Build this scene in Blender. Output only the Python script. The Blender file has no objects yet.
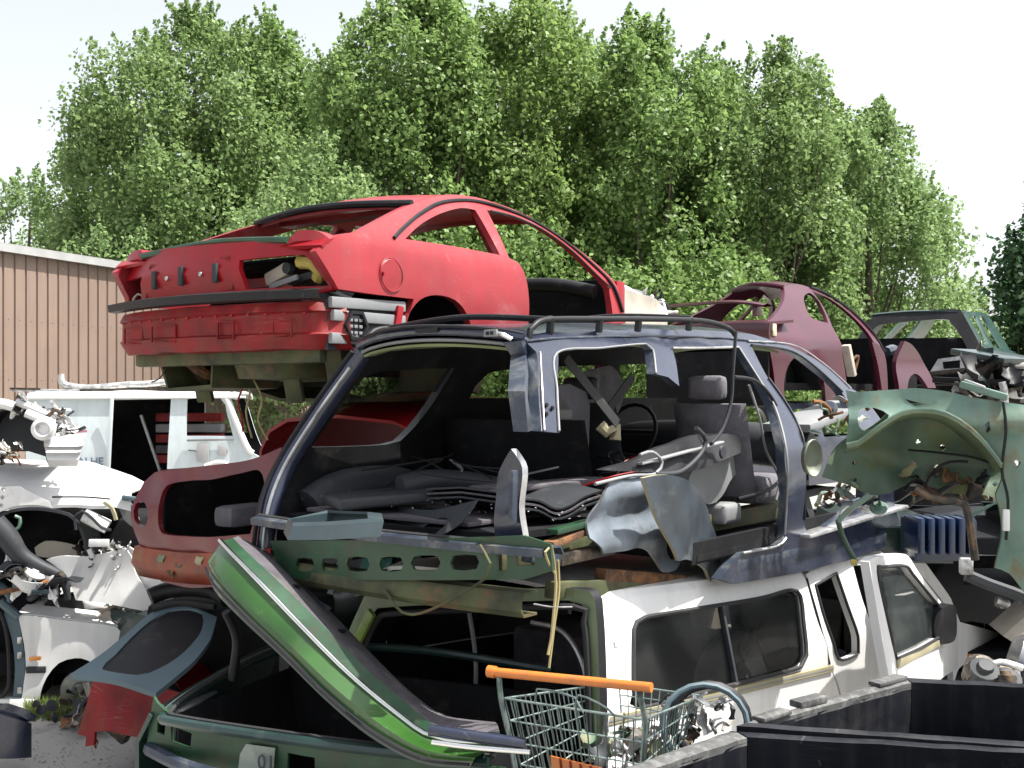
import bpy, bmesh, math, random
import numpy as np
from mathutils import Vector, Matrix, noise as mnoise
from mathutils.geometry import delaunay_2d_cdt
random.seed(7)
RNG = np.random.default_rng(11)
R = math.radians
SC = bpy.context.scene
COL = SC.collection
FOC, CX, HY, EYE = 1100.0, 512.0, 395.0, 2.1

# ------------------------------------------------------------------ materials
def mat(name, col, rough=.5, metal=0.0, var=.12, vscale=3.0, dirt=None, damt=0.0, dscale=5.0, bump=0.0, bscale=40.0,
        coat=0.0, spec=.5, alpha=None, trans=0.0, streak=0.0, scol=(.13, .11, .09), scratch=0.0):
    m = bpy.data.materials.new(name); m.use_nodes = True
    nt = m.node_tree; N = nt.nodes; L = nt.links
    b = N['Principled BSDF']
    tc = N.new('ShaderNodeTexCoord')
    n1 = N.new('ShaderNodeTexNoise'); n1.inputs['Scale'].default_value = vscale; n1.inputs['Detail'].default_value = 6
    L.new(tc.outputs['Object'], n1.inputs['Vector'])
    mp = N.new('ShaderNodeMapRange'); mp.inputs['From Min'].default_value = .3; mp.inputs['From Max'].default_value = .7
    mp.inputs['To Min'].default_value = 1 - var * 1.6; mp.inputs['To Max'].default_value = 1 + var
    L.new(n1.outputs['Fac'], mp.inputs['Value'])
    mul = N.new('ShaderNodeVectorMath'); mul.operation = 'SCALE'
    mul.inputs[0].default_value = col[:3]; L.new(mp.outputs['Result'], mul.inputs['Scale'])
    out = mul.outputs['Vector']
    if damt > 0:
        n2 = N.new('ShaderNodeTexNoise'); n2.inputs['Scale'].default_value = dscale; n2.inputs['Detail'].default_value = 9
        n2.inputs['Roughness'].default_value = .7
        L.new(tc.outputs['Object'], n2.inputs['Vector'])
        m2 = N.new('ShaderNodeMapRange'); c = .72 - damt * .4
        m2.inputs['From Min'].default_value = c - .06; m2.inputs['From Max'].default_value = c + .08
        m2.inputs['To Max'].default_value = min(1.0, .5 + damt)
        L.new(n2.outputs['Fac'], m2.inputs['Value'])
        mx = N.new('ShaderNodeMix'); mx.data_type = 'RGBA'
        L.new(m2.outputs['Result'], mx.inputs['Factor']); L.new(out, mx.inputs['A'])
        mx.inputs['B'].default_value = (*dirt[:3], 1)
        out = mx.outputs['Result']
    if streak > 0:     # rain-run dirt: noise stretched downwards
        ma = N.new('ShaderNodeMapping'); ma.inputs['Scale'].default_value = (16, 16, 1.3); L.new(tc.outputs['Object'], ma.inputs['Vector'])
        n4 = N.new('ShaderNodeTexNoise'); n4.inputs['Scale'].default_value = 1.0; n4.inputs['Detail'].default_value = 5; L.new(ma.outputs['Vector'], n4.inputs['Vector'])
        m4 = N.new('ShaderNodeMapRange'); m4.inputs['From Min'].default_value = .46; m4.inputs['From Max'].default_value = .75; m4.inputs['To Max'].default_value = streak
        L.new(n4.outputs['Fac'], m4.inputs['Value'])
        mx4 = N.new('ShaderNodeMix'); mx4.data_type = 'RGBA'; L.new(m4.outputs['Result'], mx4.inputs['Factor']); L.new(out, mx4.inputs['A']); mx4.inputs['B'].default_value = (*scol, 1); out = mx4.outputs['Result']
    if scratch > 0:    # fine scratches: thin stretched Voronoi edges, broken up by noise
        ma = N.new('ShaderNodeMapping'); ma.inputs['Scale'].default_value = (1.2, 1.2, 22); ma.inputs['Rotation'].default_value = (.25, .2, 0); L.new(tc.outputs['Object'], ma.inputs['Vector'])
        vo = N.new('ShaderNodeTexVoronoi'); vo.feature = 'DISTANCE_TO_EDGE'; vo.inputs['Scale'].default_value = 1.6; L.new(ma.outputs['Vector'], vo.inputs['Vector'])
        m5 = N.new('ShaderNodeMapRange'); m5.inputs['From Min'].default_value = .0; m5.inputs['From Max'].default_value = .009; m5.inputs['To Min'].default_value = 1; m5.inputs['To Max'].default_value = 0; L.new(vo.outputs['Distance'], m5.inputs['Value'])
        n6 = N.new('ShaderNodeTexNoise'); n6.inputs['Scale'].default_value = 3.3; L.new(tc.outputs['Object'], n6.inputs['Vector'])
        m6 = N.new('ShaderNodeMapRange'); m6.inputs['From Min'].default_value = .5; m6.inputs['From Max'].default_value = .62; m6.inputs['To Max'].default_value = scratch * .4; L.new(n6.outputs['Fac'], m6.inputs['Value'])
        mm = N.new('ShaderNodeMath'); mm.operation = 'MULTIPLY'; L.new(m5.outputs['Result'], mm.inputs[0]); L.new(m6.outputs['Result'], mm.inputs[1])
        mx5 = N.new('ShaderNodeMix'); mx5.data_type = 'RGBA'; L.new(mm.outputs['Value'], mx5.inputs['Factor']); L.new(out, mx5.inputs['A']); mx5.inputs['B'].default_value = (.45, .42, .38, 1); out = mx5.outputs['Result']
    L.new(out, b.inputs['Base Color'])
    mr = N.new('ShaderNodeMapRange'); mr.inputs['To Min'].default_value = max(0, rough - .12); mr.inputs['To Max'].default_value = min(1, rough + .15)
    L.new(n1.outputs['Fac'], mr.inputs['Value']); L.new(mr.outputs['Result'], b.inputs['Roughness'])
    b.inputs['Metallic'].default_value = metal
    b.inputs['Coat Weight'].default_value = coat; b.inputs['Coat Roughness'].default_value = .12
    b.inputs['Specular IOR Level'].default_value = spec
    b.inputs['Transmission Weight'].default_value = trans
    if alpha is not None: b.inputs['Alpha'].default_value = alpha
    if bump > 0:
        n3 = N.new('ShaderNodeTexNoise'); n3.inputs['Scale'].default_value = bscale; n3.inputs['Detail'].default_value = 5
        L.new(tc.outputs['Object'], n3.inputs['Vector'])
        bp = N.new('ShaderNodeBump'); bp.inputs['Strength'].default_value = bump; bp.inputs['Distance'].default_value = .02
        L.new(n3.outputs['Fac'], bp.inputs['Height']); L.new(bp.outputs['Normal'], b.inputs['Normal'])
    return m

RUST = (.16, .07, .035); DUST = (.22, .19, .15)
M = {}
M['red'] = mat('faded_red_paint', (.27, .020, .026), .45, spec=.3, var=.12, dirt=(.30, .12, .13), damt=.22, dscale=2.2, coat=.15, streak=.28, scol=(.16, .05, .05), scratch=.5, bump=.03, bscale=5)
M['redb'] = mat('bright_red_paint', (.27, .003, .009), .35, spec=.3, var=.10, coat=.12, streak=.35, scol=(.09, .015, .015), scratch=.3, dirt=(.20, .03, .02), damt=.15)
M['redd'] = mat('dull_scratched_red_paint', (.19, .005, .008), .5, spec=.3, var=.25, vscale=7, dirt=(.14, .03, .015), damt=.25, dscale=9, streak=.4, scol=(.12, .05, .02), scratch=.8, bump=.1, bscale=9)
M['maroon'] = mat('maroon_paint', (.055, .0035, .014), .3, var=.12, coat=.3, dirt=(.10, .04, .04), damt=.12)
M['navy'] = mat('dark_blue_paint', (.016, .021, .042), .25, streak=.3, scol=(.05, .05, .05), scratch=.3, var=.15, coat=.45, dirt=(.035, .037, .045), damt=.15, dscale=4, bump=.04, bscale=6)
M['navym'] = mat('scuffed_blue_metal', (.045, .058, .085), .38, metal=.35, var=.25, vscale=8, dirt=(.13, .13, .12), damt=.4, dscale=8, bump=.12, bscale=14)
M['white'] = mat('old_white_paint', (.70, .70, .69), .4, streak=.22, scol=(.36, .33, .29), scratch=.25, var=.04, coat=.2, dirt=(.45, .42, .37), damt=.14, dscale=6)
M['whited'] = mat('scuffed_white_paint', (.66, .66, .65), .5, var=.10, vscale=8, dirt=(.30, .28, .25), damt=.35, dscale=10, bump=.15, bscale=16)
M['vanshade'] = mat('shade_blue_white_paint', (.50, .56, .575), .5, streak=.25, scol=(.30, .30, .28), var=.05, dirt=(.36, .42, .44), damt=.12)  # white van sides, their sky-lit shade put into the colour as pale blue
M['mint'] = mat('mint_green_primer_paint', (.135, .23, .185), .42, streak=.4, scol=(.10, .09, .05), scratch=.5, var=.18, vscale=6, dirt=(.17, .13, .06), damt=.38, dscale=6, bump=.10, bscale=12, coat=.1)
M['mintd'] = mat('dirty_green_inner_metal', (.10, .17, .10), .6, var=.3, vscale=6, dirt=(.16, .12, .05), damt=.5, dscale=5, bump=.15, bscale=10)
M['green'] = mat('bright_green_paint', (.024, .085, .012), .3, scratch=.5, streak=.3, scol=(.03, .04, .02), var=.18, coat=.5, dirt=(.25, .40, .20), damt=.22, dscale=3)
M['greenp'] = mat('olive_green_painted_metal', (.012, .052, .022), .42, scratch=.3, streak=.4, scol=(.03, .03, .02), var=.25, vscale=6, dirt=(.04, .035, .02), damt=.3, dscale=7, bump=.08, bscale=12)
M['dgreen'] = mat('dark_green_paint', (.008, .026, .022), .3, var=.2, coat=.45, dirt=(.06, .07, .065), damt=.22)
M['ygreen'] = mat('yellow_green_painted_pillar', (.20, .30, .06), .4, var=.25, dirt=(.10, .09, .03), damt=.3, dscale=9)
M['black'] = mat('black_plastic', (.009, .009, .011), .5, spec=.3, var=.3, dirt=(.035, .035, .035), damt=.25, dscale=12)
M['rubber'] = mat('black_rubber', (.015, .015, .016), .75, var=.3, dirt=DUST, damt=.12)
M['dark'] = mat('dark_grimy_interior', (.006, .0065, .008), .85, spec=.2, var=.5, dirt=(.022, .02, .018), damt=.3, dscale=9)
M['liner'] = mat('grey_felt_lining', (.075, .068, .078), .95, var=.2, vscale=12, dirt=(.13, .12, .11), damt=.3, bump=.3, bscale=120)
M['grey'] = mat('grey_plastic_trim', (.20, .205, .21), .55, var=.12, dirt=(.12, .12, .12), damt=.25)
M['greyd'] = mat('charcoal_plastic', (.028, .031, .036), .55, spec=.3, var=.2, dirt=(.06, .06, .06), damt=.2)
M['teal'] = mat('blue_grey_panel', (.075, .115, .135), .6, var=.1, dirt=(.08, .10, .11), damt=.25)
M['seat'] = mat('grey_seat_cloth', (.11, .105, .12), .95, var=.2, vscale=9, dirt=(.05, .05, .055), damt=.25, bump=.3, bscale=160)
M['beige'] = mat('beige_trim', (.42, .38, .32), .7, var=.15, dirt=(.22, .19, .15), damt=.3)
M['steel'] = mat('bare_steel', (.55, .55, .55), .38, metal=.9, var=.25, vscale=9, dirt=RUST, damt=.18, dscale=14)
M['alu'] = mat('cast_aluminium', (.60, .60, .59), .45, metal=.7, var=.3, vscale=14, dirt=(.16, .14, .12), damt=.35, dscale=16, bump=.2, bscale=30)
M['rust'] = mat('rusty_steel', (.13, .065, .035), .85, metal=.2, var=.4, vscale=12, dirt=(.24, .11, .04), damt=.5, dscale=12, bump=.3, bscale=40)
M['grease'] = mat('greasy_dark_metal', (.05, .045, .04), .5, metal=.5, var=.5, vscale=12, dirt=(.15, .10, .06), damt=.4, dscale=13, bump=.2, bscale=30)
M['under'] = mat('mossy_brown_underseal', (.055, .065, .025), .7, var=.45, vscale=6, dirt=(.11, .06, .03), damt=.4, dscale=7, bump=.2, bscale=20)
M['orange'] = mat('orange_plastic', (.52, .155, .025), .35, var=.12, dirt=(.30, .12, .05), damt=.25, dscale=14, coat=.2)
M['amber'] = mat('amber_lens', (.75, .27, .02), .2, var=.05, coat=.6)
M['lens'] = mat('cracked_tail_lamp_lens', (.55, .48, .30), .2, var=.5, vscale=14, dirt=(.16, .06, .03), damt=.4, dscale=11, coat=.6)
M['chrome'] = mat('dull_chrome', (.75, .75, .73), .16, metal=1, var=.08, dirt=(.25, .23, .2), damt=.12)
M['wire'] = mat('zinc_cart_wire', (.22, .28, .27), .38, metal=.6, var=.3, vscale=20, dirt=RUST, damt=.22, dscale=20)
M['cable'] = mat('tan_cable', (.30, .25, .12), .7, var=.3)
M['bin'] = mat('black_container_plastic', (.008, .009, .013), .42, streak=.5, scol=(.035, .034, .034), scratch=.35, spec=.3, var=.35, vscale=2.5, dirt=(.028, .028, .03), damt=.35, dscale=6, bump=.1, bscale=12)
M['binrim'] = mat('weathered_container_rim', (.07, .07, .07), .7, var=.3, vscale=9, dirt=(.14, .14, .135), damt=.45, dscale=22, bump=.1, bscale=30)
M['bluep'] = mat('blue_plastic', (.003, .015, .055), .3, var=.2, coat=.4)
M['sticker'] = mat('grey_white_sticker', (.22, .25, .22), .6, var=.2, dirt=(.10, .12, .10), damt=.3)
M['ink'] = mat('dark_lettering', (.03, .04, .06), .6, var=.1)
M['inkb'] = mat('slate_blue_lettering', (.13, .17, .24), .6, var=.25, vscale=12)
M['inkr'] = mat('faded_red_lettering', (.42, .16, .22), .6, var=.1)
M['wall'] = mat('brown_steel_cladding', (.215, .155, .125), .55, streak=.25, scol=(.13, .10, .08), var=.05, vscale=.7, dirt=(.24, .17, .13), damt=.2, dscale=.8)
M['trim'] = mat('pale_grey_flashing', (.34, .34, .34), .5, var=.08)
M['ygreend'] = mat('dull_green_frame', (.16, .21, .12), .5, var=.25, dirt=(.08, .09, .05), damt=.35, dscale=6)
M['maroonr'] = mat('grimy_dark_red_paint', (.12, .006, .010), .38, var=.2, dirt=(.10, .03, .02), damt=.25, coat=.3)
M['orangered'] = mat('sun_bleached_orange_red_paint', (.22, .035, .014), .45, streak=.4, scol=(.08, .04, .02), var=.3, vscale=6, dirt=(.18, .09, .03), damt=.4, dscale=7, bump=.08)
M['mint2'] = mat('mossy_mint_inner_wing', (.085, .135, .09), .5, scratch=.4, var=.3, vscale=4, dirt=(.10, .11, .035), damt=.5, dscale=3.5, bump=.08)
M['dgreenl'] = mat('dull_teal_green_paint', (.025, .065, .055), .35, var=.15, coat=.4, dirt=(.12, .14, .12), damt=.2)
M['lampb'] = mat('dull_lamp_bowl', (.16, .19, .14), .5, var=.25, dirt=(.12, .11, .07), damt=.4)
M['alu2'] = mat('silver_bumper_metal', (.62, .62, .62), .35, metal=.25, var=.12, dirt=(.30, .29, .27), damt=.25, dscale=14)
M['tealdk'] = mat('dark_teal_plastic', (.022, .038, .045), .45, var=.2, dirt=(.06, .07, .07), damt=.3)
M['arch'] = mat('pale_blue_grey_arch_metal', (.17, .20, .235), .42, metal=.2, var=.2, vscale=7, dirt=(.09, .09, .09), damt=.3, dscale=9, streak=.3)
M['tan'] = mat('tan_striping', (.30, .27, .17), .6, var=.15)
M['yellow'] = mat('faded_yellow_sponge', (.50, .40, .10), .7, var=.2)
def glassmat(name, col, a, rough=.05):
    m = mat(name, col, rough, var=.2, vscale=5, alpha=None)
    nt = m.node_tree; b = nt.nodes['Principled BSDF']
    tr = nt.nodes.new('ShaderNodeBsdfTransparent'); mx = nt.nodes.new('ShaderNodeMixShader')
    mx.inputs['Fac'].default_value = a
    nt.links.new(tr.outputs[0], mx.inputs[1]); nt.links.new(b.outputs[0], mx.inputs[2])
    nt.links.new(mx.outputs[0], nt.nodes['Material Output'].inputs['Surface'])
    b.inputs['Coat Weight'].default_value = 1.0 if a < .5 else .25
    return m
M['glass'] = glassmat('dusty_window_glass', (.10, .12, .12), .40)
M['glassd'] = glassmat('dark_tinted_glass', (.004, .0045, .005), .50)

# ------------------------------------------------------------------ mesh builder
class MB:
    def __init__(s): s.v = []; s.f = []; s.m = []; s.mats = []
    def mi(s, m):
        if m not in s.mats: s.mats.append(m)
        return s.mats.index(m)
    def add(s, vs, fs, m):
        k = len(s.v); i = s.mi(m)
        s.v += [tuple(v) for v in vs]; s.f += [tuple(k + a for a in f) for f in fs]; s.m += [i] * len(fs)
        return s
    def box(s, c, size, m, rot=None, bev=0.0):
        sx, sy, sz = [a / 2 for a in size]
        if bev > 0:
            bm = bmesh.new(); bmesh.ops.create_cube(bm, size=1)
            for v in bm.verts: v.co = Vector((v.co.x * size[0], v.co.y * size[1], v.co.z * size[2]))
            bmesh.ops.bevel(bm, geom=list(bm.edges), offset=bev, segments=2, affect='EDGES', profile=.6)
            bm.verts.ensure_lookup_table()
            vs = [v.co.copy() for v in bm.verts]; fs = [[v.index for v in f.verts] for f in bm.faces]; bm.free()
        else:
            vs = [Vector((x, y, z)) for x in (-sx, sx) for y in (-sy, sy) for z in (-sz, sz)]
            fs = [(0, 1, 3, 2), (4, 6, 7, 5), (0, 4, 5, 1), (2, 3, 7, 6), (0, 2, 6, 4), (1, 5, 7, 3)]
        if rot is not None: vs = [rot @ v for v in vs]
        c = Vector(c)
        return s.add([v + c for v in vs], fs, m)
    def bar(s, a, b, w, h, m, up=(0, 0, 1), bev=0.0):
        a = Vector(a); b = Vector(b); d = b - a; L = d.length
        if L < 1e-6: return s
        x = d / L; z = Vector(up); y = z.cross(x)
        if y.length < 1e-4: y = Vector((0, 1, 0)).cross(x)
        if y.length < 1e-4: y = Vector((1, 0, 0)).cross(x)
        y.normalize(); z = x.cross(y)
        rot = Matrix((x, y, z)).transposed()
        return s.box((a + b) / 2, (L, w, h), m, rot, bev)
    def tube(s, pts, r, m, n=8, closed=False, smooth=True, step=.04, caps=True, flat=1.0):
        pts = [Vector(p) for p in pts]
        if smooth and len(pts) > 2: pts = crom(pts, closed, step)
        k = len(pts); rr = r if callable(r) else (lambda t: r)
        vs = []; fs = []; prev = None
        for i, p in enumerate(pts):
            if closed: t = pts[(i + 1) % k] - pts[i - 1]
            else: t = pts[min(i + 1, k - 1)] - pts[max(i - 1, 0)]
            if t.length < 1e-9: t = Vector((0, 0, 1))
            t.normalize()
            if prev is None:
                u = t.orthogonal().normalized()
                if abs(t.z) < .9: u = Vector((0, 0, 1)) - t * t.z; u.normalize()
            else:
                u = prev - t * prev.dot(t)
                u = u.normalized() if u.length > 1e-6 else t.orthogonal().normalized()
            prev = u; w = t.cross(u); q = rr(i / max(1, k - 1))
            for j in range(n):
                a = 2 * math.pi * j / n
                vs.append(p + (u * math.cos(a) + w * (math.sin(a) * flat)) * q)
        for i in range(k if closed else k - 1):
            i2 = (i + 1) % k
            for j in range(n):
                j2 = (j + 1) % n
                fs.append((i * n + j, i * n + j2, i2 * n + j2, i2 * n + j))
        if not closed and caps:
            fs.append(tuple(range(n))[::-1]); fs.append(tuple((k - 1) * n + j for j in range(n)))
        return s.add(vs, fs, m)
    def loft(s, rows, m, thick=0.0, tdir=None, closed=False, m2=None):
        """rows: lists of points (same length); makes a quad sheet; thick extrudes along tdir or the local normal"""
        nr, nc = len(rows), len(rows[0])
        P = [[Vector(p) for p in r] for r in rows]
        vs = [p for r in P for p in r]
        fs = []
        for i in range(nr - 1):
            for j in range(nc if closed else nc - 1):
                j2 = (j + 1) % nc
                fs.append((i * nc + j, i * nc + j2, (i + 1) * nc + j2, (i + 1) * nc + j))
        if thick == 0: return s.add(vs, fs, m)
        nrm = []
        for i in range(nr):
            for j in range(nc):
                if tdir is not None: nrm.append(Vector(tdir)); continue
                a = P[min(i + 1, nr - 1)][j] - P[max(i - 1, 0)][j]
                jb, ja = ((j + 1) % nc, j - 1) if closed else (min(j + 1, nc - 1), max(j - 1, 0))
                c = P[i][jb] - P[i][ja]
                q = a.cross(c); nrm.append(q.normalized() if q.length > 1e-9 else Vector((0, 0, 1)))
        k = len(vs)
        vs2 = [v + n * thick for v, n in zip(vs, nrm)]
        s.add(vs, fs, m)
        s.add(vs2, [f[::-1] for f in fs], m2 or m)
        al = vs + vs2; rim = []
        for i in range(nr - 1):
            if not closed:
                rim.append((i * nc, (i + 1) * nc, k + (i + 1) * nc, k + i * nc))
                a = i * nc + nc - 1; b = a + nc; rim.append((b, a, k + a, k + b))
        for j in range(nc if closed else nc - 1):
            j2 = (j + 1) % nc
            rim.append((j2, j, k + j, k + j2)); a = (nr - 1) * nc
            rim.append((a + j, a + j2, k + a + j2, k + a + j))
        return s.add(al, rim, m)
    def lathe(s, prof, m, n=24, mat4=None):
        vs = []; fs = []; k = len(prof)
        for j in range(n):
            a = 2 * math.pi * j / n
            for (r, z) in prof:
                v = Vector((r * math.cos(a), r * math.sin(a), z)); vs.append(mat4 @ v if mat4 else v)
        for j in range(n):
            j2 = (j + 1) % n
            for i in range(k - 1): fs.append((j * k + i, j2 * k + i, j2 * k + i + 1, j * k + i + 1))
        return s.add(vs, fs, m)
    def xform(s, M4): s.v = [tuple(M4 @ Vector(v)) for v in s.v]; return s
    def build(s, name, parent=None, label=None, smooth=True, ang=38, frame=None):
        me = bpy.data.meshes.new(name); me.from_pydata(s.v, [], s.f)
        for m in s.mats: me.materials.append(m)
        me.polygons.foreach_set('material_index', s.m)
        if smooth:
            me.polygons.foreach_set('use_smooth', [True] * len(s.f)); me.set_sharp_from_angle(angle=R(ang))
        me.update()
        o = bpy.data.objects.new(name, me); COL.objects.link(o)
        if parent is not None: o.parent = parent
        elif frame is not None: o.matrix_world = frame
        if label: o['label'] = label
        return o

def crom(pts, closed=False, step=.04, corner=None):
    n = len(pts); out = []; corner = corner or [False] * n
    rng = range(n) if closed else range(n - 1)
    for i in rng:
        p1 = pts[i]; p2 = pts[(i + 1) % n]
        p0 = p1 if (corner[i] or (not closed and i == 0)) else pts[i - 1]
        j = (i + 1) % n
        p3 = p2 if (corner[j] or (not closed and i == n - 2)) else pts[(i + 2) % n]
        k = max(1, int((p2 - p1).length / step + .5))
        k = min(k, 60)
        for a in range(k):
            t = a / k
            q = .5 * ((2 * p1) + (p2 - p0) * t + (2 * p0 - 5 * p1 + 4 * p2 - p3) * t * t + (3 * p1 - p0 - 3 * p2 + p3) * t ** 3)
            out.append(q)
    if not closed: out.append(pts[-1].copy())
    return out

def loop2(pts, step=.04, smooth=True):
    """2D closed loop, third element truthy = sharp corner"""
    v = [Vector((p[0], p[1], 0)) for p in pts]
    c = [(len(p) > 2 and bool(p[2])) or not smooth for p in pts]
    q = crom(v, True, step, c)
    return [(a.x, a.y) for a in q]

def sheet(mb, outline, holes, fn, m, thick=.03, tdir=(0, 1, 0), step=.05, smooth=True, m2=None, rimm=None):
    """outline / holes: 2D loops in (u, v); fn(u, v) -> point; builds both faces and the rims"""
    o = loop2(outline, step, smooth); hs = [loop2(h, step, smooth) for h in holes]
    V = []; E = []
    for lp in [o] + hs:
        k = len(V); V += [Vector(p) for p in lp]; E += [(k + i, k + (i + 1) % len(lp)) for i in range(len(lp))]
    us = [p[0] for p in o]; vs_ = [p[1] for p in o]
    assert max(us) - min(us) < 9 and max(vs_) - min(vs_) < 9, ('sheet too large', min(us), max(us), min(vs_), max(vs_))
    def inside(p, lp):
        c = False; n = len(lp); x, y = p
        for i in range(n):
            x1, y1 = lp[i]; x2, y2 = lp[i - 1]
            if (y1 > y) != (y2 > y) and x < (x2 - x1) * (y - y1) / (y2 - y1) + x1: c = not c
        return c
    bd = V[:]
    g = step * 1.15
    u = min(us) + g / 2
    bnd = np.array([(p.x, p.y) for p in bd])
    while u < max(us):
        v = min(vs_) + g / 2
        while v < max(vs_):
            if inside((u, v), o) and not any(inside((u, v), h) for h in hs):
                if ((bnd[:, 0] - u) ** 2 + (bnd[:, 1] - v) ** 2).min() > (g * .5) ** 2: V.append(Vector((u, v)))
            v += g
        u += g
    r = delaunay_2d_cdt(V, E, [], 0, 1e-5)
    P2 = r[0]; F = []
    for f in r[2]:
        c = ((P2[f[0]].x + P2[f[1]].x + P2[f[2]].x) / 3, (P2[f[0]].y + P2[f[1]].y + P2[f[2]].y) / 3)
        if inside(c, o) and not any(inside(c, h) for h in hs): F.append(tuple(f))
    pts = [Vector(fn(p.x, p.y)) for p in P2]
    if callable(tdir): back = [p + Vector(tdir(p)) * thick for p in pts]
    else: back = [p + Vector(tdir) * thick for p in pts]
    cnt = {}
    for f in F:
        for a, b in zip(f, f[1:] + f[:1]): cnt[(a, b)] = cnt.get((a, b), 0) + 1
    rim = [(a, b) for (a, b) in cnt if (b, a) not in cnt]
    k = len(pts)
    # orientation: front faces should point opposite to tdir
    td = Vector(tdir(pts[0])) if callable(tdir) else Vector(tdir)
    s = 0.0
    for f in F[:200]:
        s += (pts[f[1]] - pts[f[0]]).cross(pts[f[2]] - pts[f[0]]).dot(td)
    if s > 0: FF = [f[::-1] for f in F]
    else: FF = F
    mb.add(pts, FF, m)
    if thick:
        mb.add(back, [f[::-1] for f in FF], m2 or m)
        mb.add(pts + back, [(b, a, k + a, k + b) if s <= 0 else (a, b, k + b, k + a) for a, b in rim], rimm or m)
    return mb

def tag(o, label, cat=None, group=None, kind=None):
    o['label'] = label
    if cat: o['category'] = cat
    if group: o['group'] = group
    if kind: o['kind'] = kind
    return o

class Frame:
    """A local frame: x forward (yaw degrees clockwise from +Y), y left, z up."""
    def __init__(s, ox, oy, oz, yaw=0, pitch=0, roll=0):
        f = Matrix.Rotation(-R(yaw) + math.pi / 2, 4, 'Z') @ Matrix.Rotation(-R(pitch), 4, 'Y') @ Matrix.Rotation(R(roll), 4, 'X')
        s.M = Matrix.Translation((ox, oy, oz)) @ f
        s.I = s.M.inverted()
    def ray(s, px, py):
        d = Vector(((px - CX) / FOC, 1, -(py - HY) / FOC))
        o = s.I @ Vector((0, 0, EYE)); return o, (s.I.to_3x3() @ d)
    def hit(s, px, py, ax, val):
        o, d = s.ray(px, py); v = val if not callable(val) else None
        if v is not None:
            t = (v - o[ax]) / d[ax]; return o + d * t
        base = getattr(val, 'base', 0.0)
        t = (base - o[ax]) / d[ax]; g = lambda t: (o + d * t)[ax] - val(o + d * t)
        for _ in range(20):
            e = g(t); k = (g(t + .004) - e) / .004
            if abs(e) < 1e-5 or abs(k) < 1e-4: break
            st = max(-.4, min(.4, -e / k)); t += st * .9
        return o + d * t
    def loop(s, pts, ax, val):
        """pixel loop -> local 2D loop on the surface (dropping axis ax), keeping corner flags"""
        out = []
        for p in pts:
            q = s.hit(p[0], p[1], ax, val); r = [q[i] for i in range(3) if i != ax]
            out.append((r[0], r[1], p[2] if len(p) > 2 else 0))
        return out
    def pts(s, pp, ax, val): return [s.hit(p[0], p[1], ax, val) for p in pp]
    def w(s, p): return s.M @ Vector(p)
    def empty(s, name, label, cat, group=None):
        o = bpy.data.objects.new(name, None); COL.objects.link(o); o.matrix_world = s.M
        o.empty_display_size = .2
        return tag(o, label, cat, group)

class Surf:
    """surface y = -(w - bulge(z) ...) for a car's right side"""
    def __init__(s, base, fn): s.base = base; s.fn = fn
    def __call__(s, p): return s.fn(p)

def dent(p, amp=.01, sc=3.0, seed=0.0):
    return mnoise.noise(Vector((p[0] * sc + seed, p[1] * sc, p[2] * sc))) * amp

def mirror(mb):
    o = MB(); o.v = [(x, -y, z) for x, y, z in mb.v]; o.f = [f[::-1] for f in mb.f]; o.m = mb.m[:]; o.mats = mb.mats[:]
    return o

def atz(px, py, z):   # pixel on a horizontal plane
    t = (EYE - z) * FOC / (py - HY); return Vector(((px - CX) / FOC * t, t, z))
def atd(px, py, d):   # pixel at a depth
    return Vector(((px - CX) / FOC * d, d, EYE - (py - HY) / FOC * d))

def text_mb(txt, size, m, extrude=.002, bold=False):
    cu = bpy.data.curves.new('t', 'FONT'); cu.body = txt; cu.size = size; cu.extrude = extrude; cu.resolution_u = 2
    if bold: cu.offset = size * .02
    o = bpy.data.objects.new('t', cu); COL.objects.link(o)
    dg = bpy.context.evaluated_depsgraph_get(); me = bpy.data.meshes.new_from_object(o.evaluated_get(dg))
    mb = MB(); mb.add([v.co.copy() for v in me.vertices], [tuple(p.vertices) for p in me.polygons], m)
    bpy.data.objects.remove(o); bpy.data.curves.remove(cu); bpy.data.meshes.remove(me)
    return mb
# ------------------------------------------------------------------ camera, light
cd = bpy.data.cameras.new('camera'); cam = bpy.data.objects.new('camera', cd); COL.objects.link(cam)
cam.location = (0, 0, EYE); cam.rotation_euler = (math.pi / 2, 0, 0)
cd.sensor_width = 36; cd.lens = 36 * FOC / 1024; cd.shift_y = (HY - 384) / 1024; cd.clip_end = 3000; cd.clip_start = .05
SC.camera = cam
SUN_AZ, SUN_EL = R(96), R(63)      # azimuth clockwise from +Y
wd = bpy.data.worlds.new('World'); SC.world = wd; wd.use_nodes = True
nt = wd.node_tree; bg = nt.nodes['Background']
sk = nt.nodes.new('ShaderNodeTexSky'); sk.sky_type = 'NISHITA'; sk.sun_disc = False
sk.sun_elevation = SUN_EL; sk.sun_rotation = SUN_AZ; sk.air_density = 1.0; sk.dust_density = 3.0; sk.ozone_density = 1.0
hs = nt.nodes.new('ShaderNodeHueSaturation'); hs.inputs['Saturation'].default_value = .3
nt.links.new(sk.outputs[0], hs.inputs['Color']); nt.links.new(hs.outputs[0], bg.inputs['Color']); bg.inputs['Strength'].default_value = .13
ld = bpy.data.lights.new('sun', 'SUN'); ld.energy = 5.0; ld.angle = R(.5); ld.color = (1, .965, .90)
sun = bpy.data.objects.new('sun', ld); COL.objects.link(sun)
sd = Vector((math.sin(SUN_AZ) * math.cos(SUN_EL), math.cos(SUN_AZ) * math.cos(SUN_EL), math.sin(SUN_EL)))
sun.rotation_euler = sd.to_track_quat('Z', 'Y').to_euler(); sun.location = sd * 30
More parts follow.
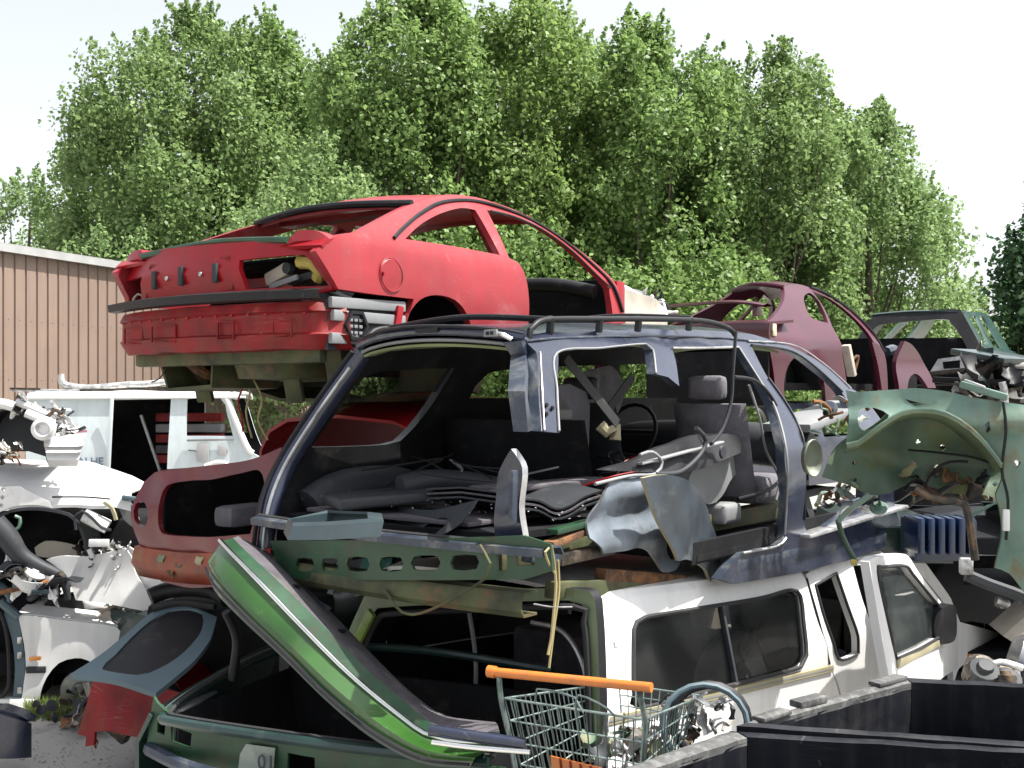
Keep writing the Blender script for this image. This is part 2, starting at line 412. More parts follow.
SC.view_settings.view_transform = 'Standard'; SC.view_settings.look = 'None'; SC.view_settings.gamma = 1
SC.view_settings.exposure = 1.15
SC.cycles.max_bounces = 8; SC.cycles.transparent_max_bounces = 12

# ------------------------------------------------------------------ ground
gm = mat('dusty_concrete', (.30, .29, .27), .9, var=.12, vscale=.8, dirt=(.19, .175, .15), damt=.35, dscale=1.4, bump=.15, bscale=30)
g = MB(); n = 60
xs = [-900, -300, -100, -40] + [-20 + i for i in range(41)] + [40, 100, 300, 900]
ys = [-300, -60, -20] + [-5 + i for i in range(36)] + [50, 100, 300, 1500]
vs = [(x, y, (mnoise.noise(Vector((x * .3, y * .3, 0))) * .02 if abs(x) < 25 and -6 < y < 32 else 0)) for y in ys for x in xs]
w = len(xs)
g.add(vs, [(j * w + i, j * w + i + 1, (j + 1) * w + i + 1, (j + 1) * w + i) for j in range(len(ys) - 1) for i in range(w - 1)], gm)
tag(g.build('ground'), 'grey dusty concrete yard floor under the scrap cars', kind='structure')
gg = MB(); gmat = mat('yard_grass', (.12, .17, .03), .8, var=.4, vscale=4)
for _ in range(1500):
    c = atz(random.uniform(25, 118), random.uniform(703, 722), 0)
    a = random.uniform(0, 6.3); h = random.uniform(.03, .10); d = Vector((math.cos(a), math.sin(a), 0)) * .006
    l = Vector((random.uniform(-.03, .03), random.uniform(-.03, .03), h)); c.z = -.01
    gg.add([c - d, c + d, c + l], [(0, 1, 2)], gmat)
tag(gg.build('grass', smooth=False), 'patch of yellow-green grass on the yard floor under the white car', kind='stuff')

# ------------------------------------------------------------------ warehouse
P0 = Vector((-9.31, 20, 0)); P1 = Vector((-8.09, 23.0, 0)); wd_ = (P1 - P0).normalized()
WH = 4.78
Aw = P0 - wd_ * 14; Lw = 25
root = bpy.data.objects.new('warehouse', None); COL.objects.link(root); root.location = Aw
tag(root, 'long brown ribbed steel warehouse with a pale roof edge behind the van', 'building')
nrm = Vector((wd_.y, -wd_.x, 0))
wb = MB(); rp = .265; top = []
k = int(Lw / rp)
prof = []
for i in range(k):
    for (a, dd) in ((0, 0), (.012, -.035), (.040, -.035), (.052, 0)): prof.append(wd_ * (i * rp + a) + nrm * dd)
wb.loft([[p + Vector((0, 0, 0)) for p in prof], [p + Vector((0, 0, WH)) for p in prof]], M['wall'])
back = -nrm * 12
A0 = Vector((0, 0, 0)); B0 = wd_ * Lw
wb.add([A0, A0 + back, B0 + back, B0, *[p + Vector((0, 0, WH - .02)) for p in (A0, A0 + back, B0 + back, B0)]],
       [(0, 1, 5, 4), (1, 2, 6, 5), (2, 3, 7, 6)], M['wall'])
wb.build('wall', root, smooth=False)
sc_ = MB()
for i in range(int(14 / rp), k):
    for z in (1.2, 2.4, 3.5, 4.55): sc_.box(wd_ * (i * rp + .15) + nrm * .004 + Vector((0, 0, z)), (.018, .018, .018), M['trim'])
so_ = sc_.build('screws', root, smooth=False); so_['kind'] = 'stuff'
rb = MB()
rr = [A0 + nrm * .12, A0 + back * .5 + Vector((0, 0, .35)), A0 + back]
rb.loft([[p + Vector((0, 0, WH + .02)) for p in rr], [p + B0 + Vector((0, 0, WH + .02)) for p in rr]], M['trim'], thick=.06)
rb.build('roof', root, smooth=False)
fb = MB(); fb.bar(A0 + nrm * .10 + Vector((0, 0, WH - .02)), B0 + nrm * .10 + Vector((0, 0, WH - .02)), .07, .11, M['trim'])
fb.build('roof_flashing', root, smooth=False)

# ------------------------------------------------------------------ trees
def leafmat(name, c1, c2):
    m = bpy.data.materials.new(name); m.use_nodes = True; nt = m.node_tree; N = nt.nodes; L = nt.links
    b = N['Principled BSDF']; ge = N.new('ShaderNodeNewGeometry')
    mx = N.new('ShaderNodeMix'); mx.data_type = 'RGBA'; mx.inputs['A'].default_value = (*c1, 1); mx.inputs['B'].default_value = (*c2, 1)
    L.new(ge.outputs['Random Per Island'], mx.inputs['Factor']); L.new(mx.outputs['Result'], b.inputs['Base Color'])
    b.inputs['Roughness'].default_value = .5; b.inputs['Specular IOR Level'].default_value = .35
    tl = N.new('ShaderNodeBsdfTranslucent'); L.new(mx.outputs['Result'], tl.inputs['Color'])
    ms = N.new('ShaderNodeMixShader'); ms.inputs['Fac'].default_value = .5
    L.new(b.outputs[0], ms.inputs[1]); L.new(tl.outputs[0], ms.inputs[2]); L.new(ms.outputs[0], N['Material Output'].inputs['Surface'])
    return m
LEAF = [leafmat('poplar_leaves', (.11, .185, .052), (.26, .38, .125)), leafmat('pale_poplar_leaves', (.15, .24, .085), (.30, .41, .17)),
        leafmat('dark_leaves', (.035, .085, .04), (.08, .15, .06)),
        leafmat('grey_green_poplar_leaves', (.115, .185, .062), (.27, .38, .14)), leafmat('yellow_green_poplar_leaves', (.115, .19, .05), (.27, .38, .12))]
BARK = mat('grey_brown_bark', (.13, .105, .08), .9, var=.3, vscale=6, bump=.6, bscale=14)

def make_tree(px, depth, prof, name, label, lm, leaves=30000, clumps=130, seed=0, lsize=.135, spread=1.0, wide=(1.15, 1.15), group='trees behind the yard'):
    """prof: list of (pixel y, left px, right px) outline rows, traced at the tree's own distance"""
    rng = np.random.default_rng(seed); rnd = random.Random(seed)
    sc = depth / FOC; base = Vector(((px - CX) * sc, depth, 0))
    prof = sorted(prof); cxp = px
    prof = [(y, cxp + (l - cxp) * (wide[0] if y > 30 else 1.05), cxp + (r - cxp) * (wide[1] if y > 30 else 1.05)) for y, l, r in prof]
    if prof[-1][0] == 395: prof.append((425, prof[-1][1] + 10, prof[-1][2] - 10))
    zs = [EYE - (p[0] - HY) * sc for p in prof][::-1]; ls = [(p[1] - px) * sc for p in prof][::-1]; rs = [(p[2] - px) * sc for p in prof][::-1]
    H = zs[-1]
    root = bpy.data.objects.new(name, None); COL.objects.link(root); root.location = base
    tag(root, label, 'tree', group)
    cl = []
    zlo = zs[0]
    tries = 0
    while len(cl) < clumps and tries < 9000:
        tries += 1
        z = zlo + (H - zlo) * rnd.random() ** .78
        zq = z + .10 * (z > zlo + 1.5); l = float(np.interp(zq, zs, ls)); r = float(np.interp(zq, zs, rs)); cx = (l + r) / 2; hw = (r - l) / 2
        a = rnd.uniform(0, 2 * math.pi); q = math.sqrt(rnd.random()) if rnd.random() < .35 else rnd.uniform(.72, 1.0)
        cr = rnd.uniform(.32, .80) * spread * (1 if z < H * .8 else .75)
        hw *= 1 + .30 * mnoise.noise(Vector((math.cos(a) * 1.6 + seed, math.sin(a) * 1.6, z * .55)))
        if hw < .25: q = 0
        e = max(.05, hw - cr * .55)
        x = cx + math.cos(a) * q * e; y = math.sin(a) * q * e * .9
        hh = cr * rnd.uniform(.9, 1.5)
        if z + hh > H:
            hh = cr = max(.28, (H - z) * .9); x *= .8
        cl.append((x, y, z, cr, hh))
    # leaves
    per = leaves // len(cl)
    C = np.array([c[:3] for c in cl]); Rr = np.array([[c[3], c[3], c[4]] for c in cl])
    wgt = Rr.prod(1) ** .66; cnt = np.maximum(20, (leaves * wgt / wgt.sum())).astype(int)
    idx = np.repeat(np.arange(len(cl)), cnt); n = len(idx)
    d = rng.normal(size=(n, 3)); d /= np.linalg.norm(d, axis=1)[:, None]
    rad = rng.random(n) ** .45
    lump = np.array([mnoise.noise(Vector((float(a) * 2.2 + i * 3.1, float(b) * 2.2, float(c) * 2.2))) for (a, b, c), i in zip(d, idx)])
    rad *= (1 + .65 * lump)
    pos = C[idx] + d * Rr[idx] * rad[:, None]
    # upward shoots at the rim of the crown
    sh = []
    for c in cl:
        for _ in range(2):
            t = rnd.uniform(.2, .6) * spread; lean = np.array([rnd.uniform(-.35, .35) + .35 * np.sign(c[0]) * rnd.random(), rnd.uniform(-.3, .3), 1.0])
            b0 = np.array([c[0] + rnd.uniform(-.4, .4) * c[3], c[1] + rnd.uniform(-.4, .4) * c[3], c[2] + c[4] * .55])
            m_ = int(t * 50)
            tt = rng.random(m_)[:, None]; sh.append(b0 + lean * t * tt + rng.normal(size=(m_, 3)) * .10 * (1.05 - tt))
    shp = np.concatenate(sh)
    pos = np.concatenate([pos, shp]); d = np.concatenate([d, rng.normal(size=shp.shape) * .4 + [0, 0, .5]]); n = len(pos)
    nr = d * .8 + rng.normal(size=(n, 3)) * .75 + np.array([0, 0, .25]); nr /= np.linalg.norm(nr, axis=1)[:, None]
    tmp = rng.normal(size=(n, 3)); u = np.cross(nr, tmp); u /= np.linalg.norm(u, axis=1)[:, None]; v = np.cross(nr, u)
    s_ = lsize * (.55 + .7 * rng.random(n))[:, None]
    quad = np.stack([pos - u * s_ * .5, pos + v * s_ * .36 + nr * s_ * .08, pos + u * s_ * .5, pos - v * s_ * .36 + nr * s_ * .08], 1).reshape(-1, 3)
    me = bpy.data.meshes.new('crown'); me.vertices.add(n * 4); me.vertices.foreach_set('co', quad.astype(np.float32).ravel())
    me.loops.add(n * 4); me.loops.foreach_set('vertex_index', np.arange(n * 4, dtype=np.int32))
    me.polygons.add(n); me.polygons.foreach_set('loop_start', np.arange(0, n * 4, 4, dtype=np.int32))
    me.materials.append(lm); me.update(calc_edges=True); me.validate()
    cr = bpy.data.objects.new('crown', me); COL.objects.link(cr); cr.parent = root
    # trunk and limbs
    tb = MB(); tr = .018 * H
    tb.tube([(0, 0, -.1), (.05, .03, H * .25), (-.05, -.04, H * .55), (0, 0, H * .9)], lambda t: tr * (1 - t) ** .8 + .012, BARK, 10, step=.3)
    for c in sorted(cl, key=lambda c: -c[3])[:26]:
        hz = max(.4, min(c[2] * .45, c[2] - 1.0)) if c[2] > 1.2 else c[2] * .4
        a = Vector((0, 0, hz)); b = Vector(c[:3]); mid = (a + b) / 2 + Vector((c[0] * .22, c[1] * .22, -.15 * abs(c[0])))
        r0 = tr * (1 - hz / H) * .32
        tb.tube([a, mid, b, b + Vector((c[0] * .05, 0, c[4] * .8))], lambda t, r0=r0: r0 * (1 - t) + .008, BARK, 6, step=.35)
    tb.build('trunk', root)
    return root
T = make_tree
T(195, 33, [(395, 60, 330), (300, 50, 345), (240, 55, 340), (200, 50, 320), (168, 46, 300), (150, 70, 300), (110, 85, 300), (90, 88, 285), (65, 130, 262), (45, 142, 245), (24, 170, 215)],
  'poplar_tree', 'broad leafy green poplar rising over the warehouse, leftmost large crown', LEAF[3], 74000, 280, 1, wide=(.98, 1.2), lsize=.15, spread=1.2)
T(275, 34, [(395, 200, 360), (200, 210, 350), (110, 220, 330), (60, 238, 305), (26, 250, 290)],
  'poplar_tree', 'slim green poplar with two peaks between the broad left crown and the tallest tree', LEAF[0], 44000, 140, 2, lsize=.15, spread=1.2)
T(410, 26, [(395, 310, 500), (250, 310, 500), (150, 318, 490), (90, 330, 480), (45, 338, 470), (10, 385, 458), (-25, 410, 445)],
  'poplar_tree', 'tallest green poplar, its tip cut off by the top of the photo', LEAF[0], 58000, 200, 3, wide=(1.25, 1.2))
T(525, 27, [(395, 440, 620), (250, 435, 620), (120, 445, 610), (60, 460, 600), (30, 478, 580), (4, 505, 560)],
  'poplar_tree', 'dense green poplar directly behind the roof of the red coupe', LEAF[4], 54000, 190, 4, wide=(1.2, 1.2))
T(640, 27, [(395, 560, 740), (250, 560, 740), (150, 575, 735), (90, 590, 728), (60, 600, 700), (28, 615, 660)],
  'poplar_tree', 'green poplar with a pointed top right of the red coupe', LEAF[0], 54000, 180, 5, wide=(1.2, 1.2))
T(765, 28, [(395, 670, 860), (250, 672, 855), (150, 690, 840), (105, 715, 835), (75, 735, 835), (58, 755, 785)],
  'poplar_tree', 'loose green poplar above the maroon coupe with branches leaning right', LEAF[3], 44000, 170, 6, wide=(1.2, 1.1))
T(870, 30, [(395, 780, 975), (305, 780, 975), (260, 775, 962), (220, 780, 950), (180, 800, 925), (140, 820, 910), (115, 868, 898)],
  'poplar_tree', 'pale thin-leaved tree sloping down at the right end of the row', LEAF[1], 48000, 170, 7, wide=(1.25, .97))
T(30, 34, [(395, -60, 100), (290, -60, 100), (230, -40, 90), (205, 0, 66), (186, 14, 45)],
  'poplar_tree', 'small pale tree above the warehouse roof at the left edge', LEAF[1], 12000, 60, 8)
T(1050, 22, [(395, 1000, 1110), (330, 1000, 1110), (270, 1003, 1105), (240, 1018, 1095), (212, 1032, 1075)],
  'poplar_tree', 'dark tree cut off by the right edge of the photo', LEAF[2], 16000, 80, 9)
T(318, 23, [(395, 230, 400), (250, 232, 395), (215, 240, 385), (190, 290, 350), (160, 308, 335)],
  'poplar_tree', 'short bright green tree just behind the tail of the red coupe', LEAF[1], 20000, 90, 10, lsize=.11)
T(150, 31, [(395, 70, 240), (262, 75, 235), (240, 90, 225), (222, 120, 200), (212, 140, 185)],
  'poplar_tree', 'low bright green tree peeking over the warehouse roof edge', LEAF[1], 22000, 90, 11, lsize=.13)
T(960, 33, [(395, 850, 1040), (350, 860, 1030), (315, 880, 1000), (290, 930, 975)],
  'poplar_tree', 'low distant pale green bush behind the dark green wreck', LEAF[1], 12000, 60, 12)
T(700, 24, [(395, 600, 800), (330, 605, 790), (285, 620, 770), (262, 660, 740)],
  'poplar_tree', 'low green tree filling the gap behind the maroon coupe', LEAF[0], 20000, 80, 13)
T(480, 24, [(395, 380, 600), (330, 380, 600), (285, 400, 580), (240, 430, 560)],
  'poplar_tree', 'low green tree seen through the side windows of the red coupe', LEAF[0], 22000, 90, 14)
T(-60, 40, [(395, -200, 60), (300, -200, 60), (250, -180, 40), (225, -120, 0)], 'poplar_tree', 'distant pale tree just outside the left end of the warehouse roof', LEAF[1], 10000, 50, 15)
for i, (px, dep, top) in enumerate(((300, 33, 330), (420, 34, 320), (560, 34, 315), (690, 34, 320), (810, 35, 325), (900, 36, 330), (1010, 37, 345), (1100, 38, 340))):
    T(px, dep, [(395, px - 75, px + 75), (top + 20, px - 60, px + 60), (top, px - 25, px + 25)], 'shrub', 'tall green shrub in the hedge behind the scrap stacks', LEAF[i % 2], 12000, 60, 30 + i, group='hedge shrubs behind the stacks')

for i, (px, top, hw) in enumerate(((120, 128, 60), (335, 72, 60), (470, 30, 62), (585, 52, 60), (700, 82, 62), (825, 112, 55))):
    T(px, 39, [(395, px - hw - 20, px + hw + 20), (250, px - hw - 12, px + hw + 12), (top + 60, px - hw, px + hw), (top + 22, px - hw * .8, px + hw * .8), (top, px - hw * .45, px + hw * .45)], 'poplar_tree',
      ['poplar behind the leftmost crown, filling its lower left shoulder', 'rear poplar in the dip right of the two-peaked tree', 'rear poplar in the dip right of the tallest tree', 'rear poplar in the dip above the front pillar of the red coupe', 'rear poplar in the dip left of the maroon coupe', 'rear poplar in the last dip before the pale sloping tree'][i], LEAF[(0, 3, 4)[i % 3]], 40000, 130, 60 + i, lsize=.17, spread=1.35)
# loose stones on the visible yard floor
rg_ = random.Random(4); gb = MB(); gmt = mat('crushed_stone', (.26, .25, .23), .9, var=.4, vscale=9)
for _ in range(1500):
    c = atz(rg_.uniform(20, 330), rg_.uniform(690, 790), 0); r = rg_.uniform(.003, .014) * rg_.random() ** .5 + .003
    q = [c + Vector((rg_.uniform(.6, 1) * r * math.cos(a), rg_.uniform(.6, 1) * r * math.sin(a), 0)) for a in (0, 1.3, 2.5, 3.8, 5.1)]; t = c + Vector((0, 0, r * .7))
    gb.add(q + [t], [(k, (k + 1) % 5, 5) for k in range(5)], gmt)
tag(gb.build('gravel', smooth=False), 'small loose stones scattered over the concrete at the bottom left', kind='stuff')
# ------------------------------------------------------------------ red coupe shell on top of the pile
F = Frame(-.892, 5.39, 2.32, 35, 0, 0)
W = .0   # right side plane passes through the local origin; the car's centre line is y=+.84
HWD = .84
def shift(mb): mb.v = [(x, y - 0, z) for x, y, z in mb.v]; return mb
def mirc(mb, c=HWD): o = mirror(mb); o.v = [(x, y + 2 * c, z) for x, y, z in o.v]; return o
def ty(x, z):       # right side surface: y as a function of x, z
    t = max(0, z - .56)
    y = .50 * t + .35 * t * t
    y += -.035 * math.exp(-((z - .33) / .22) ** 2) + .02
    y += .10 * max(0, .35 - x) ** 1.5
    return y
S = Surf(0.0, lambda p: ty(p.x, p.z))
car = F.empty('scrapped_car', 'faded red coupe shell without doors or glass, topmost in the pile', 'car', 'scrapped cars in the stacks')
outl = [(316, 251, 1), (338, 289, 1), (372, 294), (414, 299, 1), (403, 333, 1), (408, 316), (420, 300), (436, 295), (455, 300), (467, 314), (475, 338, 1),
        (476, 350, 1), (630, 338, 1), (622, 314, 1), (617, 286), (599, 266), (567, 241), (536, 221), (505, 206), (474, 197), (442, 195, 0), (412, 204), (385, 217), (357, 232, 1), (335, 236)]
quarter = [(405, 239, 1), (421, 224), (442, 213), (461, 208), (475, 210, 1), (500, 255, 1), (458, 247)]
door = [(487, 210, 1), (514, 216), (542, 229), (571, 250), (596, 274), (609, 289, 1), (613, 322, 1), (528, 331, 1), (527, 283), (517, 262, 1), (509, 258, 1)]
o2, q2, d2 = F.loop(outl, 1, S), F.loop(quarter, 1, S), F.loop(door, 1, S)
fn = lambda x, z: (x, ty(x, z) + dent((x, 0, z), .006, 3), z)
side = MB(); sheet(side, o2, [q2, d2], fn, M['red'], .045, (0, 1, 0), .05)
lip = MB()
side.build('body_side', car, ang=50)
ms = mirc(side); ms.build('body_side', car, ang=50)
# weather strips
ws = MB()
def strip(mb, pts, r, m, frame=None, surf=None, off=-.008, closed=False, flat=1.0):
    q = [Vector(p) for p in (frame or F).pts(pts, 1, surf or S)]
    mb.tube([p + Vector((0, off, 0)) for p in q], r, m, 6, closed=closed)
strip(ws, [(622, 312), (613, 287), (598, 270), (569, 245), (540, 225), (508, 210), (474, 201), (442, 202), (420, 213), (402, 228), (393, 238)], .011, M['black'])
strip(ws, [(610, 288), (596, 275), (571, 251), (542, 230), (514, 217), (490, 211)], .007, M['rubber'])
ws2 = mirc(ws); ws.build('weather_strip', car); ws2.build('weather_strip', car)
# B pillar inner post gives depth
bp = MB(); a = F.hit(482, 214, 1, S); b = F.hit(507, 262, 1, S)
bp.bar(a + Vector((0, .05, 0)), b + Vector((0, .06, 0)), .05, .05, M['redd'], bev=.01); mirc(bp).build('door_pillar', car); bp.build('door_pillar', car)
# fuel door
c = F.hit(391, 275, 1, S)
fd = MB(); fd.tube([c + Vector((.088 * math.cos(a), -.006 + ty(c.x + .088 * math.cos(a), c.z + .088 * math.sin(a)) - ty(c.x, c.z), .088 * math.sin(a))) for a in [i * math.pi / 12 for i in range(24)]], .003, M['redd'], 5, closed=True)
fd.lathe([(0, .006), (.08, .004), (.084, 0)], M['red'], 24, Matrix.Translation(c) @ Matrix.Rotation(math.pi / 2, 4, 'X') @ Matrix.Translation((0, 0, 0)))
fd.box(c + Vector((-.07, -.012, 0)), (.012, .01, .02), M['redb'])
fd.build('fuel_door', car)
# rear panel with lamp openings (plane x ~ .03)
XR = .05
rear = [(127, 256, 1), (315, 240, 1), (338, 289, 1), (325, 293), (127, 309, 1)]
tl1 = [(260, 263, 1), (313, 256), (320, 262), (331, 286, 1), (264, 291, 1)]
tl2 = [(129, 283, 1), (158, 278, 1), (151, 300, 1), (132, 306, 1)]
slots = [[(172, 273, 1), (178, 273, 1), (179, 292, 1), (173, 292, 1)], [(203, 269, 1), (209, 269, 1), (210, 289, 1), (204, 289, 1)], [(237, 266, 1), (243, 266, 1), (244, 286, 1), (238, 286, 1)]]
rp = MB()
def rl(l): return F.loop(l, 0, XR)
bow = lambda y, z: XR + .14 * ((y - HWD) / HWD) ** 2 - .14 - .03 * math.exp(-((z - .42) / .06) ** 2)
def clampy(l): return [(min(max(p[0], 0.02), 2 * HWD - .02), p[1], p[2]) for p in l]
sheet(rp, clampy(rl(rear)), [rl(tl1), clampy(rl(tl2))] , lambda y, z: (bow(y, z), y, z), M['redb'], .03, (1, 0, 0), .05, smooth=True)
for l in slots:
    q = rl(l); cy = sum(p[0] for p in q) / 4; cz = sum(p[1] for p in q) / 4
    rp.box((bow(cy, cz) - .004, cy, cz), (.02, .032, .10), M['greyd'], bev=.004)
# embossed border of the centre panel
q = rl([(166, 268), (250, 260), (254, 290), (160, 300)])
rp.tube([Vector((bow(p[0], p[1]) - .002, p[0], p[1])) for p in q], .009, M['redd'], 6, closed=True, smooth=False)
for px, py in ((190, 281), (226, 277), (284, 300)):
    q = F.hit(px, py, 0, XR); rp.lathe([(0, .008), (.012, .006), (.014, 0)], M['steel'], 10, Matrix.Translation((bow(q.y, q.z), q.y, q.z)) @ Matrix.Rotation(-math.pi / 2, 4, 'Y'))
rp.build('rear_panel', car, ang=50)
# broken lamp in the right opening, wiring in the left
lm = MB()
q = rl([(262, 266), (300, 260), (322, 268), (328, 285), (266, 289)])
c = F.hit(296, 274, 0, .05)
lm.box(c + Vector((.16, .03, -.0)), (.02, .30, .17), M['grease'])
lm.bar(F.hit(268, 281, 0, .07), F.hit(290, 268, 0, .06), .05, .07, M['beige'], bev=.015)
lm.bar(F.hit(270, 287, 0, .03), F.hit(298, 277, 0, .03), .02, .03, M['grey'], bev=.008)
lm.bar(F.hit(290, 282, 0, .08), F.hit(325, 272, 0, .1), .05, .04, M['greyd'], bev=.01)
lm.tube([F.hit(300, 262, 0, .05), F.hit(312, 263, 0, .045), F.hit(320, 270, 0, .06), F.hit(318, 278, 0, .09)], .035, M['yellow'], 8)
lm.lathe([(0, .0), (.03, .0), (.034, .03)], M['greyd'], 12, Matrix.Translation(F.hit(286, 268, 0, .03)) @ Matrix.Rotation(math.pi / 2, 4, 'Y'))
lm.build('tail_lamp', car, label='broken right tail lamp with its lens smashed out')
l2 = MB(); l2.tube([F.hit(133, 300, 0, .03), F.hit(138, 294, 0, .0), F.hit(146, 297, 0, .02), F.hit(150, 303, 0, .05)], .006, M['beige'], 6)
l2.box((.12, 1.52, .40), (.02, .26, .16), M['dark']); l2.build('tail_lamp_wiring', car)
# bumper beam strip and bumper
bm_ = MB()
def rowx(zt, x0): return [Vector((x0 + .15 * ((y - HWD) / HWD) ** 2 - .15, y, zt)) for y in [i * 2 * HWD / 24 for i in range(25)]]
zt = F.hit(325, 291, 0, 0).z
bm_.loft([rowx(zt - .045, -.02), rowx(zt - .04, -.07), rowx(zt + .0, -.08), rowx(zt + .012, -.03)], M['black'])
for i in range(9):
    y = .1 + i * .19
    bm_.box((-.09 + .15 * ((y - HWD) / HWD) ** 2 - .12, y, zt - .018), (.02, .05, .03), M['greyd'], bev=.004)
bm_.build('bumper_bracket', car)
zb = F.hit(322, 348, 0, -.05).z; z1 = F.hit(325, 299, 0, -.05).z
def yrow(z, x0, w=1.0):
    r = []
    for i in range(33):
        u = -1 + 2 * i / 32; y = HWD + u * HWD * w
        x = x0 - .10 + .12 * abs(u) ** 2.2
        if abs(u) > .93: x += (abs(u) - .93) * 2.0
        r.append(Vector((x + dent((u * 3, z, 0), .008, 2), y, z + .012 * mnoise.noise(Vector((u * 4, z * 3, 4))) * (1 if z < .05 else .3))))
    return r
bu = MB(); zm = lambda t: zb + (z1 - zb) * t
rows = [yrow(zm(-.02), .10, .97), yrow(zm(0), .0, 1.0), yrow(zm(.30), -.045, 1.02), yrow(zm(.34), -.03, 1.02), yrow(zm(.74), -.035, 1.01), yrow(zm(.78), -.055, 1.01), yrow(zm(.96), -.04, .99), yrow(zm(1), .0, .97), yrow(zm(.99), .08, .96)]
bu.loft(rows[::-1], M['redd'], thick=.012)
for i in range(14):    # moulded ribs, clips and square pads of the stripped bumper
    y = .12 + i * .112; u = (y - HWD) / HWD; x = -.135 + .12 * abs(u) ** 2.2
    bu.box((x - .004, y, zm(.76)), (.012, .02, .018), M['redb'], bev=.003)
for y, w in ((.24, .13), (.60, .12), (1.10, .2), (1.42, .16)):
    u = (y - HWD) / HWD; x = -.145 + .12 * abs(u) ** 2.2
    for (dy, dz, a_, b_) in ((0, .045, w, .006), (0, -.045, w, .006), (-w / 2, 0, .006, .09), (w / 2, 0, .006, .09)):
        bu.box((x, y + dy, zm(.42) + dz), (.01, a_, b_), M['redd'])
bu.build('bumper', car, ang=45)
# crash plate seen at the corner behind the missing bumper side: ribbed grey plastic and black vent grid
gp = MB()
pl = [(327, 299, 1), (412, 303, 1), (404, 334, 1), (398, 352, 1), (328, 350, 1)]
sheet(gp, F.loop(pl, 1, .03), [], lambda x, z: (x, .03, z), M['greyd'], .02, (0, 1, 0), .08)
for (x0, y0, x1, y1) in ((330, 302, 404, 307), (332, 315, 404, 321), (330, 338, 400, 341)):
    gp.bar(F.hit(x0, y0, 1, .015), F.hit(x1, y1, 1, .015), .03, .055, M['grey'], bev=.008)
c = F.hit(355, 326, 1, .0)
gp.lathe([(0, .0), (.062, .0), (.068, -.02), (.085, -.02), (.085, .02)], M['black'], 6, Matrix.Translation(c) @ Matrix.Rotation(math.pi / 2, 4, 'X') @ Matrix.Scale(-1, 4, (0, 0, 1)))
for i in range(3):
    for j in range(3): gp.box(c + Vector((-.035 + i * .035, -.006, -.035 + j * .032)), (.024, .006, .016), M['grey'], bev=.002)
gp.build('crash_plate', car)
rs = MB()
rs.bar(F.hit(400, 306, 1, -.01), F.hit(393, 350, 1, .0), .03, .04, M['redb'], bev=.01); rs.build('arch_bracket', car)
# spoiler ends on the deck corners and the deck
sp = MB()
A = F.hit(286, 250, 0, XR - .08); zdk = F.hit(315, 240, 0, 0).z
def spo(y0, y1):
    rr = []
    n = 10
    for i in range(n + 1):
        t = i / n; y = y0 + (y1 - y0) * t
        h = .075 * math.sin(math.pi * min(1, t * 1.6 + .12) / 2) ** .6 * (1 if t < .8 else 1 - (t - .8) * 2.2)
        xx = -.05 + .10 * ((y - HWD) / HWD) ** 2
        rr.append([Vector((xx + dx, y, zdk - .03 + dz * h / .075)) for dx, dz in ((.0, 0), (-.035, .03), (-.02, .085), (.05, .085), (.13, .05), (.17, -.01))])
    return rr
sp.loft(spo(.025, .26), M['redb'] if 0 else M['red']); sp2 = mirc(sp)
sp.build('spoiler_end', car); sp2.mats = [M['redb']]; sp2.build('spoiler_end', car)
dk = MB()
def dkrow(x, z, a, b): return [Vector((x, a + (b - a) * i / 12, z + .025 * (1 - ((i - 6) / 6) ** 2))) for i in range(13)]
dk.loft([dkrow(-.04, zdk - .035, .02, 1.66), dkrow(.0, zdk + .0, .02, 1.66), dkrow(.30, zdk + .035, .05, 1.63)], M['redb'], thick=-.02)
dk.build('rear_deck', car)
sl = MB(); sl.tube([Vector((-.035, .26, zdk + .01)), Vector((-.06, .8, zdk + .035)), Vector((-.035, 1.42, zdk + .01))], .018, M['greenp'], 8)
sl.tube([Vector((.30, .10, zdk + .045)), Vector((.29, .84, zdk + .07)), Vector((.30, 1.58, zdk + .045))], .014, M['black'], 8)
sl.build('boot_seal', car)
# roof
rl_ = [Vector(p) for p in F.pts([(412, 204), (427, 198), (442, 195), (474, 197), (505, 206), (530, 217)], 1, S)]
rl_ = crom(rl_, False, .08)
def rrow(p, crown=.022, lift=0.0):
    n = 14; return [Vector((p.x - .10 * math.sin(math.pi * i / n), p.y + (2 * HWD - 2 * p.y) * i / n, p.z + lift + crown * math.sin(math.pi * i / n))) for i in range(n + 1)]
rf = MB(); rf.loft([rrow(p) for p in rl_], M['red'], thick=-.03); rf.build('roof', car)
rt = MB(); rt.tube(rrow(rl_[0], .024, .003), .022, M['black'], 8); rt.build('rear_window_seal', car)
rh = MB(); rh.tube(rrow(rl_[-1], .02, -.02), .03, M['redd'], 8); rh.build('windscreen_header', car)
hl = MB(); hl.bar(rl_[2] + Vector((0, .1, -.05)), Vector((rl_[2].x, 2 * HWD - rl_[2].y - .1, rl_[2].z - .05)), .10, .03, M['redd']); hl.build('roof_brace', car)
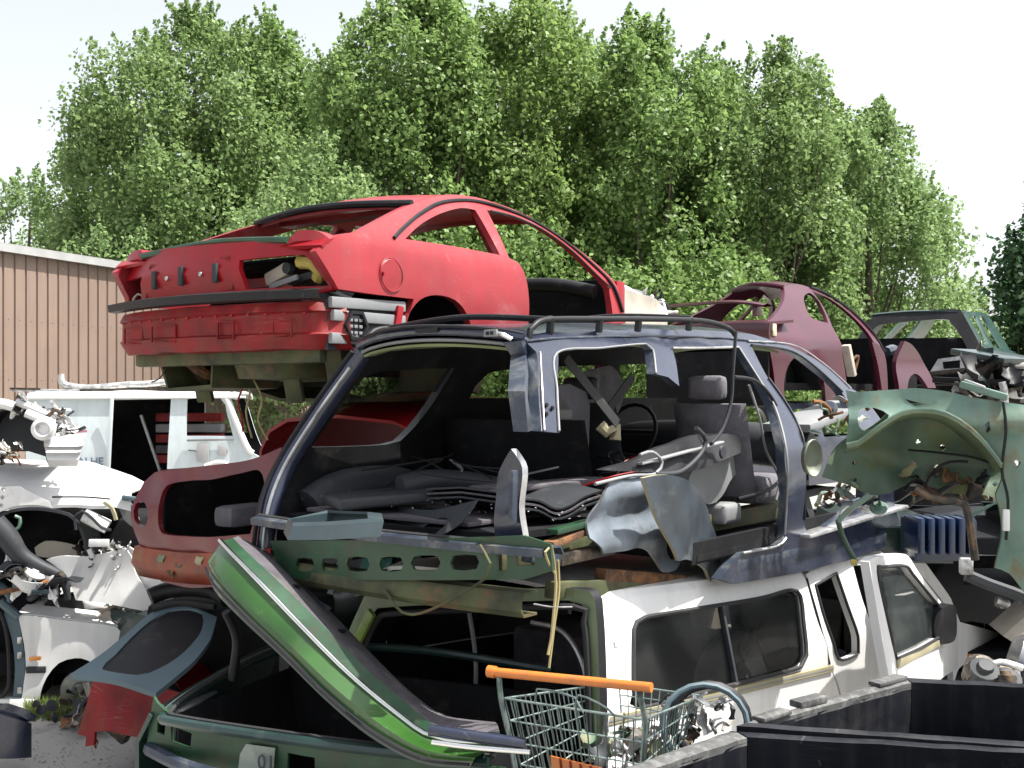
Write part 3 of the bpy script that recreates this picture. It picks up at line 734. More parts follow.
# floor, far door inner trim, bulkhead, wheel houses, underbody
fl = MB(); zf = .10
fl.loft([[Vector((x, y, zf + dent((x, y, 0), .03, 2))) for y in (.06, .4, .84, 1.28, 1.62)] for x in (.08, .4, .8, 1.2, 1.8, 2.4, 3.0)], M['under'], thick=-.04)
fl.bar((.35, .35, .02), (2.6, .35, .02), .10, .12, M['under'], bev=.02); fl.bar((.35, 1.33, .02), (2.6, 1.33, .02), .10, .12, M['under'], bev=.02)
fl.lathe([(0, -.16), (.26, -.15), (.30, -.02), (.30, .08)], M['under'], 24, Matrix.Translation((.42, .75, .02)))
fl.bar((.06, .10, -.01), (.06, 1.58, -.01), .06, .10, M['under'], bev=.02)
fl.build('floor_pan', car)
su = MB()
su.tube([(.55, .15, -.02), (.62, .5, -.10), (.62, 1.1, -.10), (.55, 1.5, -.02)], .035, M['under'], 8)
for y in (.28, .62, 1.38): su.bar((.30, y, .05), (.42, y + .05, -.26), .10, .04, M['under'], bev=.01)
su.tube([(.10, 1.2, -.03), (.3, 1.15, -.12), (.9, .95, -.09), (2.2, .9, -.06)], .03, M['rust'], 8)
su.loft([[Vector((x, y, z)) for y, z in ((.15, .05), (.2, -.2), (.5, -.26), (1.15, -.26), (1.5, -.18), (1.55, .05))] for x in (.75, .95, 1.35, 1.5)], M['under'], thick=.02)
su.loft([[Vector((x, y, z)) for y, z in ((1.0, .02), (1.02, -.18), (1.4, -.2), (1.5, .02))] for x in (.12, .2, .55, .62)], M['under'], thick=.02)
su.build('rear_subframe', car)
wh = MB()
cw = F.hit(437, 335, 1, S)
arc = [Vector((cw.x + .30 * math.cos(a), 0, cw.z + .33 * math.sin(a))) for a in [math.pi * i / 14 for i in range(15)]]
wh.loft([[Vector((p.x, y, p.z)) for p in arc] for y in (.05, .15, .30, .42)], M['dark'], thick=.01)
wh.add([Vector((p.x, .42, p.z)) for p in arc], [tuple(range(15))], M['dark'])
wh.build('wheel_house', car); mirc(wh).build('wheel_house', car)
bh = MB()
bh.box((2.86, HWD, .36), (.05, 1.5, .48), M['dark'], bev=.01)
bh.tube([(2.74, .12, .50), (2.70, .5, .57), (2.70, 1.2, .57), (2.74, 1.55, .5)], .05, M['black'], 10)
bh.build('bulkhead', car)
id_ = MB(); id_.box((2.05, 1.60, .36), (1.25, .05, .44), M['black'], bev=.02); id_.box((2.05, 1.585, .575), (1.25, .06, .03), M['redd'], bev=.008)
id_.box((2.05, 1.565, .40), (.8, .04, .10), M['greyd'], bev=.015); id_.box((1.75, 1.57, .25), (.35, .03, .16), M['redd'], bev=.02); id_.tube([(1.6, 1.56, .5), (1.9, 1.55, .44), (2.3, 1.56, .5)], .02, M['grey'], 6)
id_.build('door_trim', car, label='far door inner trim, black with a red top edge')
qp = MB(); qp.box((1.1, 1.60, .33), (.75, .04, .42), M['redd'], bev=.01); qp.build('quarter_inner_panel', car)
pkl = MB(); pkl.box((.62, HWD, .53), (.5, 1.4, .03), M['dark'], bev=.01); pkl.build('parcel_shelf', car)
sm_ = MB(); q_ = F.pts([(480, 333), (500, 331), (527, 329)], 1, S); sm_.tube([p + Vector((0, -.012, 0)) for p in q_], .022, M['grey'], 8); sm_.build('side_moulding', car)
# hinge pillar and wing remains in front of the door opening
hp = MB(); a = F.hit(617, 292, 1, S); b = F.hit(628, 330, 1, S)
hp.box(((a.x + b.x) / 2 + .05, .07, .34), (.12, .07, .50), M['redb'], bev=.012)
for z in (.22, .42): hp.box(((a.x + b.x) / 2 - .02, .02, z), (.05, .02, .05), M['redd'], bev=.004)
hp.build('hinge_pillar', car); mirc(hp).build('hinge_pillar', car)
wg = MB()
wp = [(618, 288, 1), (640, 293), (655, 300), (664, 312), (668, 330, 1), (652, 340), (630, 338, 1)]
sheet(wg, F.loop(wp, 1, .04), [], lambda x, z: (x, .04 + dent((x, 0, z), .05, 5), z), M['beige'], .012, (0, 1, 0), .04)
wg.box((3.25, .2, .30), (.4, .18, .22), M['grease'], bev=.02)
wg.tube([(3.0, .1, .42), (3.3, .2, .5), (3.6, .3, .38)], .03, M['alu'], 8)
wg.build('front_wing', car, label='pale crumpled front wing remnant')
# cables hanging from the tail
cb = MB()
for (a, b, c_, d) in (((244, 372), (250, 392), (246, 412), (252, 438)), ((248, 370), (262, 398), (258, 420), (268, 440)), ((250, 372), (238, 400), (241, 415), (243, 432))):
    cb.tube([F.hit(*p, 0, .42) for p in (a, b, c_, d)], .006, random.choice([M['cable'], M['black'], M['redb']]), 5)
cb.build('hanging_wires', car); cb = MB()
cb.tube([F.hit(168, 365, 0, .1), F.hit(160, 378, 0, .1), F.hit(152, 382, 0, .1)], .004, M['black'], 5)
cb.build('hanging_wires', car)
M['liner2'] = mat('blue_black_arch_liner', (.030, .040, .052), .4, var=.3, vscale=6, dirt=(.10, .11, .11), damt=.3, coat=.2)
# ------------------------------------------------------------------ dark blue estate car shell in the middle of the pile
F = Frame(.134, 4.11, 1.41, 38.5, 0, 0)
HW = .85
def twy(x, z):
    t = max(0, z - .42); return .55 * t + .28 * t * t - .02 * math.exp(-((z - .2) / .15) ** 2)
S = Surf(0.0, lambda p: twy(p.x, p.z)); SL = Surf(2 * HW, lambda p: 2 * HW - twy(p.x, p.z))
car = F.empty('scrapped_car', 'dark blue estate car shell with roof rails and a cut open side in the middle', 'car', 'scrapped cars in the stacks')
mirw = lambda mb: mirc(mb, HW)
roofpx = [(524, 336, 1), (560, 331), (640, 329), (700, 330), (742, 333), (766, 338), (800, 351), (825, 366), (848, 386)]
outl = roofpx[:-1] + [(848, 386), (862, 394, 1), (884, 425), (893, 470), (896, 510), (903, 528, 1), (902, 537, 1), (868, 554), (800, 572), (735, 584, 1), (721, 579, 1), (742, 553, 1), (775, 546, 1),
        (784, 534), (787, 480), (785, 446), (777, 414), (766, 391), (739, 348, 1), (672, 348, 1), (676, 360), (680, 386, 1), (668, 377, 1), (655, 374, 1), (652, 350), (647, 344, 1), (600, 347), (558, 352, 1), (557, 390), (559, 433, 1), (541, 431, 1), (539, 390), (536, 352), (527, 343, 1)]
fdoor = [(751, 345, 1), (790, 351), (816, 368), (841, 392), (858, 430), (864, 470), (864, 500, 1), (812, 536, 1), (804, 520), (804, 450), (797, 424), (785, 402), (768, 378)]
fn = lambda x, z: (x, twy(x, z) + dent((x, 0, z), .010, 4), z)
sd = MB(); sheet(sd, F.loop(outl, 1, S), [F.loop(fdoor, 1, S)], fn, M['navy'], .05, (0, 1, 0), .035, m2=M['dark'], rimm=M['navym'])
sd.build('body_side', car, ang=50)
# bright seams and rubber along the openings
sm = MB()
def strip2(mb, pts, r, m, off=-.006, sf=None, closed=False):
    mb.tube([p + Vector((0, off, 0)) for p in F.pts(pts, 1, sf or S)], r, m, 6, closed=closed)
strip2(sm, [(539, 352), (541, 390), (543, 430)], .004, M['steel'])
strip2(sm, [(558, 431), (556, 390), (556, 353), (600, 348), (645, 344), (652, 350), (655, 373)], .005, M['grey'])
strip2(sm, [(672, 348), (700, 348), (738, 347)], .006, M['steel'], off=-.004)
strip2(sm, [(751, 345), (790, 351), (816, 368), (842, 392)], .007, M['black'], off=-.004)
strip2(sm, [(747, 341), (792, 345), (822, 363), (850, 388)], .004, M['steel'], off=-.008)
strip2(sm, [(739, 348), (766, 391), (777, 414), (785, 446), (787, 480), (784, 534)], .006, M['grey'], off=-.004)
strip2(sm, [(768, 378), (785, 402), (797, 424), (804, 450), (804, 520)], .007, M['black'], off=-.004)
strip2(sm, [(525, 341), (560, 338), (640, 336), (700, 337), (738, 339), (765, 343)], .005, M['navym'], off=-.006)
strip2(sm, [(742, 553), (776, 546), (785, 538)], .006, M['steel'])
sm.build('door_seam', car)
# bolts on the cut pillar
for px, py in ((545, 405), (545, 414), (551, 408)):
    bt = MB(); bt.lathe([(0, .008), (.008, .008), (.010, 0)], M['black'], 8, Matrix.Translation(F.hit(px, py, 1, S) + Vector((0, -.004, 0))) @ Matrix.Rotation(math.pi / 2, 4, 'X')); bt.build('bolt', car)
# left side
RE = [Vector(p) for p in F.pts(roofpx, 1, S)]; re = crom(RE, False, .1)
xr, zr = re[0].x, re[0].z
lo = [(p.x, p.z, 0) for p in re[:-1:2]] + [(re[-1].x, re[-1].z, 0), (re[-1].x + .35, .42, 1), (re[-1].x + .40, .0, 1), (.05, .0, 1)]
lo += [(p[0], p[1], 0) for p in F.loop([(258, 545), (266, 505), (280, 468), (312, 418), (345, 370)], 1, SL)]
w1 = [(304, 447, 1), (330, 411), (357, 377), (400, 370), (447, 368, 1), (424, 405), (400, 434), (380, 444)]
w2 = [(462, 398, 1), (480, 374), (530, 368), (596, 365, 1), (602, 398, 1)]
w3 = [(612, 365, 1), (690, 362, 1), (694, 398, 1), (616, 398, 1)]
w4 = [(702, 362, 1), (742, 364, 0), (775, 384, 1), (704, 382, 1)]
fnl = lambda x, z: (x, 2 * HW - twy(x, z), z)
ls = MB(); sheet(ls, lo, [F.loop(w, 1, SL) for w in (w1, w2, w3, w4)], fnl, M['navy'], .055, (0, -1, 0), .06, m2=M['dark'], rimm=M['greyd'])
ls.build('body_side', car, ang=50)
gl = MB(); sheet(gl, F.loop([(330, 411, 1), (357, 377), (400, 370), (447, 368, 1), (432, 392, 1), (380, 395, 1)], 1, SL), [], lambda x, z: (x, 2 * HW - twy(x, z) - .03, z), M['glassd'], .004, (0, 1, 0), .1)
gl.build('window_pane', car)
# rear corner posts
co = MB()
q = [F.hit(p[0], p[1], 1, SL) for p in [(262, 548), (268, 505), (283, 466), (314, 416), (348, 368), (360, 352)]]
co.tube([p + Vector((0, -.03, 0)) for p in q], .045, M['navy'], 10)
co.tube([p + Vector((-.05, .0, 0)) for p in q], .012, M['black'], 6)
co.tube([p + Vector((-.045, -.06, 0)) for p in q[:5]], .008, M['steel'], 6)
co.build('rear_pillar', car)
# hanging remnant of the right rear pillar
rp = MB()
a = F.hit(533, 343, 1, S); b = F.hit(531, 430, 1, S)
rp.loft([[Vector((a.x - .05, a.y + .10 - .1 * t, a.z + .01)) for t in (0, .4, .8, 1)], [Vector((a.x - .03, a.y + .03 + .05 - .08 * t, (a.z + b.z) / 2 + .10)) for t in (0, .4, .8, 1)],
         [Vector((b.x - .02, b.y + .05 - .08 * t + .03, (a.z + b.z) / 2 - .05)) for t in (0, .4, .8, 1)], [Vector((b.x + .01, b.y + .07 - .07 * t, b.z)) for t in (0, .4, .8, 1)]], M['navy'], thick=.03, m2=M['navym'])
rp.build('rear_pillar', car, label='torn off upper stub of the right rear pillar')
st = MB()
so = [(493, 537, 1), (494, 500), (495, 478), (503, 460), (511, 449, 1), (519, 462), (522, 475), (521, 505), (523, 540, 1)]
sheet(st, F.loop(so, 0, .03), [], lambda y, z: (.03 + .5 * (y - .15) ** 2 + dent((0, y, z), .02, 6), y, z), M['navy'], .035, (1, 0, 0), .03, rimm=M['steel'])
c = F.hit(512, 485, 0, -.01); st.bar(F.hit(514, 470, 0, 0), F.hit(513, 525, 0, 0), .035, .02, M['navym'], bev=.008)
st.build('rear_pillar', car, label='lower stub of the cut right rear pillar')
# roof
def wrow(p, crown=.045, bow=.10, lift=0.0, inset=0.0):
    n = 16; yy = p.y + inset
    return [Vector((p.x - bow * math.sin(math.pi * i / n), yy + (2 * HW - 2 * yy) * i / n, p.z + lift + crown * math.sin(math.pi * i / n) ** .7)) for i in range(n + 1)]
rf = MB(); rr = re[:-6]
zoff = 0
rf.loft([wrow(p, .045, .10 if i < 3 else .02) for i, p in enumerate(rr)], M['navy'], thick=-.02)
rf.build('roof', car)
hd = MB()
M['headl'] = mat('green_lit_headliner', (.17, .20, .09), .95, var=.2, vscale=3, dirt=(.08, .08, .04), damt=.25)  # green light reflected onto the lining is part of this colour
hd.loft([wrow(p, .035, .08, -.045 - .012 * (i < 2), .03) for i, p in enumerate(rr)], M['headl'], thick=-.012); hd.build('headliner', car)
rg = MB(); rg.tube(wrow(re[0], .045, .11, -.012), .020, M['navy'], 8); rg.tube(wrow(re[0], .045, .135, .006), .009, M['black'], 6); rg.tube(wrow(re[0], .04, .09, -.045, .02), .008, M['grey'], 6)
q = wrow(re[0], .045, .12, -.01)
rg.box(q[7] + Vector((-.012, 0, 0)), (.014, .13, .025), M['black'], bev=.005)
rg.box(q[2] + Vector((-.022, 0, .0)), (.012, .07, .03), M['grey'], bev=.004)
for k in (2.3, 1.7): rg.box(q[2] + Vector((-.03, .02 * (k - 2) * 2, 0)), (.01, .012, .014), M['black'])
rg.tube([q[1] + Vector((-.02, .05, .01)), q[1] + Vector((-.04, 0, 0)), q[1] + Vector((-.02, -.03, -.02))], .010, M['steel'], 6)
rg.build('tailgate_frame', car)
# roof rack
rk = MB()
rail = [(529, 340), (530, 330), (537, 323), (552, 319.5), (600, 319), (640, 319), (690, 320), (714, 323), (730, 329), (735, 335)]
rq = [F.hit(px, py, 1, .36) for px, py in rail]
for q in (rq,): rk.tube(q, .014, M['black'], 10)
for px in (551, 600, 639, 690): 
    a = F.hit(px, 317, 1, .36); rk.tube([a, a + Vector((.02, .02, -.065))], .018, M['greyd'], 8)
rkl = mirw(rk)
rk.build('roof_rail', car); rkl.build('roof_rail', car)
cb = MB(); cb.tube([rq[3] + Vector((0, 0, .0)), Vector((rq[3].x - .02, HW, rq[3].z + .03)), Vector((rq[3].x, 2 * HW - .36, rq[3].z))], .014, M['black'], 8); 
a = F.hit(690, 318, 1, .36); cb.tube([a, Vector((a.x, HW, a.z + .03)), Vector((a.x, 2 * HW - .36, a.z))], .014, M['black'], 8)
cb.build('roof_crossbar', car)
# rear panel
XP = -.02
rpn = MB()
rows = [(268, 541, 1), (521, 536, 1), (545, 545, 1), (547, 572, 1), (522, 580, 1), (282, 578, 1)]
sl = []
for (cx, cy, w, h) in ((309, 564, 10, 7), (335, 564, 9, 7), (365, 563, 12, 7.5), (398, 563, 12, 7.5), (431, 562, 14, 7.5), (467, 562, 13, 8)):
    sl.append([(cx - w, cy), (cx - w * .8, cy - h * .85), (cx, cy - h), (cx + w * .8, cy - h * .85), (cx + w, cy), (cx + w * .8, cy + h * .85), (cx, cy + h), (cx - w * .8, cy + h * .85)])
sl.append([(496, 552, 1), (506, 552, 1), (506, 571, 1), (497, 571, 1)]); sl.append([(514, 556, 1), (531, 557, 1), (531, 566, 1), (515, 566, 1)])
bx = lambda y: XP - .07 * (1 - ((y - HW) / HW) ** 2) + .0
sheet(rpn, F.loop(rows, 0, XP - .03), [F.loop(s_, 0, XP - .03) for s_ in sl], lambda y, z: (bx(y) + dent((0, y, z), .008, 5), y, z), M['greenp'], .012, (1, 0, 0), .04)
rpn.build('rear_panel', car, ang=50)
lp = MB(); z = F.hit(400, 539, 0, XP - .05).z
lp.loft([[Vector((bx(y) + dx, y, z + dz)) for y in [i * 1.7 / 16 for i in range(17)]] for dx, dz in ((-.01, -.015), (-.015, .008), (.02, .014), (.10, .01), (.12, -.02))], M['navym'], thick=.008)
lp.tube([Vector((bx(y) + .03, y, z + .02)) for y in [i * 1.7 / 16 for i in range(17)]], .012, M['rubber'], 6)
lp.build('loading_sill', car)
bb = MB(); zb = F.hit(400, 590, 0, -.06).z
bb.loft([[Vector((bx(y) + .02 + dx, y, zb + dz)) for y in [.1 + i * 1.5 / 16 for i in range(17)]] for dx, dz in ((.08, .05), (.0, .05), (-.02, .02), (-.02, -.02), (0, -.045), (.08, -.045))], M['under'], thick=.01)
bb.build('bumper_beam', car)
# floor and inner structure
fl = MB()
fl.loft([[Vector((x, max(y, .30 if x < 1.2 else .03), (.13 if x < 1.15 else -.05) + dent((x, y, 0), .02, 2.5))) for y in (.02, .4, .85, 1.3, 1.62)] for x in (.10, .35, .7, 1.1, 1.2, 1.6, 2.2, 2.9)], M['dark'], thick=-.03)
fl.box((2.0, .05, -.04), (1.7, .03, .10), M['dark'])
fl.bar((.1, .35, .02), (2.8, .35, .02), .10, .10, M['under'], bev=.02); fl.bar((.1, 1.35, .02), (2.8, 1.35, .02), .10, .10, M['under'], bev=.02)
fl.build('floor_pan', car)
sill = MB(); sill.bar(F.hit(728, 566, 1, .05), F.hit(902, 532, 1, .05), .10, .09, M['navym'], bev=.02)
sill.bar(F.hit(800, 536, 1, .0), F.hit(900, 506, 1, .0), .12, .02, M['steel'], bev=.005)
sill.build('sill', car)
ca = MB(); ca.box((.55, 1.0, .155), (.85, 1.0, .02), M['liner'], bev=.008)
ca.build('load_floor_carpet', car)
it = MB()     # inner trim on the far side: wheel arch hump and armrest
it.tube([(.25, 1.62, .14), (.45, 1.60, .22), (.8, 1.60, .22), (1.1, 1.62, .14)], .10, M['greyd'], 14)
it.box((1.75, 1.60, .30), (1.0, .06, .32), M['dark'], bev=.02)
it.build('inner_side_trim', car)
lb = MB(); q = [F.hit(px, py, 2, .18) for px, py in ((286, 533), (330, 525), (376, 527), (378, 536), (330, 540), (290, 541))]
lb.loft([[p + Vector((0, 0, .00)) for p in q], [p + Vector((.02, 0, .045)) for p in q], [(p + q[0]) / 2 * .3 + p * .7 + Vector((.02, 0, .05)) for p in q]], M['tealdk'], thick=.01, closed=True)
lb.build('rear_corner_trim', car)
# seats
def seat(mb, c, w, hb, m, lean=.25, hr=True):
    c = Vector(c)
    mb.loft([[c + Vector((dx + math.cos(a) * rx * .55, math.sin(a) * w / 2, dz)) for a in [i * math.pi / 8 for i in range(16)]] for dx, dz, rx in ((0, 0, .02), (0, .0, .10), (-lean * hb * .3, hb * .3, .13), (-lean * hb * .7, hb * .7, .11), (-lean * hb, hb, .07), (-lean * hb, hb + .005, .01))], m, closed=True)
    mb.box(c + Vector((.25, 0, .03)), (.48, w, .15), m, bev=.05)
    if hr: mb.box(c + Vector((-lean * hb - .02, 0, hb + .09)), (.08, w * .5, .13), m, bev=.035)
for (x, y, w, hb, mm, nm) in ((2.15, .42, .44, .50, M['seat'], None), (2.15, 1.25, .46, .50, M['greyd'], None), (1.28, 1.12, .95, .42, M['dark'], None)):
    s_ = MB(); seat(s_, (x, y, .14), w, hb, mm, hr=(w < .6)); s_.build('seat', car, ang=60)
hm = MB(); a = F.hit(575, 395, 1, .95)   # grey edge of the folded seat back
hm.loft([[F.hit(px, py, 1, .75 + dy) for px, py in l] for dy, l in ((0, [(556, 386), (570, 384), (586, 392), (590, 405), (588, 478), (574, 479), (572, 410), (558, 396)]),)] + [[F.hit(px, py, 1, .75) + Vector((0, .10, 0)) for px, py in [(556, 386), (570, 384), (586, 392), (590, 405), (588, 478), (574, 479), (572, 410), (558, 396)]]], M['grey'], closed=True)
hm.add([F.hit(px, py, 1, .75) for px, py in [(556, 386), (570, 384), (586, 392), (590, 405), (588, 478), (574, 479), (572, 410), (558, 396)]], [(0, 1, 2, 7), (2, 3, 6, 7), (3, 4, 5, 6)], M['seat'])
hm.build('seat_back_edge', car)
# dashboard
db = MB(); db.tube([(2.85, .2, .36), (2.78, .6, .40), (2.78, 1.2, .40), (2.85, 1.5, .36)], .13, M['greyd'], 12); db.build('dashboard', car)
ck = MB(); ck.bar(F.hit(786, 428, 1, .25), F.hit(850, 404, 1, .25), .30, .05, M['grey'], bev=.015); ck.build('cowl_panel', car)
sw = MB(); c = Vector((2.55, 1.25, .46))
sw.tube([c + Vector((math.sin(a) * .06, math.cos(a) * .18, math.sin(a) * .17)) for a in [i * math.pi / 10 for i in range(20)]], .013, M['black'], 7, closed=True); sw.bar(c + Vector((0, -.17, 0)), c + Vector((0, .17, 0)), .03, .03, M['black'], bev=.01)
sw.build('steering_wheel', car)
# seat belts, hoses
be = MB(); be.bar(F.hit(566, 358, 1, .5), F.hit(618, 424, 1, .42), .05, .006, M['rubber'], up=(0, 1, 0)); be.build('seat_belt', car)
be = MB(); be.bar(F.hit(610, 408, 1, .6), F.hit(633, 376, 1, .6), .05, .006, M['rubber'], up=(0, 1, 0)); be.build('seat_belt', car)
tr = MB(); sheet(tr, F.loop([(598, 372, 1), (640, 366), (652, 392), (640, 415), (605, 412, 1)], 1, 1.1), [], lambda x, z: (x, 1.1 + .2 * x - .3 + dent((x, 0, z), .05, 4), z), M['liner'], .01, (0, 1, 0), .05); tr.build('loose_side_lining', car)
yp = MB(); yp.tube([F.hit(600, 425, 1, .55), F.hit(607, 432, 1, .52), F.hit(616, 428, 1, .5), F.hit(615, 440, 1, .5)], .03, M['tan'], 8); yp.build('torn_seat_foam', car)
ho = MB(); ho.tube([F.hit(px, py, 1, .10) for px, py in ((736, 332), (733, 370), (731, 402), (722, 430), (711, 444))], .014, M['greyd'], 8, flat=.6); ho.build('hanging_seal', car)
ho = MB(); ho.tube([F.hit(px, py, 1, .14) for px, py in ((734, 377), (757, 382), (776, 406), (784, 445), (782, 475), (768, 490), (738, 499))], .010, M['black'], 8); ho.build('door_seal', car)
ho = MB(); ho.tube([F.hit(px, py, 1, .16) for px, py in ((749, 385), (760, 420), (766, 450), (779, 478), (776, 500))], .007, M['grey'], 6); ho.build('seat_belt', car)
# wheel house with liner
cw = F.hit(652, 560, 1, .2)
wi = MB()
inn = [(590, 538, 1), (598, 505), (608, 487), (620, 480), (645, 477, 0), (652, 500), (664, 527), (679, 556), (676, 570, 1), (664, 572), (654, 558), (640, 548), (604, 554, 1)]
fw = lambda x, z: .16 - .07 * math.sin(z * 30) * .3 + dent((x, 1, z), .022, 6)
sheet(wi, F.loop(inn, 1, Surf(.16, lambda p: fw(p.x, p.z))), [], lambda x, z: (x, fw(x, z), z), M['arch'], .012, (0, 1, 0), .025, rimm=M['steel'])
wi.build('wheel_house', car, ang=60)
wo = MB()
out_ = [(643, 478, 1), (660, 475), (676, 476), (690, 482), (703, 499), (713, 527), (720, 555), (727, 581, 1), (713, 586, 1), (706, 570), (690, 560), (679, 561, 1), (672, 545), (658, 520), (650, 498)]
fo = lambda x, z: .14 - .12 * math.cos(min(1.5, abs(x - .95) * 2.6)) + dent((x, 2, z), .012, 5)
sheet(wo, F.loop(out_, 1, Surf(.1, lambda p: fo(p.x, p.z))), [], lambda x, z: (x, fo(x, z), z), M['liner2'], .022, (.3, 1, 0), .025, rimm=M['tan'], m2=M['dark'])
wo.build('wheel_arch_liner', car, ang=60)
rb_ = MB()
for (a, b, w, mm) in (((548, 545), (592, 528), .03, 'rust'), ((552, 532), (590, 522), .025, 'greenp'), ((527, 556), (556, 560), .05, 'navym'), ((556, 560), (610, 548), .05, 'grease'), ((600, 575), (700, 582), .06, 'rust'), ((550, 590), (640, 585), .07, 'under')):
    p, q = F.hit(*a, 1, .22), F.hit(*b, 1, .22); rb_.bar(p, q, .06, w, M[mm], bev=.008)
rb_.build('torn_chassis_rail', car)
# loose parts lying inside: things of their own
def loose(name, label, cat, mb): o = mb.build(name, frame=F.M, ang=60); return tag(o, label, cat)
tp = MB(); zc = .30
sheet(tp, F.loop([(396, 493, 1), (420, 497), (460, 503), (490, 505, 1), (491, 525), (478, 533), (450, 534), (432, 524), (412, 508)], 0, .28), [F.loop([(446, 521), (455, 514), (468, 513), (477, 520), (470, 529), (455, 530)], 0, .28)],
      lambda y, z: (.28 + 1.2 * (z - .3) + .35 * (y - .6) ** 2, y, z + .05 * math.sin(y * 5)), M['greyd'], .012, (1, 0, 0), .04)
loose('trim_panel', 'twisted grey plastic trim panel with a speaker hole lying in the load area of the blue estate', 'panel', tp)
fm = MB()
for k in range(3):
    q = [F.hit(px, py + k * 5, 1, .35) for px, py in ((524, 498), (540, 500), (556, 508), (570, 505), (585, 496), (602, 490))]
    fm.loft([[p + Vector((0, dy, .03 * math.sin(dy * 5))) for p in crom(q, False, .04)] for dy in (0, .15, .35, .55)], M['liner' if k % 2 else 'greyd'], thick=.008)
loose('floor_mat', 'rumpled pile of grey carpet mats beside the wheel arch of the blue estate', 'mat', fm)
dc = MB()
sheet(dc, F.loop([(600, 470, 1), (640, 458), (668, 446), (700, 436, 0), (735, 434), (745, 440), (738, 452, 1), (715, 462), (690, 470), (650, 472)], 1, .20), [], lambda x, z: (x, .20 + .5 * (z - .4) + dent((x, 0, z), .03, 5), z), M['black'], .03, (0, 1, 0), .04)
dc.bar(F.hit(640, 464, 1, .17), F.hit(722, 442, 1, .17), .03, .012, M['grey'], bev=.004)
c = F.hit(722, 452, 1, .16); dc.lathe([(0, .01), (.03, .01), (.035, 0)], M['greyd'], 12, Matrix.Translation(c) @ Matrix.Rotation(math.pi / 2, 4, 'X'))
loose('door_card', 'black door card with a grey armrest leaning over the front seat of the blue estate', 'door trim', dc)
sb = MB(); q = [(703, 440), (735, 436), (746, 446), (745, 465), (732, 478), (718, 500), (706, 503), (690, 480), (700, 462)]
sheet(sb, F.loop([(a, b, 0) for a, b in q], 1, .28), [], lambda x, z: (x, .28 + dent((x, 0, z), .03, 5), z), M['grey'], .12, (0, 1, 0), .04)
sb.box(F.hit(722, 513, 1, .30), (.20, .14, .11), M['grey'], bev=.03)
loose('seat_side', 'pale grey seat squab shell tipped in the door opening of the blue estate', 'seat part', sb)
for pts, r, mm, lab in ((((595, 484), (630, 476), (655, 474), (662, 462), (652, 452), (640, 455)), .008, 'grey', 'thin grey pipe curling over the mats of the blue estate'),
                        (((655, 474), (680, 472), (700, 455), (706, 440), (696, 428)), .012, 'greyd', 'dark curved rubber seal standing up in front of the grey seat shell')):
    t = MB(); t.tube([F.hit(px, py, 1, .15) for px, py in pts], r, M[mm], 7); loose('rubber_hose', lab, 'hose', t)
fr = MB(); fr.bar(F.hit(480, 490, 1, .7), F.hit(600, 480, 1, .6), .16, .03, M['liner'], bev=.01); fr.bar(F.hit(330, 502, 1, 1.25), F.hit(440, 492, 1, 1.0), .35, .05, M['greyd'], bev=.015)
fr.tube([F.hit(400, 486, 1, 1.1), F.hit(430, 480, 1, 1.05), F.hit(470, 482, 1, 1.0), F.hit(500, 488, 1, .9)], .05, M['greyd'], 10)
loose('parcel_shelf', 'dark folded parcel shelf lying flat behind the rear seats of the blue estate', 'shelf', fr)
# hanging cable in front of the white pickup
t = MB()
for pts, r in ((((551, 545), (554, 560), (556, 585), (554, 610), (551, 640), (548, 655)), .006), (((549, 548), (545, 552), (550, 566), (556, 575)), .005), (((558, 560), (559, 590), (555, 620), (549, 668)), .005)):
    t.tube([F.hit(px, py, 1, -.02) for px, py in pts], r, M['cable'], 6)
t.tube([F.hit(534, 604, 1, -.02), F.hit(552, 607, 1, -.02), F.hit(572, 607, 1, -.02)], .003, M['steel'], 5)
t.tube([F.hit(480, 545, 0, -.09), F.hit(488, 575, 0, -.1), F.hit(430, 610, 0, -.10), F.hit(402, 612, 0, -.10), F.hit(385, 590, 0, -.1)], .006, M['under'], 6)
t.build('hanging_cable', car)

# loose wiring, glass crumbs and torn foam inside
rnd = random.Random(77)
for k in range(9):
    x0, y0 = rnd.uniform(.2, 2.2), rnd.uniform(.25, 1.4); mb = MB()
    mb.tube([(x0 + rnd.uniform(-.3, .3), y0 + rnd.uniform(-.3, .3), .20 + rnd.uniform(0, .22)) for _ in range(6)], .005, M[rnd.choice(['black', 'cable', 'grey', 'redb', 'black'])], 5)
    mb.build('wiring', car)
mb = MB()
for k in range(420):
    c = Vector((rnd.uniform(.12, 1.2), rnd.uniform(.15, 1.55), .20 + rnd.uniform(-.02, .03))); d = Vector((rnd.uniform(-1, 1), rnd.uniform(-1, 1), rnd.uniform(-.4, .4))) * .008
    e = Vector((rnd.uniform(-1, 1), rnd.uniform(-1, 1), rnd.uniform(0, .8))) * .008; mb.add([c, c + d, c + d + e, c + e], [(0, 1, 2, 3)], M['grey'])
o = mb.build('glass_crumbs', car, smooth=False); o['kind'] = 'stuff'
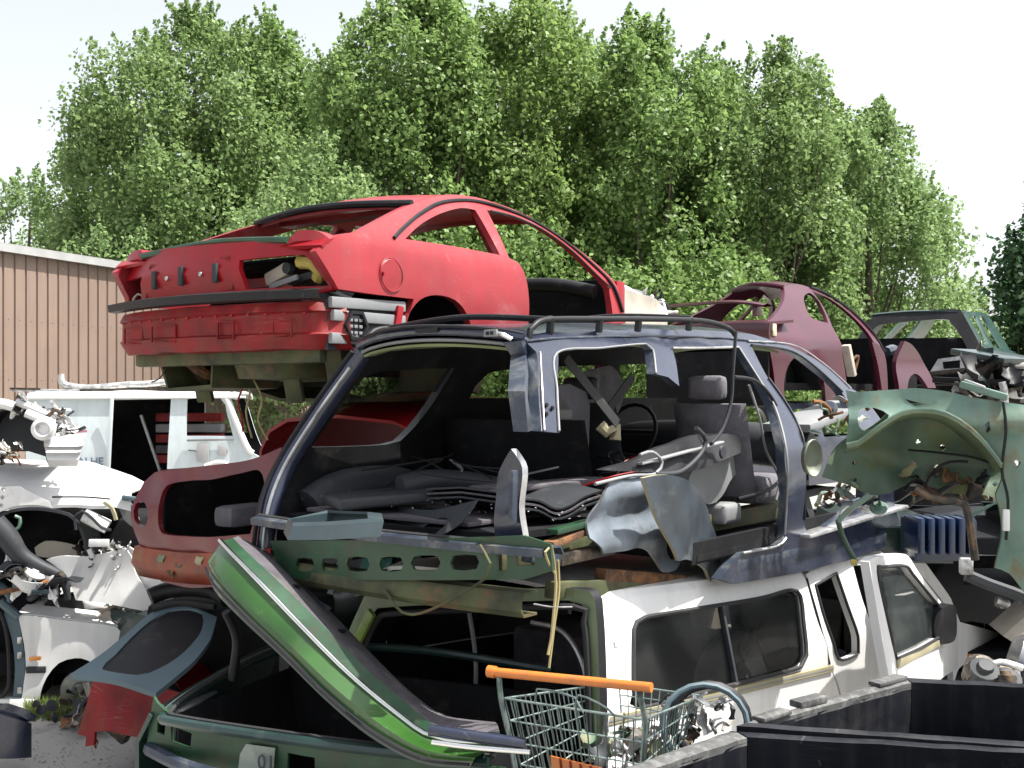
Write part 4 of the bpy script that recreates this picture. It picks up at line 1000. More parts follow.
# ------------------------------------------------------------------ white pickup with a canopy under the blue estate
F = Frame(.3235, 4.45, 0, 41)
HW = .80
def tty(x, z): t = max(0, z - .72); return .28 * t + .02 * math.cos(z * 3)
S = Surf(0.0, lambda p: tty(p.x, p.z))
car = PICK = F.empty('scrapped_pickup', 'white pickup with a windowed canopy and its cab door ajar, under the blue estate', 'pickup', None)
mirt = lambda mb: mirc(mb, HW)
top = [(594, 602, 1), (640, 596), (700, 588), (760, 580), (802, 573, 1)]
capo = top + [(806, 580), (818, 620), (829, 662), (838, 690), (848, 740, 1), (604, 800, 1), (600, 700), (597, 640)]
win = [(633, 630), (636, 622), (645, 617), (700, 608), (760, 598), (790, 590), (800, 596), (803, 620), (806, 655), (800, 667), (760, 678), (720, 688), (638, 708), (633, 690)]
fn = lambda x, z: (x, tty(x, z), z)
cp = MB(); sheet(cp, F.loop(capo, 1, S), [F.loop(win, 1, S)], fn, M['white'], .03, (0, 1, 0), .05, m2=M['dark'])
cpl = mirt(cp)
cp.build('canopy_side', car, ang=50); cpl.build('canopy_side', car, ang=50)
gp = MB(); sheet(gp, F.loop(win, 1, S), [], lambda x, z: (x, tty(x, z) + .015, z), M['glassd'], .004, (0, 1, 0), .1); gpl = mirt(gp)
gp.build('canopy_window', car); gpl.build('canopy_window', car)
fr = MB(); fr.tube([Vector((p[0], tty(p[0], p[1]) - .003, p[1])) for p in loop2(F.loop(win, 1, S), .06)], .011, M['rubber'], 6, closed=True, smooth=False)
fr.bar(F.hit(721, 605, 1, S) + Vector((0, .004, 0)), F.hit(736, 684, 1, S) + Vector((0, .004, 0)), .03, .02, M['greyd'], up=(1, 0, 0), bev=.004)
fr.build('window_frame', car)
sm = MB()
for (a, b) in (((603, 722), (832, 668)),):
    n = 12; q = [F.hit(a[0] + (b[0] - a[0]) * i / n, a[1] + (b[1] - a[1]) * i / n, 1, S) for i in range(n + 1)]
    sm.loft([[p + Vector((0, -.004 - dy, dz)) for p in q] for dy, dz in ((0, .022), (.006, .016), (.006, -.016), (0, -.022))], M['tan'])
    sm.loft([[p + Vector((0, -.012, dz)) for p in q] for dz in (.004, -.004)], M['grey'])
sm.build('side_moulding', car)
q = F.hit(615, 643, 1, S); sk_ = MB(); sk_.box(q + Vector((0, -.006, 0)), (.02, .006, .035), M['white'], bev=.002); sk_.build('canopy_sticker', car)
# cab side
cab = [(806, 574, 1), (835, 562), (868, 555), (915, 549, 1), (938, 580), (960, 622, 1), (1003, 635), (1015, 648, 1), (1000, 660), (985, 661), (965, 664), (955, 680), (950, 740, 1), (852, 740, 1), (840, 690), (830, 662), (819, 620)]
qw = [(815, 585, 1), (836, 573, 1), (847, 605), (858, 642), (858, 653), (842, 660), (835, 652), (824, 618)]
do = [(853, 566, 1), (905, 557, 1), (934, 590), (953, 624, 1), (955, 715, 1), (893, 722, 1), (880, 670), (866, 610)]
cb = MB(); sheet(cb, F.loop(cab, 1, S), [F.loop(qw, 1, S), F.loop(do, 1, S)], fn, M['white'], .04, (0, 1, 0), .05, m2=M['dark'])
cbl = mirt(cb); cb.build('cab_side', car, ang=50); cbl.build('cab_side', car, ang=50)
ft = MB(); ft.tube([Vector((p[0], tty(p[0], p[1]) - .003, p[1])) for p in loop2(F.loop(qw, 1, S), .05)], .009, M['rubber'], 6, closed=True, smooth=False)
ft.tube([p + Vector((0, -.004, 0)) for p in F.pts([(869, 562), (880, 610), (892, 660), (896, 700)], 1, S)], .008, M['black'], 6)
ft.tube([p + Vector((0, -.004, 0)) for p in F.pts([(806, 578), (818, 620), (829, 664)], 1, S)], .006, M['black'], 6)
ft.build('window_seal', car)
# roofs
def trow(p, crown, inset=0):
    n = 14; yy = p.y + inset; return [Vector((p.x, yy + (2 * HW - 2 * yy) * (.5 - .5 * math.cos(math.pi * i / n)), p.z + crown * math.sin(math.pi * i / n) ** .55)) for i in range(n + 1)]
rr = crom([Vector(p) for p in F.pts(top, 1, S)], False, .15)
rf = MB(); rows = [trow(p, .075) for p in rr]
rows = [[v + Vector((.05, 0, -.05 if 0 < i < 14 else -.0)) * .6 for i, v in enumerate(rows[0])]] + rows[1:]
rf.loft(rows, M['white'], thick=-.02); rf.build('canopy_roof', car)
rr2 = crom([Vector(p) for p in F.pts([(810, 573), (868, 557), (913, 550)], 1, S)], False, .15)
rf = MB(); rf.loft([trow(p, .05) for p in rr2], M['white'], thick=-.03); rf.build('cab_roof', car)
hb = MB(); a = F.hit(962, 624, 1, S); b = F.hit(1010, 640, 1, S)
hb.loft([[Vector((x, y, a.z - .01 + (b.z - a.z) * (x - a.x) / (b.x - a.x) + .06 * math.sin(math.pi * (y - .03) / 1.54))) for y in [.05 + i * 1.5 / 10 for i in range(11)]] for x in (a.x, a.x + .3, b.x, b.x + .3)], M['white'], thick=-.02)
hb.build('bonnet', car)
# rear frame, olive green
X0 = .0
fo = [(366, 596, 1), (470, 590), (560, 588), (592, 592, 0), (598, 615), (601, 675), (603, 760, 1), (594, 760, 1), (593, 680), (590, 622), (583, 604), (570, 600), (470, 603), (390, 607), (376, 612), (360, 640), (345, 690), (335, 770, 1), (318, 770, 1), (322, 735), (332, 690), (347, 640)]
ff = lambda y, z: (X0 + .0, y, z)
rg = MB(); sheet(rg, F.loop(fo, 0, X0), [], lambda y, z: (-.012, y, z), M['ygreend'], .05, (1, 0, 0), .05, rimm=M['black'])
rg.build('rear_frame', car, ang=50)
sl = MB(); sl.tube(F.pts([(590, 760), (588, 680), (584, 622), (574, 607), (470, 610), (392, 614), (378, 620), (366, 645), (351, 690), (341, 770)], 0, -.03), .014, M['rubber'], 8); sl.build('rear_seal', car)
for (a_, b_, w_, h_) in (((372, 612), (357, 642), .05, .025), ((333, 690), (325, 716), .05, .03), ((328, 712), (322, 742), .07, .035)):
    yl = MB(); yl.bar(F.hit(*a_, 0, -.055), F.hit(*b_, 0, -.055), w_, h_, M['ygreen'], up=(1, 0, 0), bev=.006); yl.build('pillar_trim', car)
# inner: bed floor, bulkhead with window, clutter
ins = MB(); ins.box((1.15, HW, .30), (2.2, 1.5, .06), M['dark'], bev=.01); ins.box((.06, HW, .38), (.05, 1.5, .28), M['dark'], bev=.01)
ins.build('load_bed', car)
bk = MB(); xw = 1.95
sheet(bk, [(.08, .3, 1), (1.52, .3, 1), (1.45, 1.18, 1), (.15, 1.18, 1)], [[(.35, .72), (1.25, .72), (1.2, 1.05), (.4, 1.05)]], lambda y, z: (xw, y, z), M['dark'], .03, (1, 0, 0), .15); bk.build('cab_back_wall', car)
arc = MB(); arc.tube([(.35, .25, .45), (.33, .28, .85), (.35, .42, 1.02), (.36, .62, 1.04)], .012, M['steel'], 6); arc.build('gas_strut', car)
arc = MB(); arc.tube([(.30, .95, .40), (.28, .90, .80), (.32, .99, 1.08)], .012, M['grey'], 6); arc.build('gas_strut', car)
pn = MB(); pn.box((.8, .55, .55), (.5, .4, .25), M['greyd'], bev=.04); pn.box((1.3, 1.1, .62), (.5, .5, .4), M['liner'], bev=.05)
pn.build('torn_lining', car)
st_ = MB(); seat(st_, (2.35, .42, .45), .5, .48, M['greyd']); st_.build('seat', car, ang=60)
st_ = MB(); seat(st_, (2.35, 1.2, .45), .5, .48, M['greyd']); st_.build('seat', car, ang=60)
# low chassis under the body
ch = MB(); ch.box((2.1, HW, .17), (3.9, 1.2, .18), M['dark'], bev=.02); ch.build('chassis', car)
# open door
xh = F.hit(958, 660, 1, 0.0).x; ta = math.tan(R(13))
SD = Surf(0.0, lambda p: -(xh - p.x) * ta + max(0, p.z - .72) * .16)
dpx = [(869, 562, 1), (876, 557), (900, 554), (909, 557), (922, 577), (948, 611), (960, 627, 1), (958, 668, 1), (940, 680), (930, 695, 1), (928, 735, 1), (900, 740, 1), (892, 690), (884, 650), (876, 604)]
dwin = [(877, 572), (884, 567), (905, 566), (913, 575), (930, 596), (946, 617), (944, 634, 1), (920, 648), (896, 659, 1), (888, 625)]
dfn = lambda x, z: (x, -(xh - x) * ta + max(0, z - .72) * .16, z)
dr = MB(); sheet(dr, F.loop(dpx, 1, SD), [F.loop(dwin, 1, SD)], dfn, M['white'], .045, (0, 1, 0), .05)
dro = dr.build('cab_door', car, ang=50)
gd = MB(); sheet(gd, F.loop(dwin, 1, SD), [], lambda x, z: (x, dfn(x, z)[1] + .02, z), M['glass'], .004, (0, 1, 0), .1); gd.build('door_window', dro)
gs = MB(); gs.tube([Vector(dfn(p[0], p[1])) + Vector((0, -.003, 0)) for p in loop2(F.loop(dwin, 1, SD), .05)], .009, M['rubber'], 6, closed=True, smooth=False); gs.build('window_seal', dro)
ds = MB(); a, b = F.hit(896, 664, 1, SD), F.hit(946, 639, 1, SD); ds.bar(a + Vector((0, -.006, 0)), b + Vector((0, -.006, 0)), .012, .04, M['tan'], up=(0, 0, 1), bev=.003); ds.build('door_moulding', dro)
mr = MB(); c = F.hit(946, 624, 1, SD) + Vector((0, -.10, 0))
c = F.hit(944, 626, 1, lambda p: 0) if 0 else c
sh = [(934, 626), (937, 614), (945, 607), (955, 606), (957, 626), (955, 640), (944, 644), (936, 638)]
y0 = F.hit(946, 624, 1, SD).y
sheet(mr, F.loop(sh, 1, y0 - .10), [], lambda x, z: (x, y0 - .10, z), M['black'], .09, (.2, 1, 0), .05); mr.build('door_mirror', dro)
ib = MB(); a, b = F.hit(872, 618, 1, .35), F.hit(940, 608, 1, .35)
ib.box((2.9, HW + .72, .62), (1.5, .05, .5), M['beige'], bev=.02); ib.build('far_door_trim', car)
dd = MB(); dd.tube([(3.45, .15, .80), (3.38, .5, .86), (3.38, 1.1, .86), (3.45, 1.45, .80)], .13, M['greyd'], 12); dd.build('dashboard', car)
am = MB(); am.box(F.hit(969, 656, 1, S) + Vector((0, -.01, 0)), (.055, .02, .045), M['amber'], bev=.005); am.build('side_marker', car)
wh = MB(); c = F.hit(990, 700, 1, .1)
wh.loft([[Vector((c.x + .36 * math.cos(a), y, c.z + .36 * math.sin(a))) for a in [math.pi * i / 14 for i in range(15)]] for y in (.02, .3)], M['black'], thick=.01)
wh.build('wheel_arch_liner', car)
wl = MB(); wl.lathe([(.10, -.09), (.30, -.10), (.33, -.05), (.33, .05), (.30, .10), (.10, .09)], M['rubber'], 28, Matrix.Translation((c.x, .18, .33)) @ Matrix.Rotation(math.pi / 2, 4, 'X'))
wl.lathe([(0, .05), (.12, .08), (.19, .10), (.2, .02)], M['steel'], 20, Matrix.Translation((c.x, .18, .33)) @ Matrix.Rotation(math.pi / 2, 4, 'X')); wl.build('wheel', car)
# engine bits beside the pickup's wing
def junkpart(name, label, cat, build, frame=None, parent=None):
    mb = MB(); build(mb); o = mb.build(name, frame=frame or Matrix.Identity(4), ang=50); return tag(o, label, cat)
def airbox(mb):
    q = [atd(1003, 636, 6.9), atd(1030, 612, 6.9), atd(1060, 620, 6.7), atd(1060, 665, 6.6), atd(1028, 652, 6.7)]
    mb.loft([q, [p + Vector((.02, .25, .02)) for p in q]], M['beige'], closed=True); mb.add(q, [(0, 1, 2, 3, 4)], M['beige'])
    c = atd(1018, 655, 6.6); mb.lathe([(.04, -.02), (.09, -.05), (.14, 0), (.13, .06)], M['steel'], 22, Matrix.Translation(c) @ Matrix.Rotation(1.9, 4, 'Y') @ Matrix.Rotation(.4, 4, 'X'))
junkpart('crumpled_bonnet', 'beige crumpled sheet with a round steel duct at the nose of the white pickup', 'car part', airbox)
def pipe(mb):
    mb.tube([atd(996, 600, 7.4), atd(1006, 604, 7.4), atd(1018, 612, 7.4), atd(1034, 610, 7.4)], .03, M['alu'], 8); mb.tube([atd(1014, 600, 7.3), atd(1013, 616, 7.3), atd(1017, 630, 7.3)], .018, M['greyd'], 8)
    mb.box(atd(1010, 604, 7.45), (.18, .1, .05), M['alu'], bev=.015)
junkpart('engine_pipe', 'pale cast pipe stub poking out above the beige sheet', 'car part', pipe)
def enginebits(mb):
    rnd = random.Random(5)
    for i in range(16):
        c = atd(rnd.uniform(975, 1030), rnd.uniform(668, 684), 6.3 + rnd.uniform(-.2, .3)); mb.lathe([(0, .06), (.05, .06), (.06, .03), (.10, .02), (.10, -.1), (0, -.1)], M[rnd.choice(['bluep', 'grease', 'greyd', 'navym'])], 14, Matrix.Translation(c) @ Matrix.Rotation(rnd.uniform(-1, 1), 4, 'X') @ Matrix.Scale(rnd.uniform(.5, 1), 4))
    mb.tube([atd(985, 668, 6.2), atd(1000, 662, 6.2), atd(1022, 668, 6.2)], .02, M['alu'], 8)
junkpart('engine_block', 'dark blue and grey engine under the white pickup wing edge', 'engine', enginebits)

F = Frame(.3235, 4.45, 0, 41)
car = PICK
tf = MB(); sheet(tf, F.loop([(692, 700, 1), (694, 672), (704, 650), (722, 636), (748, 632), (762, 645), (764, 668), (760, 690, 1)], 1, .22), [], lambda x, z: (x, .22 + dent((x, 0, z), .05, 4), z), M['grey'], .02, (0, 1, 0), .06); tf.build('torn_lining', car)
for pts in (((745, 632), (738, 648), (744, 662)), ((752, 628), (760, 645), (768, 668)), ((740, 618), (752, 640), (746, 655))):
    t = MB(); t.tube([F.hit(px, py, 1, .14) for px, py in pts], .009, M['rubber'], 5); t.build('torn_film_strip', car)
# ------------------------------------------------------------------ dark green saloon with its boot open, bottom left of the pile
F = Frame(-.08, 4.04, 0, 22)
car = F.empty('scrapped_car', 'green saloon tail with an open empty boot and a number sticker, bottom of the pile', 'car', 'scrapped cars in the stacks')
rx = 0.0
pan = [(146, 700, 1), (158, 712), (190, 722), (322, 745), (500, 772, 1), (500, 830, 1), (300, 800), (137, 756, 1)]
h1 = [(151, 716, 1), (160, 722, 1), (158, 738, 1), (150, 735, 1)]
h2 = [(165, 728, 1), (188, 735, 1), (187, 750, 1), (166, 744, 1)]
h3 = [(289, 752, 1), (316, 757, 1), (316, 778, 1), (288, 770, 1)]
fy = lambda y, z: (.04 - .05 * (1 - ((y - .77) / .77) ** 2) + dent((y, z, 0), .012, 5), y, z)
p = MB(); sheet(p, F.loop(pan, 0, rx), [F.loop(h, 0, rx) for h in (h1, h2, h3)], fy, M['greenp'], .015, (1, 0, 0), .05); p.build('rear_panel', car, ang=50)
rimz = F.hit(240, 731, 0, rx).z
yL = F.hit(153, 714, 0, rx).y; yR = .02
rim = [Vector((.03, yR, rimz)), Vector((-.01, .5, rimz)), Vector((-.02, .9, rimz)), Vector((.0, yL - .12, rimz)), Vector((.05, yL - .02, rimz + .005)), Vector((.3, yL + .0, rimz + .05)), Vector((.75, yL - .02, rimz + .10)), Vector((.95, yL - .1, rimz + .12))]
rm = MB(); rm.tube(rim, .022, M['dgreen'], 8); rm.tube([q + Vector((.02, -.02, .018)) for q in rim], .010, M['rubber'], 6)
rm.tube([Vector((.95, yL - .1, rimz + .12)), Vector((1.0, .8, rimz + .14)), Vector((.95, .1, rimz + .12))], .02, M['dgreen'], 8)
rm.build('boot_rim', car)
tub = MB()
tub.loft([[Vector((x, y, z)) for y, z in ((.04, rimz - .01), (.08, .30), (.8, .26), (yL - .1, .30), (yL - .04, rimz))] for x in (.04, .3, .6, .95)], M['dark'], thick=.01)
tub.box((.97, .8, .5), (.03, 1.4, .5), M['dark']); tub.build('boot_floor', car)
gp = MB(); a, b = F.hit(172, 712, 0, .12), F.hit(222, 682, 0, .7)
gp.bar(a, b, .10, .02, M['grey'], bev=.006); gp.build('boot_hinge_cover', car)
sidep = MB()
sidep.loft([[Vector((x, yL + .03 + dy, z)) for x, z in ((.03, rimz + .0), (.3, rimz + .05), (.75, rimz + .10), (1.0, rimz + .12))] for dy, z in ((0, 0),)] + [[Vector((x, yL + .10, z)) for x, z in ((.03, rimz - .12), (.3, rimz - .10), (.75, rimz - .08), (1.0, rimz - .06))], [Vector((x, yL + .10, .25)) for x in (.03, .3, .75, 1.0)]], M['dgreen'], thick=-.02)
sidep.build('rear_wing', car)
bl = MB(); bl.tube([fy(yL + .06, 0)[0:1] + (yL + .06, F.hit(140, 752, 0, 0).z), (-.08, yL - .3, F.hit(200, 763, 0, 0).z), (-.09, .8, F.hit(240, 770, 0, 0).z), (-.04, .0, F.hit(300, 775, 0, 0).z)], .03, M['navym'], 8); bl.build('bumper_strip', car)
st = MB()
sp = [(246, 744, 1), (275, 748, 1), (273, 776, 1), (238, 770, 1), (240, 754, 0)]
sheet(st, F.loop(sp, 0, -.02), [], lambda y, z: (-.012 + fy(y, z)[0] * 0 - .008, y, z), M['sticker'], .003, (1, 0, 0), .1)
so = st.build('sticker', car)
tx = text_mb('01', .085, M['ink']); c = F.hit(258, 768, 0, -.03)
tx.xform(Matrix.Translation(c + Vector((-.006, .0, 0))) @ Matrix.Rotation(-math.pi / 2, 4, 'Z') @ Matrix.Rotation(math.pi / 2, 4, 'X')); tx.build('sticker_number', so, smooth=False)
# ------------------------------------------------------------------ green bonnet / lid leaning across
L0 = [(209, 572), (214, 590), (240, 618), (285, 660), (322, 697), (370, 737), (420, 763), (470, 768)]
L1 = [(208, 562), (220, 575), (250, 606), (295, 650), (335, 688), (380, 724), (425, 750), (475, 758)]
L2 = [(222, 541), (236, 556), (262, 583), (305, 628), (350, 673), (398, 713), (438, 738), (500, 743)]
L3 = [(233, 538), (247, 552), (275, 578), (318, 620), (362, 664), (405, 702), (440, 727), (500, 733)]
L4 = [(243, 539), (262, 548), (285, 566), (330, 611), (372, 654), (412, 693), (445, 715), (495, 722)]
n = len(L0); D = [4.95 - 1.05 * i / (n - 1) for i in range(n)]
def ln(L, dd): return crom([atd(p[0], p[1], D[i] + dd) for i, p in enumerate(L)], False, .06)
rows = []
base_n = None
def same(rows):
    m = min(len(r) for r in rows); out = []
    for r in rows:
        out.append([r[int(round(i * (len(r) - 1) / (m - 1)))] for i in range(m)])
    return out
rws = same([ln(L0, .10), ln(L0, 0), ln(L1, -.03), ln(L2, .04), ln(L3, .07), ln(L4, .42)])
root = bpy.data.objects.new('boot_lid', None); COL.objects.link(root); root.location = atd(430, 745, 4.0)
tag(root, 'bright green car lid with chrome strip and grey felt lining, leaning down across the pile', 'car lid')
off = Matrix.Translation(-root.location)
def lidpart(name, mb): mb.xform(off); return mb.build(name, root, ang=50)
mb = MB(); m12 = [a * .45 + b * .55 for a, b in zip(rws[1], rws[2])]; mb.loft([m12, rws[2], rws[3]][::-1], M['green'], thick=0); lidpart('outer_skin', mb)
mb = MB(); mb.loft([rws[0], rws[1], m12][::-1], M['dgreen'], thick=0); lidpart('lower_edge', mb)
mb = MB(); mid = [(a * .25 + b * .75) for a, b in zip(rws[3], rws[4])]
mb.loft([rws[4], mid, rws[3]], M['greenp']); mb.loft([[p + Vector((0, .04, -.02)) for p in rws[4]], rws[4]], M['greenp']); lidpart('inner_edge', mb)
mb = MB(); mb.tube([p + Vector((-.006, -.012, .004)) for p in rws[3]], .011, M['chrome'], 8, smooth=False); lidpart('chrome_strip', mb)
mb = MB(); mb.tube([a * .55 + b * .45 + Vector((-.012, -.012, 0)) for a, b in zip(rws[1], rws[2])], .006, M['black'], 6, smooth=False); lidpart('body_groove', mb)
mb = MB(); r5 = [a * .5 + b * .5 + Vector((0, 0, .012)) for a, b in zip(rws[4], rws[5])]
mb.loft([rws[5], r5, rws[4]], M['liner'], thick=0)
mb.loft([[p + Vector((0, .02, -.06)) for p in rws[5]], rws[5]], M['liner']); mb.loft([rws[0], [p + Vector((0, .02, -.06)) for p in rws[5]]], M['dark']); lidpart('felt_lining', mb)
for f_ in (.28, .46):
    mb = MB(); i = int(f_ * len(rws[4])); c = rws[4][i] * .6 + rws[5][i] * .4; mb.box(c + Vector((0, 0, .012)), (.05, .03, .012), M['dark'], bev=.003); lidpart('lining_clip', mb)
mb = MB(); mb.tube([atd(430, 730, 3.95), atd(470, 736, 3.9), atd(525, 744, 3.85)], .022, M['navy'], 8); mb.tube([atd(432, 742, 3.9), atd(470, 747, 3.87), atd(530, 752, 3.82)], .010, M['chrome'], 8); lidpart('front_trim', mb)
mb = MB(); mb.tube([atd(238, 545, 5.0), atd(285, 580, 4.9), atd(330, 610, 4.85)], .012, M['navym'], 6); mb.tube([atd(226, 612, 4.95), atd(237, 640, 5.0), atd(232, 680, 5.0)], .022, M['black'], 8); lidpart('lid_stay', mb)
# ------------------------------------------------------------------ red hatchback nose with grey tailgate trim on top, far left bottom
F = Frame(-1.62, 5.72, 0, 18)
car = F.empty('scrapped_car', 'small crimson car stub under the blue-grey hatch cover at the bottom left', 'car', 'scrapped cars in the stacks')
p = MB()
pan = [(86, 676, 1), (118, 682), (150, 690), (190, 700, 1), (190, 740, 1), (150, 736), (128, 733), (112, 730), (106, 730, 1), (97, 731, 1), (99, 743, 1), (91, 744, 1), (90, 735, 1), (82, 732, 1), (83, 700)]
sheet(p, F.loop(pan, 0, 0), [], lambda y, z: (dent((y, z, 0), .03, 4) - .06 * math.sin(z * 9), y, z), M['redd'], .02, (1, 0, 0), .05); p.build('rear_panel', car, ang=50)
b2 = MB(); b2.tube([F.hit(92, 735, 0, .0), F.hit(93, 742, 0, 0), F.hit(96, 748, 0, 0), F.hit(98, 742, 0, 0)], .006, M['rust'], 6, closed=True); b2.build('towing_eye', car)
b3 = MB(); b3.bar(F.hit(110, 722, 0, .1), F.hit(128, 738, 0, .1), .06, .08, M['grease'], bev=.01); b3.build('exhaust_box', car)
sd = MB(); q = [F.hit(px, py, 0, x) for px, py, x in ((172, 680, .15), (200, 668, .5), (232, 655, .9), (262, 640, 1.3))]
sd.loft([[p + Vector((0, .12, .02)) for p in q], q, [p + Vector((.0, -.05, -.05)) for p in q], [p + Vector((0, -.06, -.35)) for p in q]], M['redb'], thick=.01); sd.build('side_panel', car)
fl = MB(); fl.box((.75, .2, .33), (1.3, 1.1, .06), M['dark']); fl.box((.9, .3, .62), (.7, .9, .5), M['dark'], bev=.05); fl.build('floor_pan', car)
# hatch cover
hp = [(70, 674, 1), (100, 655), (128, 632), (145, 617), (160, 609), (190, 607), (217, 617, 1), (214, 628), (210, 640), (195, 660), (178, 675), (156, 693, 1), (138, 687), (119, 681), (86, 676)]
ov = [(102, 669, 0), (115, 655), (131, 638), (150, 621), (168, 611), (190, 609), (202, 613), (202, 629), (192, 644), (178, 657), (160, 668), (137, 675)]
G = Frame(-1.9, 5.5, .55, 18)
sg = Surf(.55, lambda p: .0)
plane = Surf(.6, lambda p: .02 + .42 * (p.x) + .02 * math.sin(p.y * 6))
def hz(x, y): return .02 + .42 * x + .02 * math.sin(y * 6) + .10 * max(0, -.35 - y * .0)
o = G.empty('hatch_cover', 'blue-grey hatch cover with a black oval middle lying over the crimson car stub', 'car part')
P2 = Surf(.6, lambda p: hz(p.x, p.y))
op, ovp = G.loop(hp, 2, P2), G.loop(ov, 2, P2)
mb = MB(); sheet(mb, op, [ovp], lambda x, y: (x, y, hz(x, y)), M['teal'], .025, (0, 0, -1), .05); mb.build('cover_frame', o, ang=50)
mb = MB(); sheet(mb, ovp, [], lambda x, y: (x, y, hz(x, y) - .008), M['black'], .012, (0, 0, -1), .08); mb.build('oval_pad', o)
mb = MB(); mb.tube([G.hit(px, py, 2, P2) + Vector((0, 0, .04)) for px, py in ((150, 604), (165, 598), (190, 595), (215, 598), (228, 606))], .05, M['black'], 10); mb.tube([G.hit(px, py, 2, P2) + Vector((0, 0, .02)) for px, py in ((152, 612), (180, 606), (215, 610))], .02, M['rubber'], 8); mb.build('rubber_edge', o)
# ------------------------------------------------------------------ red hatchback tail, left of the estate
F = Frame(-1.36, 5.80, 1.12, 36)
car = F.empty('scrapped_car', 'red hatchback tail with a big empty rear opening, left of the blue estate', 'car', 'scrapped cars in the stacks')
outl = [(140, 482, 1), (147, 473), (165, 470), (200, 466), (232, 462), (252, 456), (268, 448, 1), (276, 460, 1), (272, 588, 1), (250, 584), (230, 585), (190, 588), (160, 582, 1), (153, 560), (146, 545), (141, 520)]
h = [(165, 486, 0), (185, 481), (205, 480), (232, 474), (252, 472), (262, 500), (258, 533, 1), (215, 536), (178, 534), (168, 528), (166, 505)]
h2 = [(143, 503), (150, 502), (155, 510), (156, 522), (150, 526), (144, 518)]
hh = lambda y, z: (.0 - .12 * math.sin(max(0, min(1, (z + .0) / .5)) * 3.1) * .5 + .25 * max(0, z - .35) + .10 * max(0, y - 1.15) ** 2 + dent((y, z, 0), .02, 5), y, z)
p = MB(); sheet(p, F.loop(outl, 0, 0), [F.loop(h, 0, 0), F.loop(h2, 0, 0)], hh, M['maroonr'], .03, (1, 0, 0), .035); p.build('tailgate_frame', car, ang=50)
lo = MB(); q = F.pts([(140, 545), (165, 549), (200, 552), (262, 551)], 0, -.02); q = crom(q, False, .06)
lo.loft([[v + Vector((.05, 0, .0)) for v in q], [v + Vector((-.03, 0, -.01)) for v in q], [v + Vector((-.05, 0, -.09)) for v in q], [v + Vector((.0, 0, -.17)) for v in q], [v + Vector((.08, 0, -.18)) for v in q]], M['orangered'], thick=.01)
lo.build('lower_panel', car, ang=60)
for px, py, m_ in ((162, 560, 'ygreend'), (180, 566, 'grease'), (200, 562, 'tan'), (172, 572, 'rust')):
    bk = MB(); q = F.hit(px, py, 0, -.065); bk.loft([[q + Vector((dx, dy, dz)) for dy, dz in ((-.03, .03), (.0, .025), (.03, .03))] for dx, dz in ((0, 0),)] + [[q + Vector((-.015, dy, dz)) for dy, dz in ((-.025, .0), (.0, -.01), (.03, .0))], [q + Vector((.0, dy, dz)) for dy, dz in ((-.015, -.04), (.0, -.03), (.01, -.03))]], M[m_], thick=.004); bk.build('lamp_bracket', car)
inb = MB(); inb.box((.70, .40, .05), (1.2, .85, .05), M['dark']); inb.box((.95, .40, .32), (.06, .95, .62), M['dark']); inb.box((.50, .84, .30), (.9, .04, .5), M['dark'])
inb.build('boot_interior', car)
cu = MB(); cu.box(F.hit(243, 515, 0, .22), (.3, .16, .12), M['seat'], bev=.04); cu.build('rolled_carpet', car)
body = MB()
sec = lambda k: [(a - .47, b) for a, b in [(-.02, .05), (-.06, .35), (-.03, .62), (.10, .86 + k), (.30, .93 + k), (.75, .96 + k), (1.2, .93 + k), (1.36, .86 + k), (1.44, .62), (1.46, .35), (1.42, .05)]]
rows = [[Vector((x, y, z)) for y, z in sec(k)] for x, k in ((.9, -.12), (1.3, -.02), (2.0, .0), (2.6, -.02), (3.0, -.14), (3.3, -.2))]
body.loft(rows, M['redb'], thick=.02); body.build('body_shell', car)
bd = MB(); bd.loft([[Vector((x, -.545, z)) for x in (1.1, 1.6, 2.2, 2.9)] for z in (.50, .53)], M['black'], thick=.01); bd.build('side_moulding', car)
# crumpled scrap pieces: bent strips, curled plates, pipe stubs (never plain blocks)
def scrap(mb, c, s, m, rnd):
    c = Vector(c); rot = Matrix.Rotation(rnd.uniform(0, 6.28), 3, 'Z') @ Matrix.Rotation(rnd.uniform(-.9, .9), 3, 'X') @ Matrix.Rotation(rnd.uniform(-1.2, 1.2), 3, 'Y')
    k = rnd.random()
    if k < .55:
        L = s * rnd.uniform(.8, 1.6); W = s * rnd.uniform(.25, .6); cu = rnd.uniform(-1.5, 1.5) / L; tw = rnd.uniform(-1, 1)
        rows = []
        for i in range(7):
            t = (i / 6 - .5) * L; r = []
            for j in range(4):
                u = (j / 3 - .5) * W * (1 + .3 * math.sin(i * 1.7 + s * 40)); a = tw * t / L
                r.append(c + rot @ Vector((t, u * math.cos(a), cu * t * t + u * math.sin(a) + (.25 * W if j in (0, 3) else 0))))
            rows.append(r)
        mb.loft(rows, m, thick=.004)
    elif k < .8:
        p = [c + rot @ Vector(((i - 1.5) * s * .4, rnd.uniform(-.2, .2) * s, rnd.uniform(-.2, .2) * s)) for i in range(4)]
        mb.tube(p, s * rnd.uniform(.05, .12), m, 8, step=s * .12)
    else:
        r = s * rnd.uniform(.2, .38); M4 = Matrix.Translation(c) @ rot.to_4x4()
        mb.lathe([(0, r * .35), (r * .35, r * .35), (r * .4, r * .2), (r * .85, r * .2), (r, 0), (r * .9, -r * .25), (0, -r * .25)], m, 14, M4)
def heap(mb, pts, n, s, mats, rnd):
    for i in range(n):
        a = rnd.choice(pts); scrap(mb, (a[0] + rnd.uniform(-1, 1) * a[3], a[1] + rnd.uniform(-1, 1) * a[3], a[2] + rnd.uniform(-1, 1) * a[3] * .6), rnd.uniform(.6, 1.3) * s, M[rnd.choice(mats)], rnd)
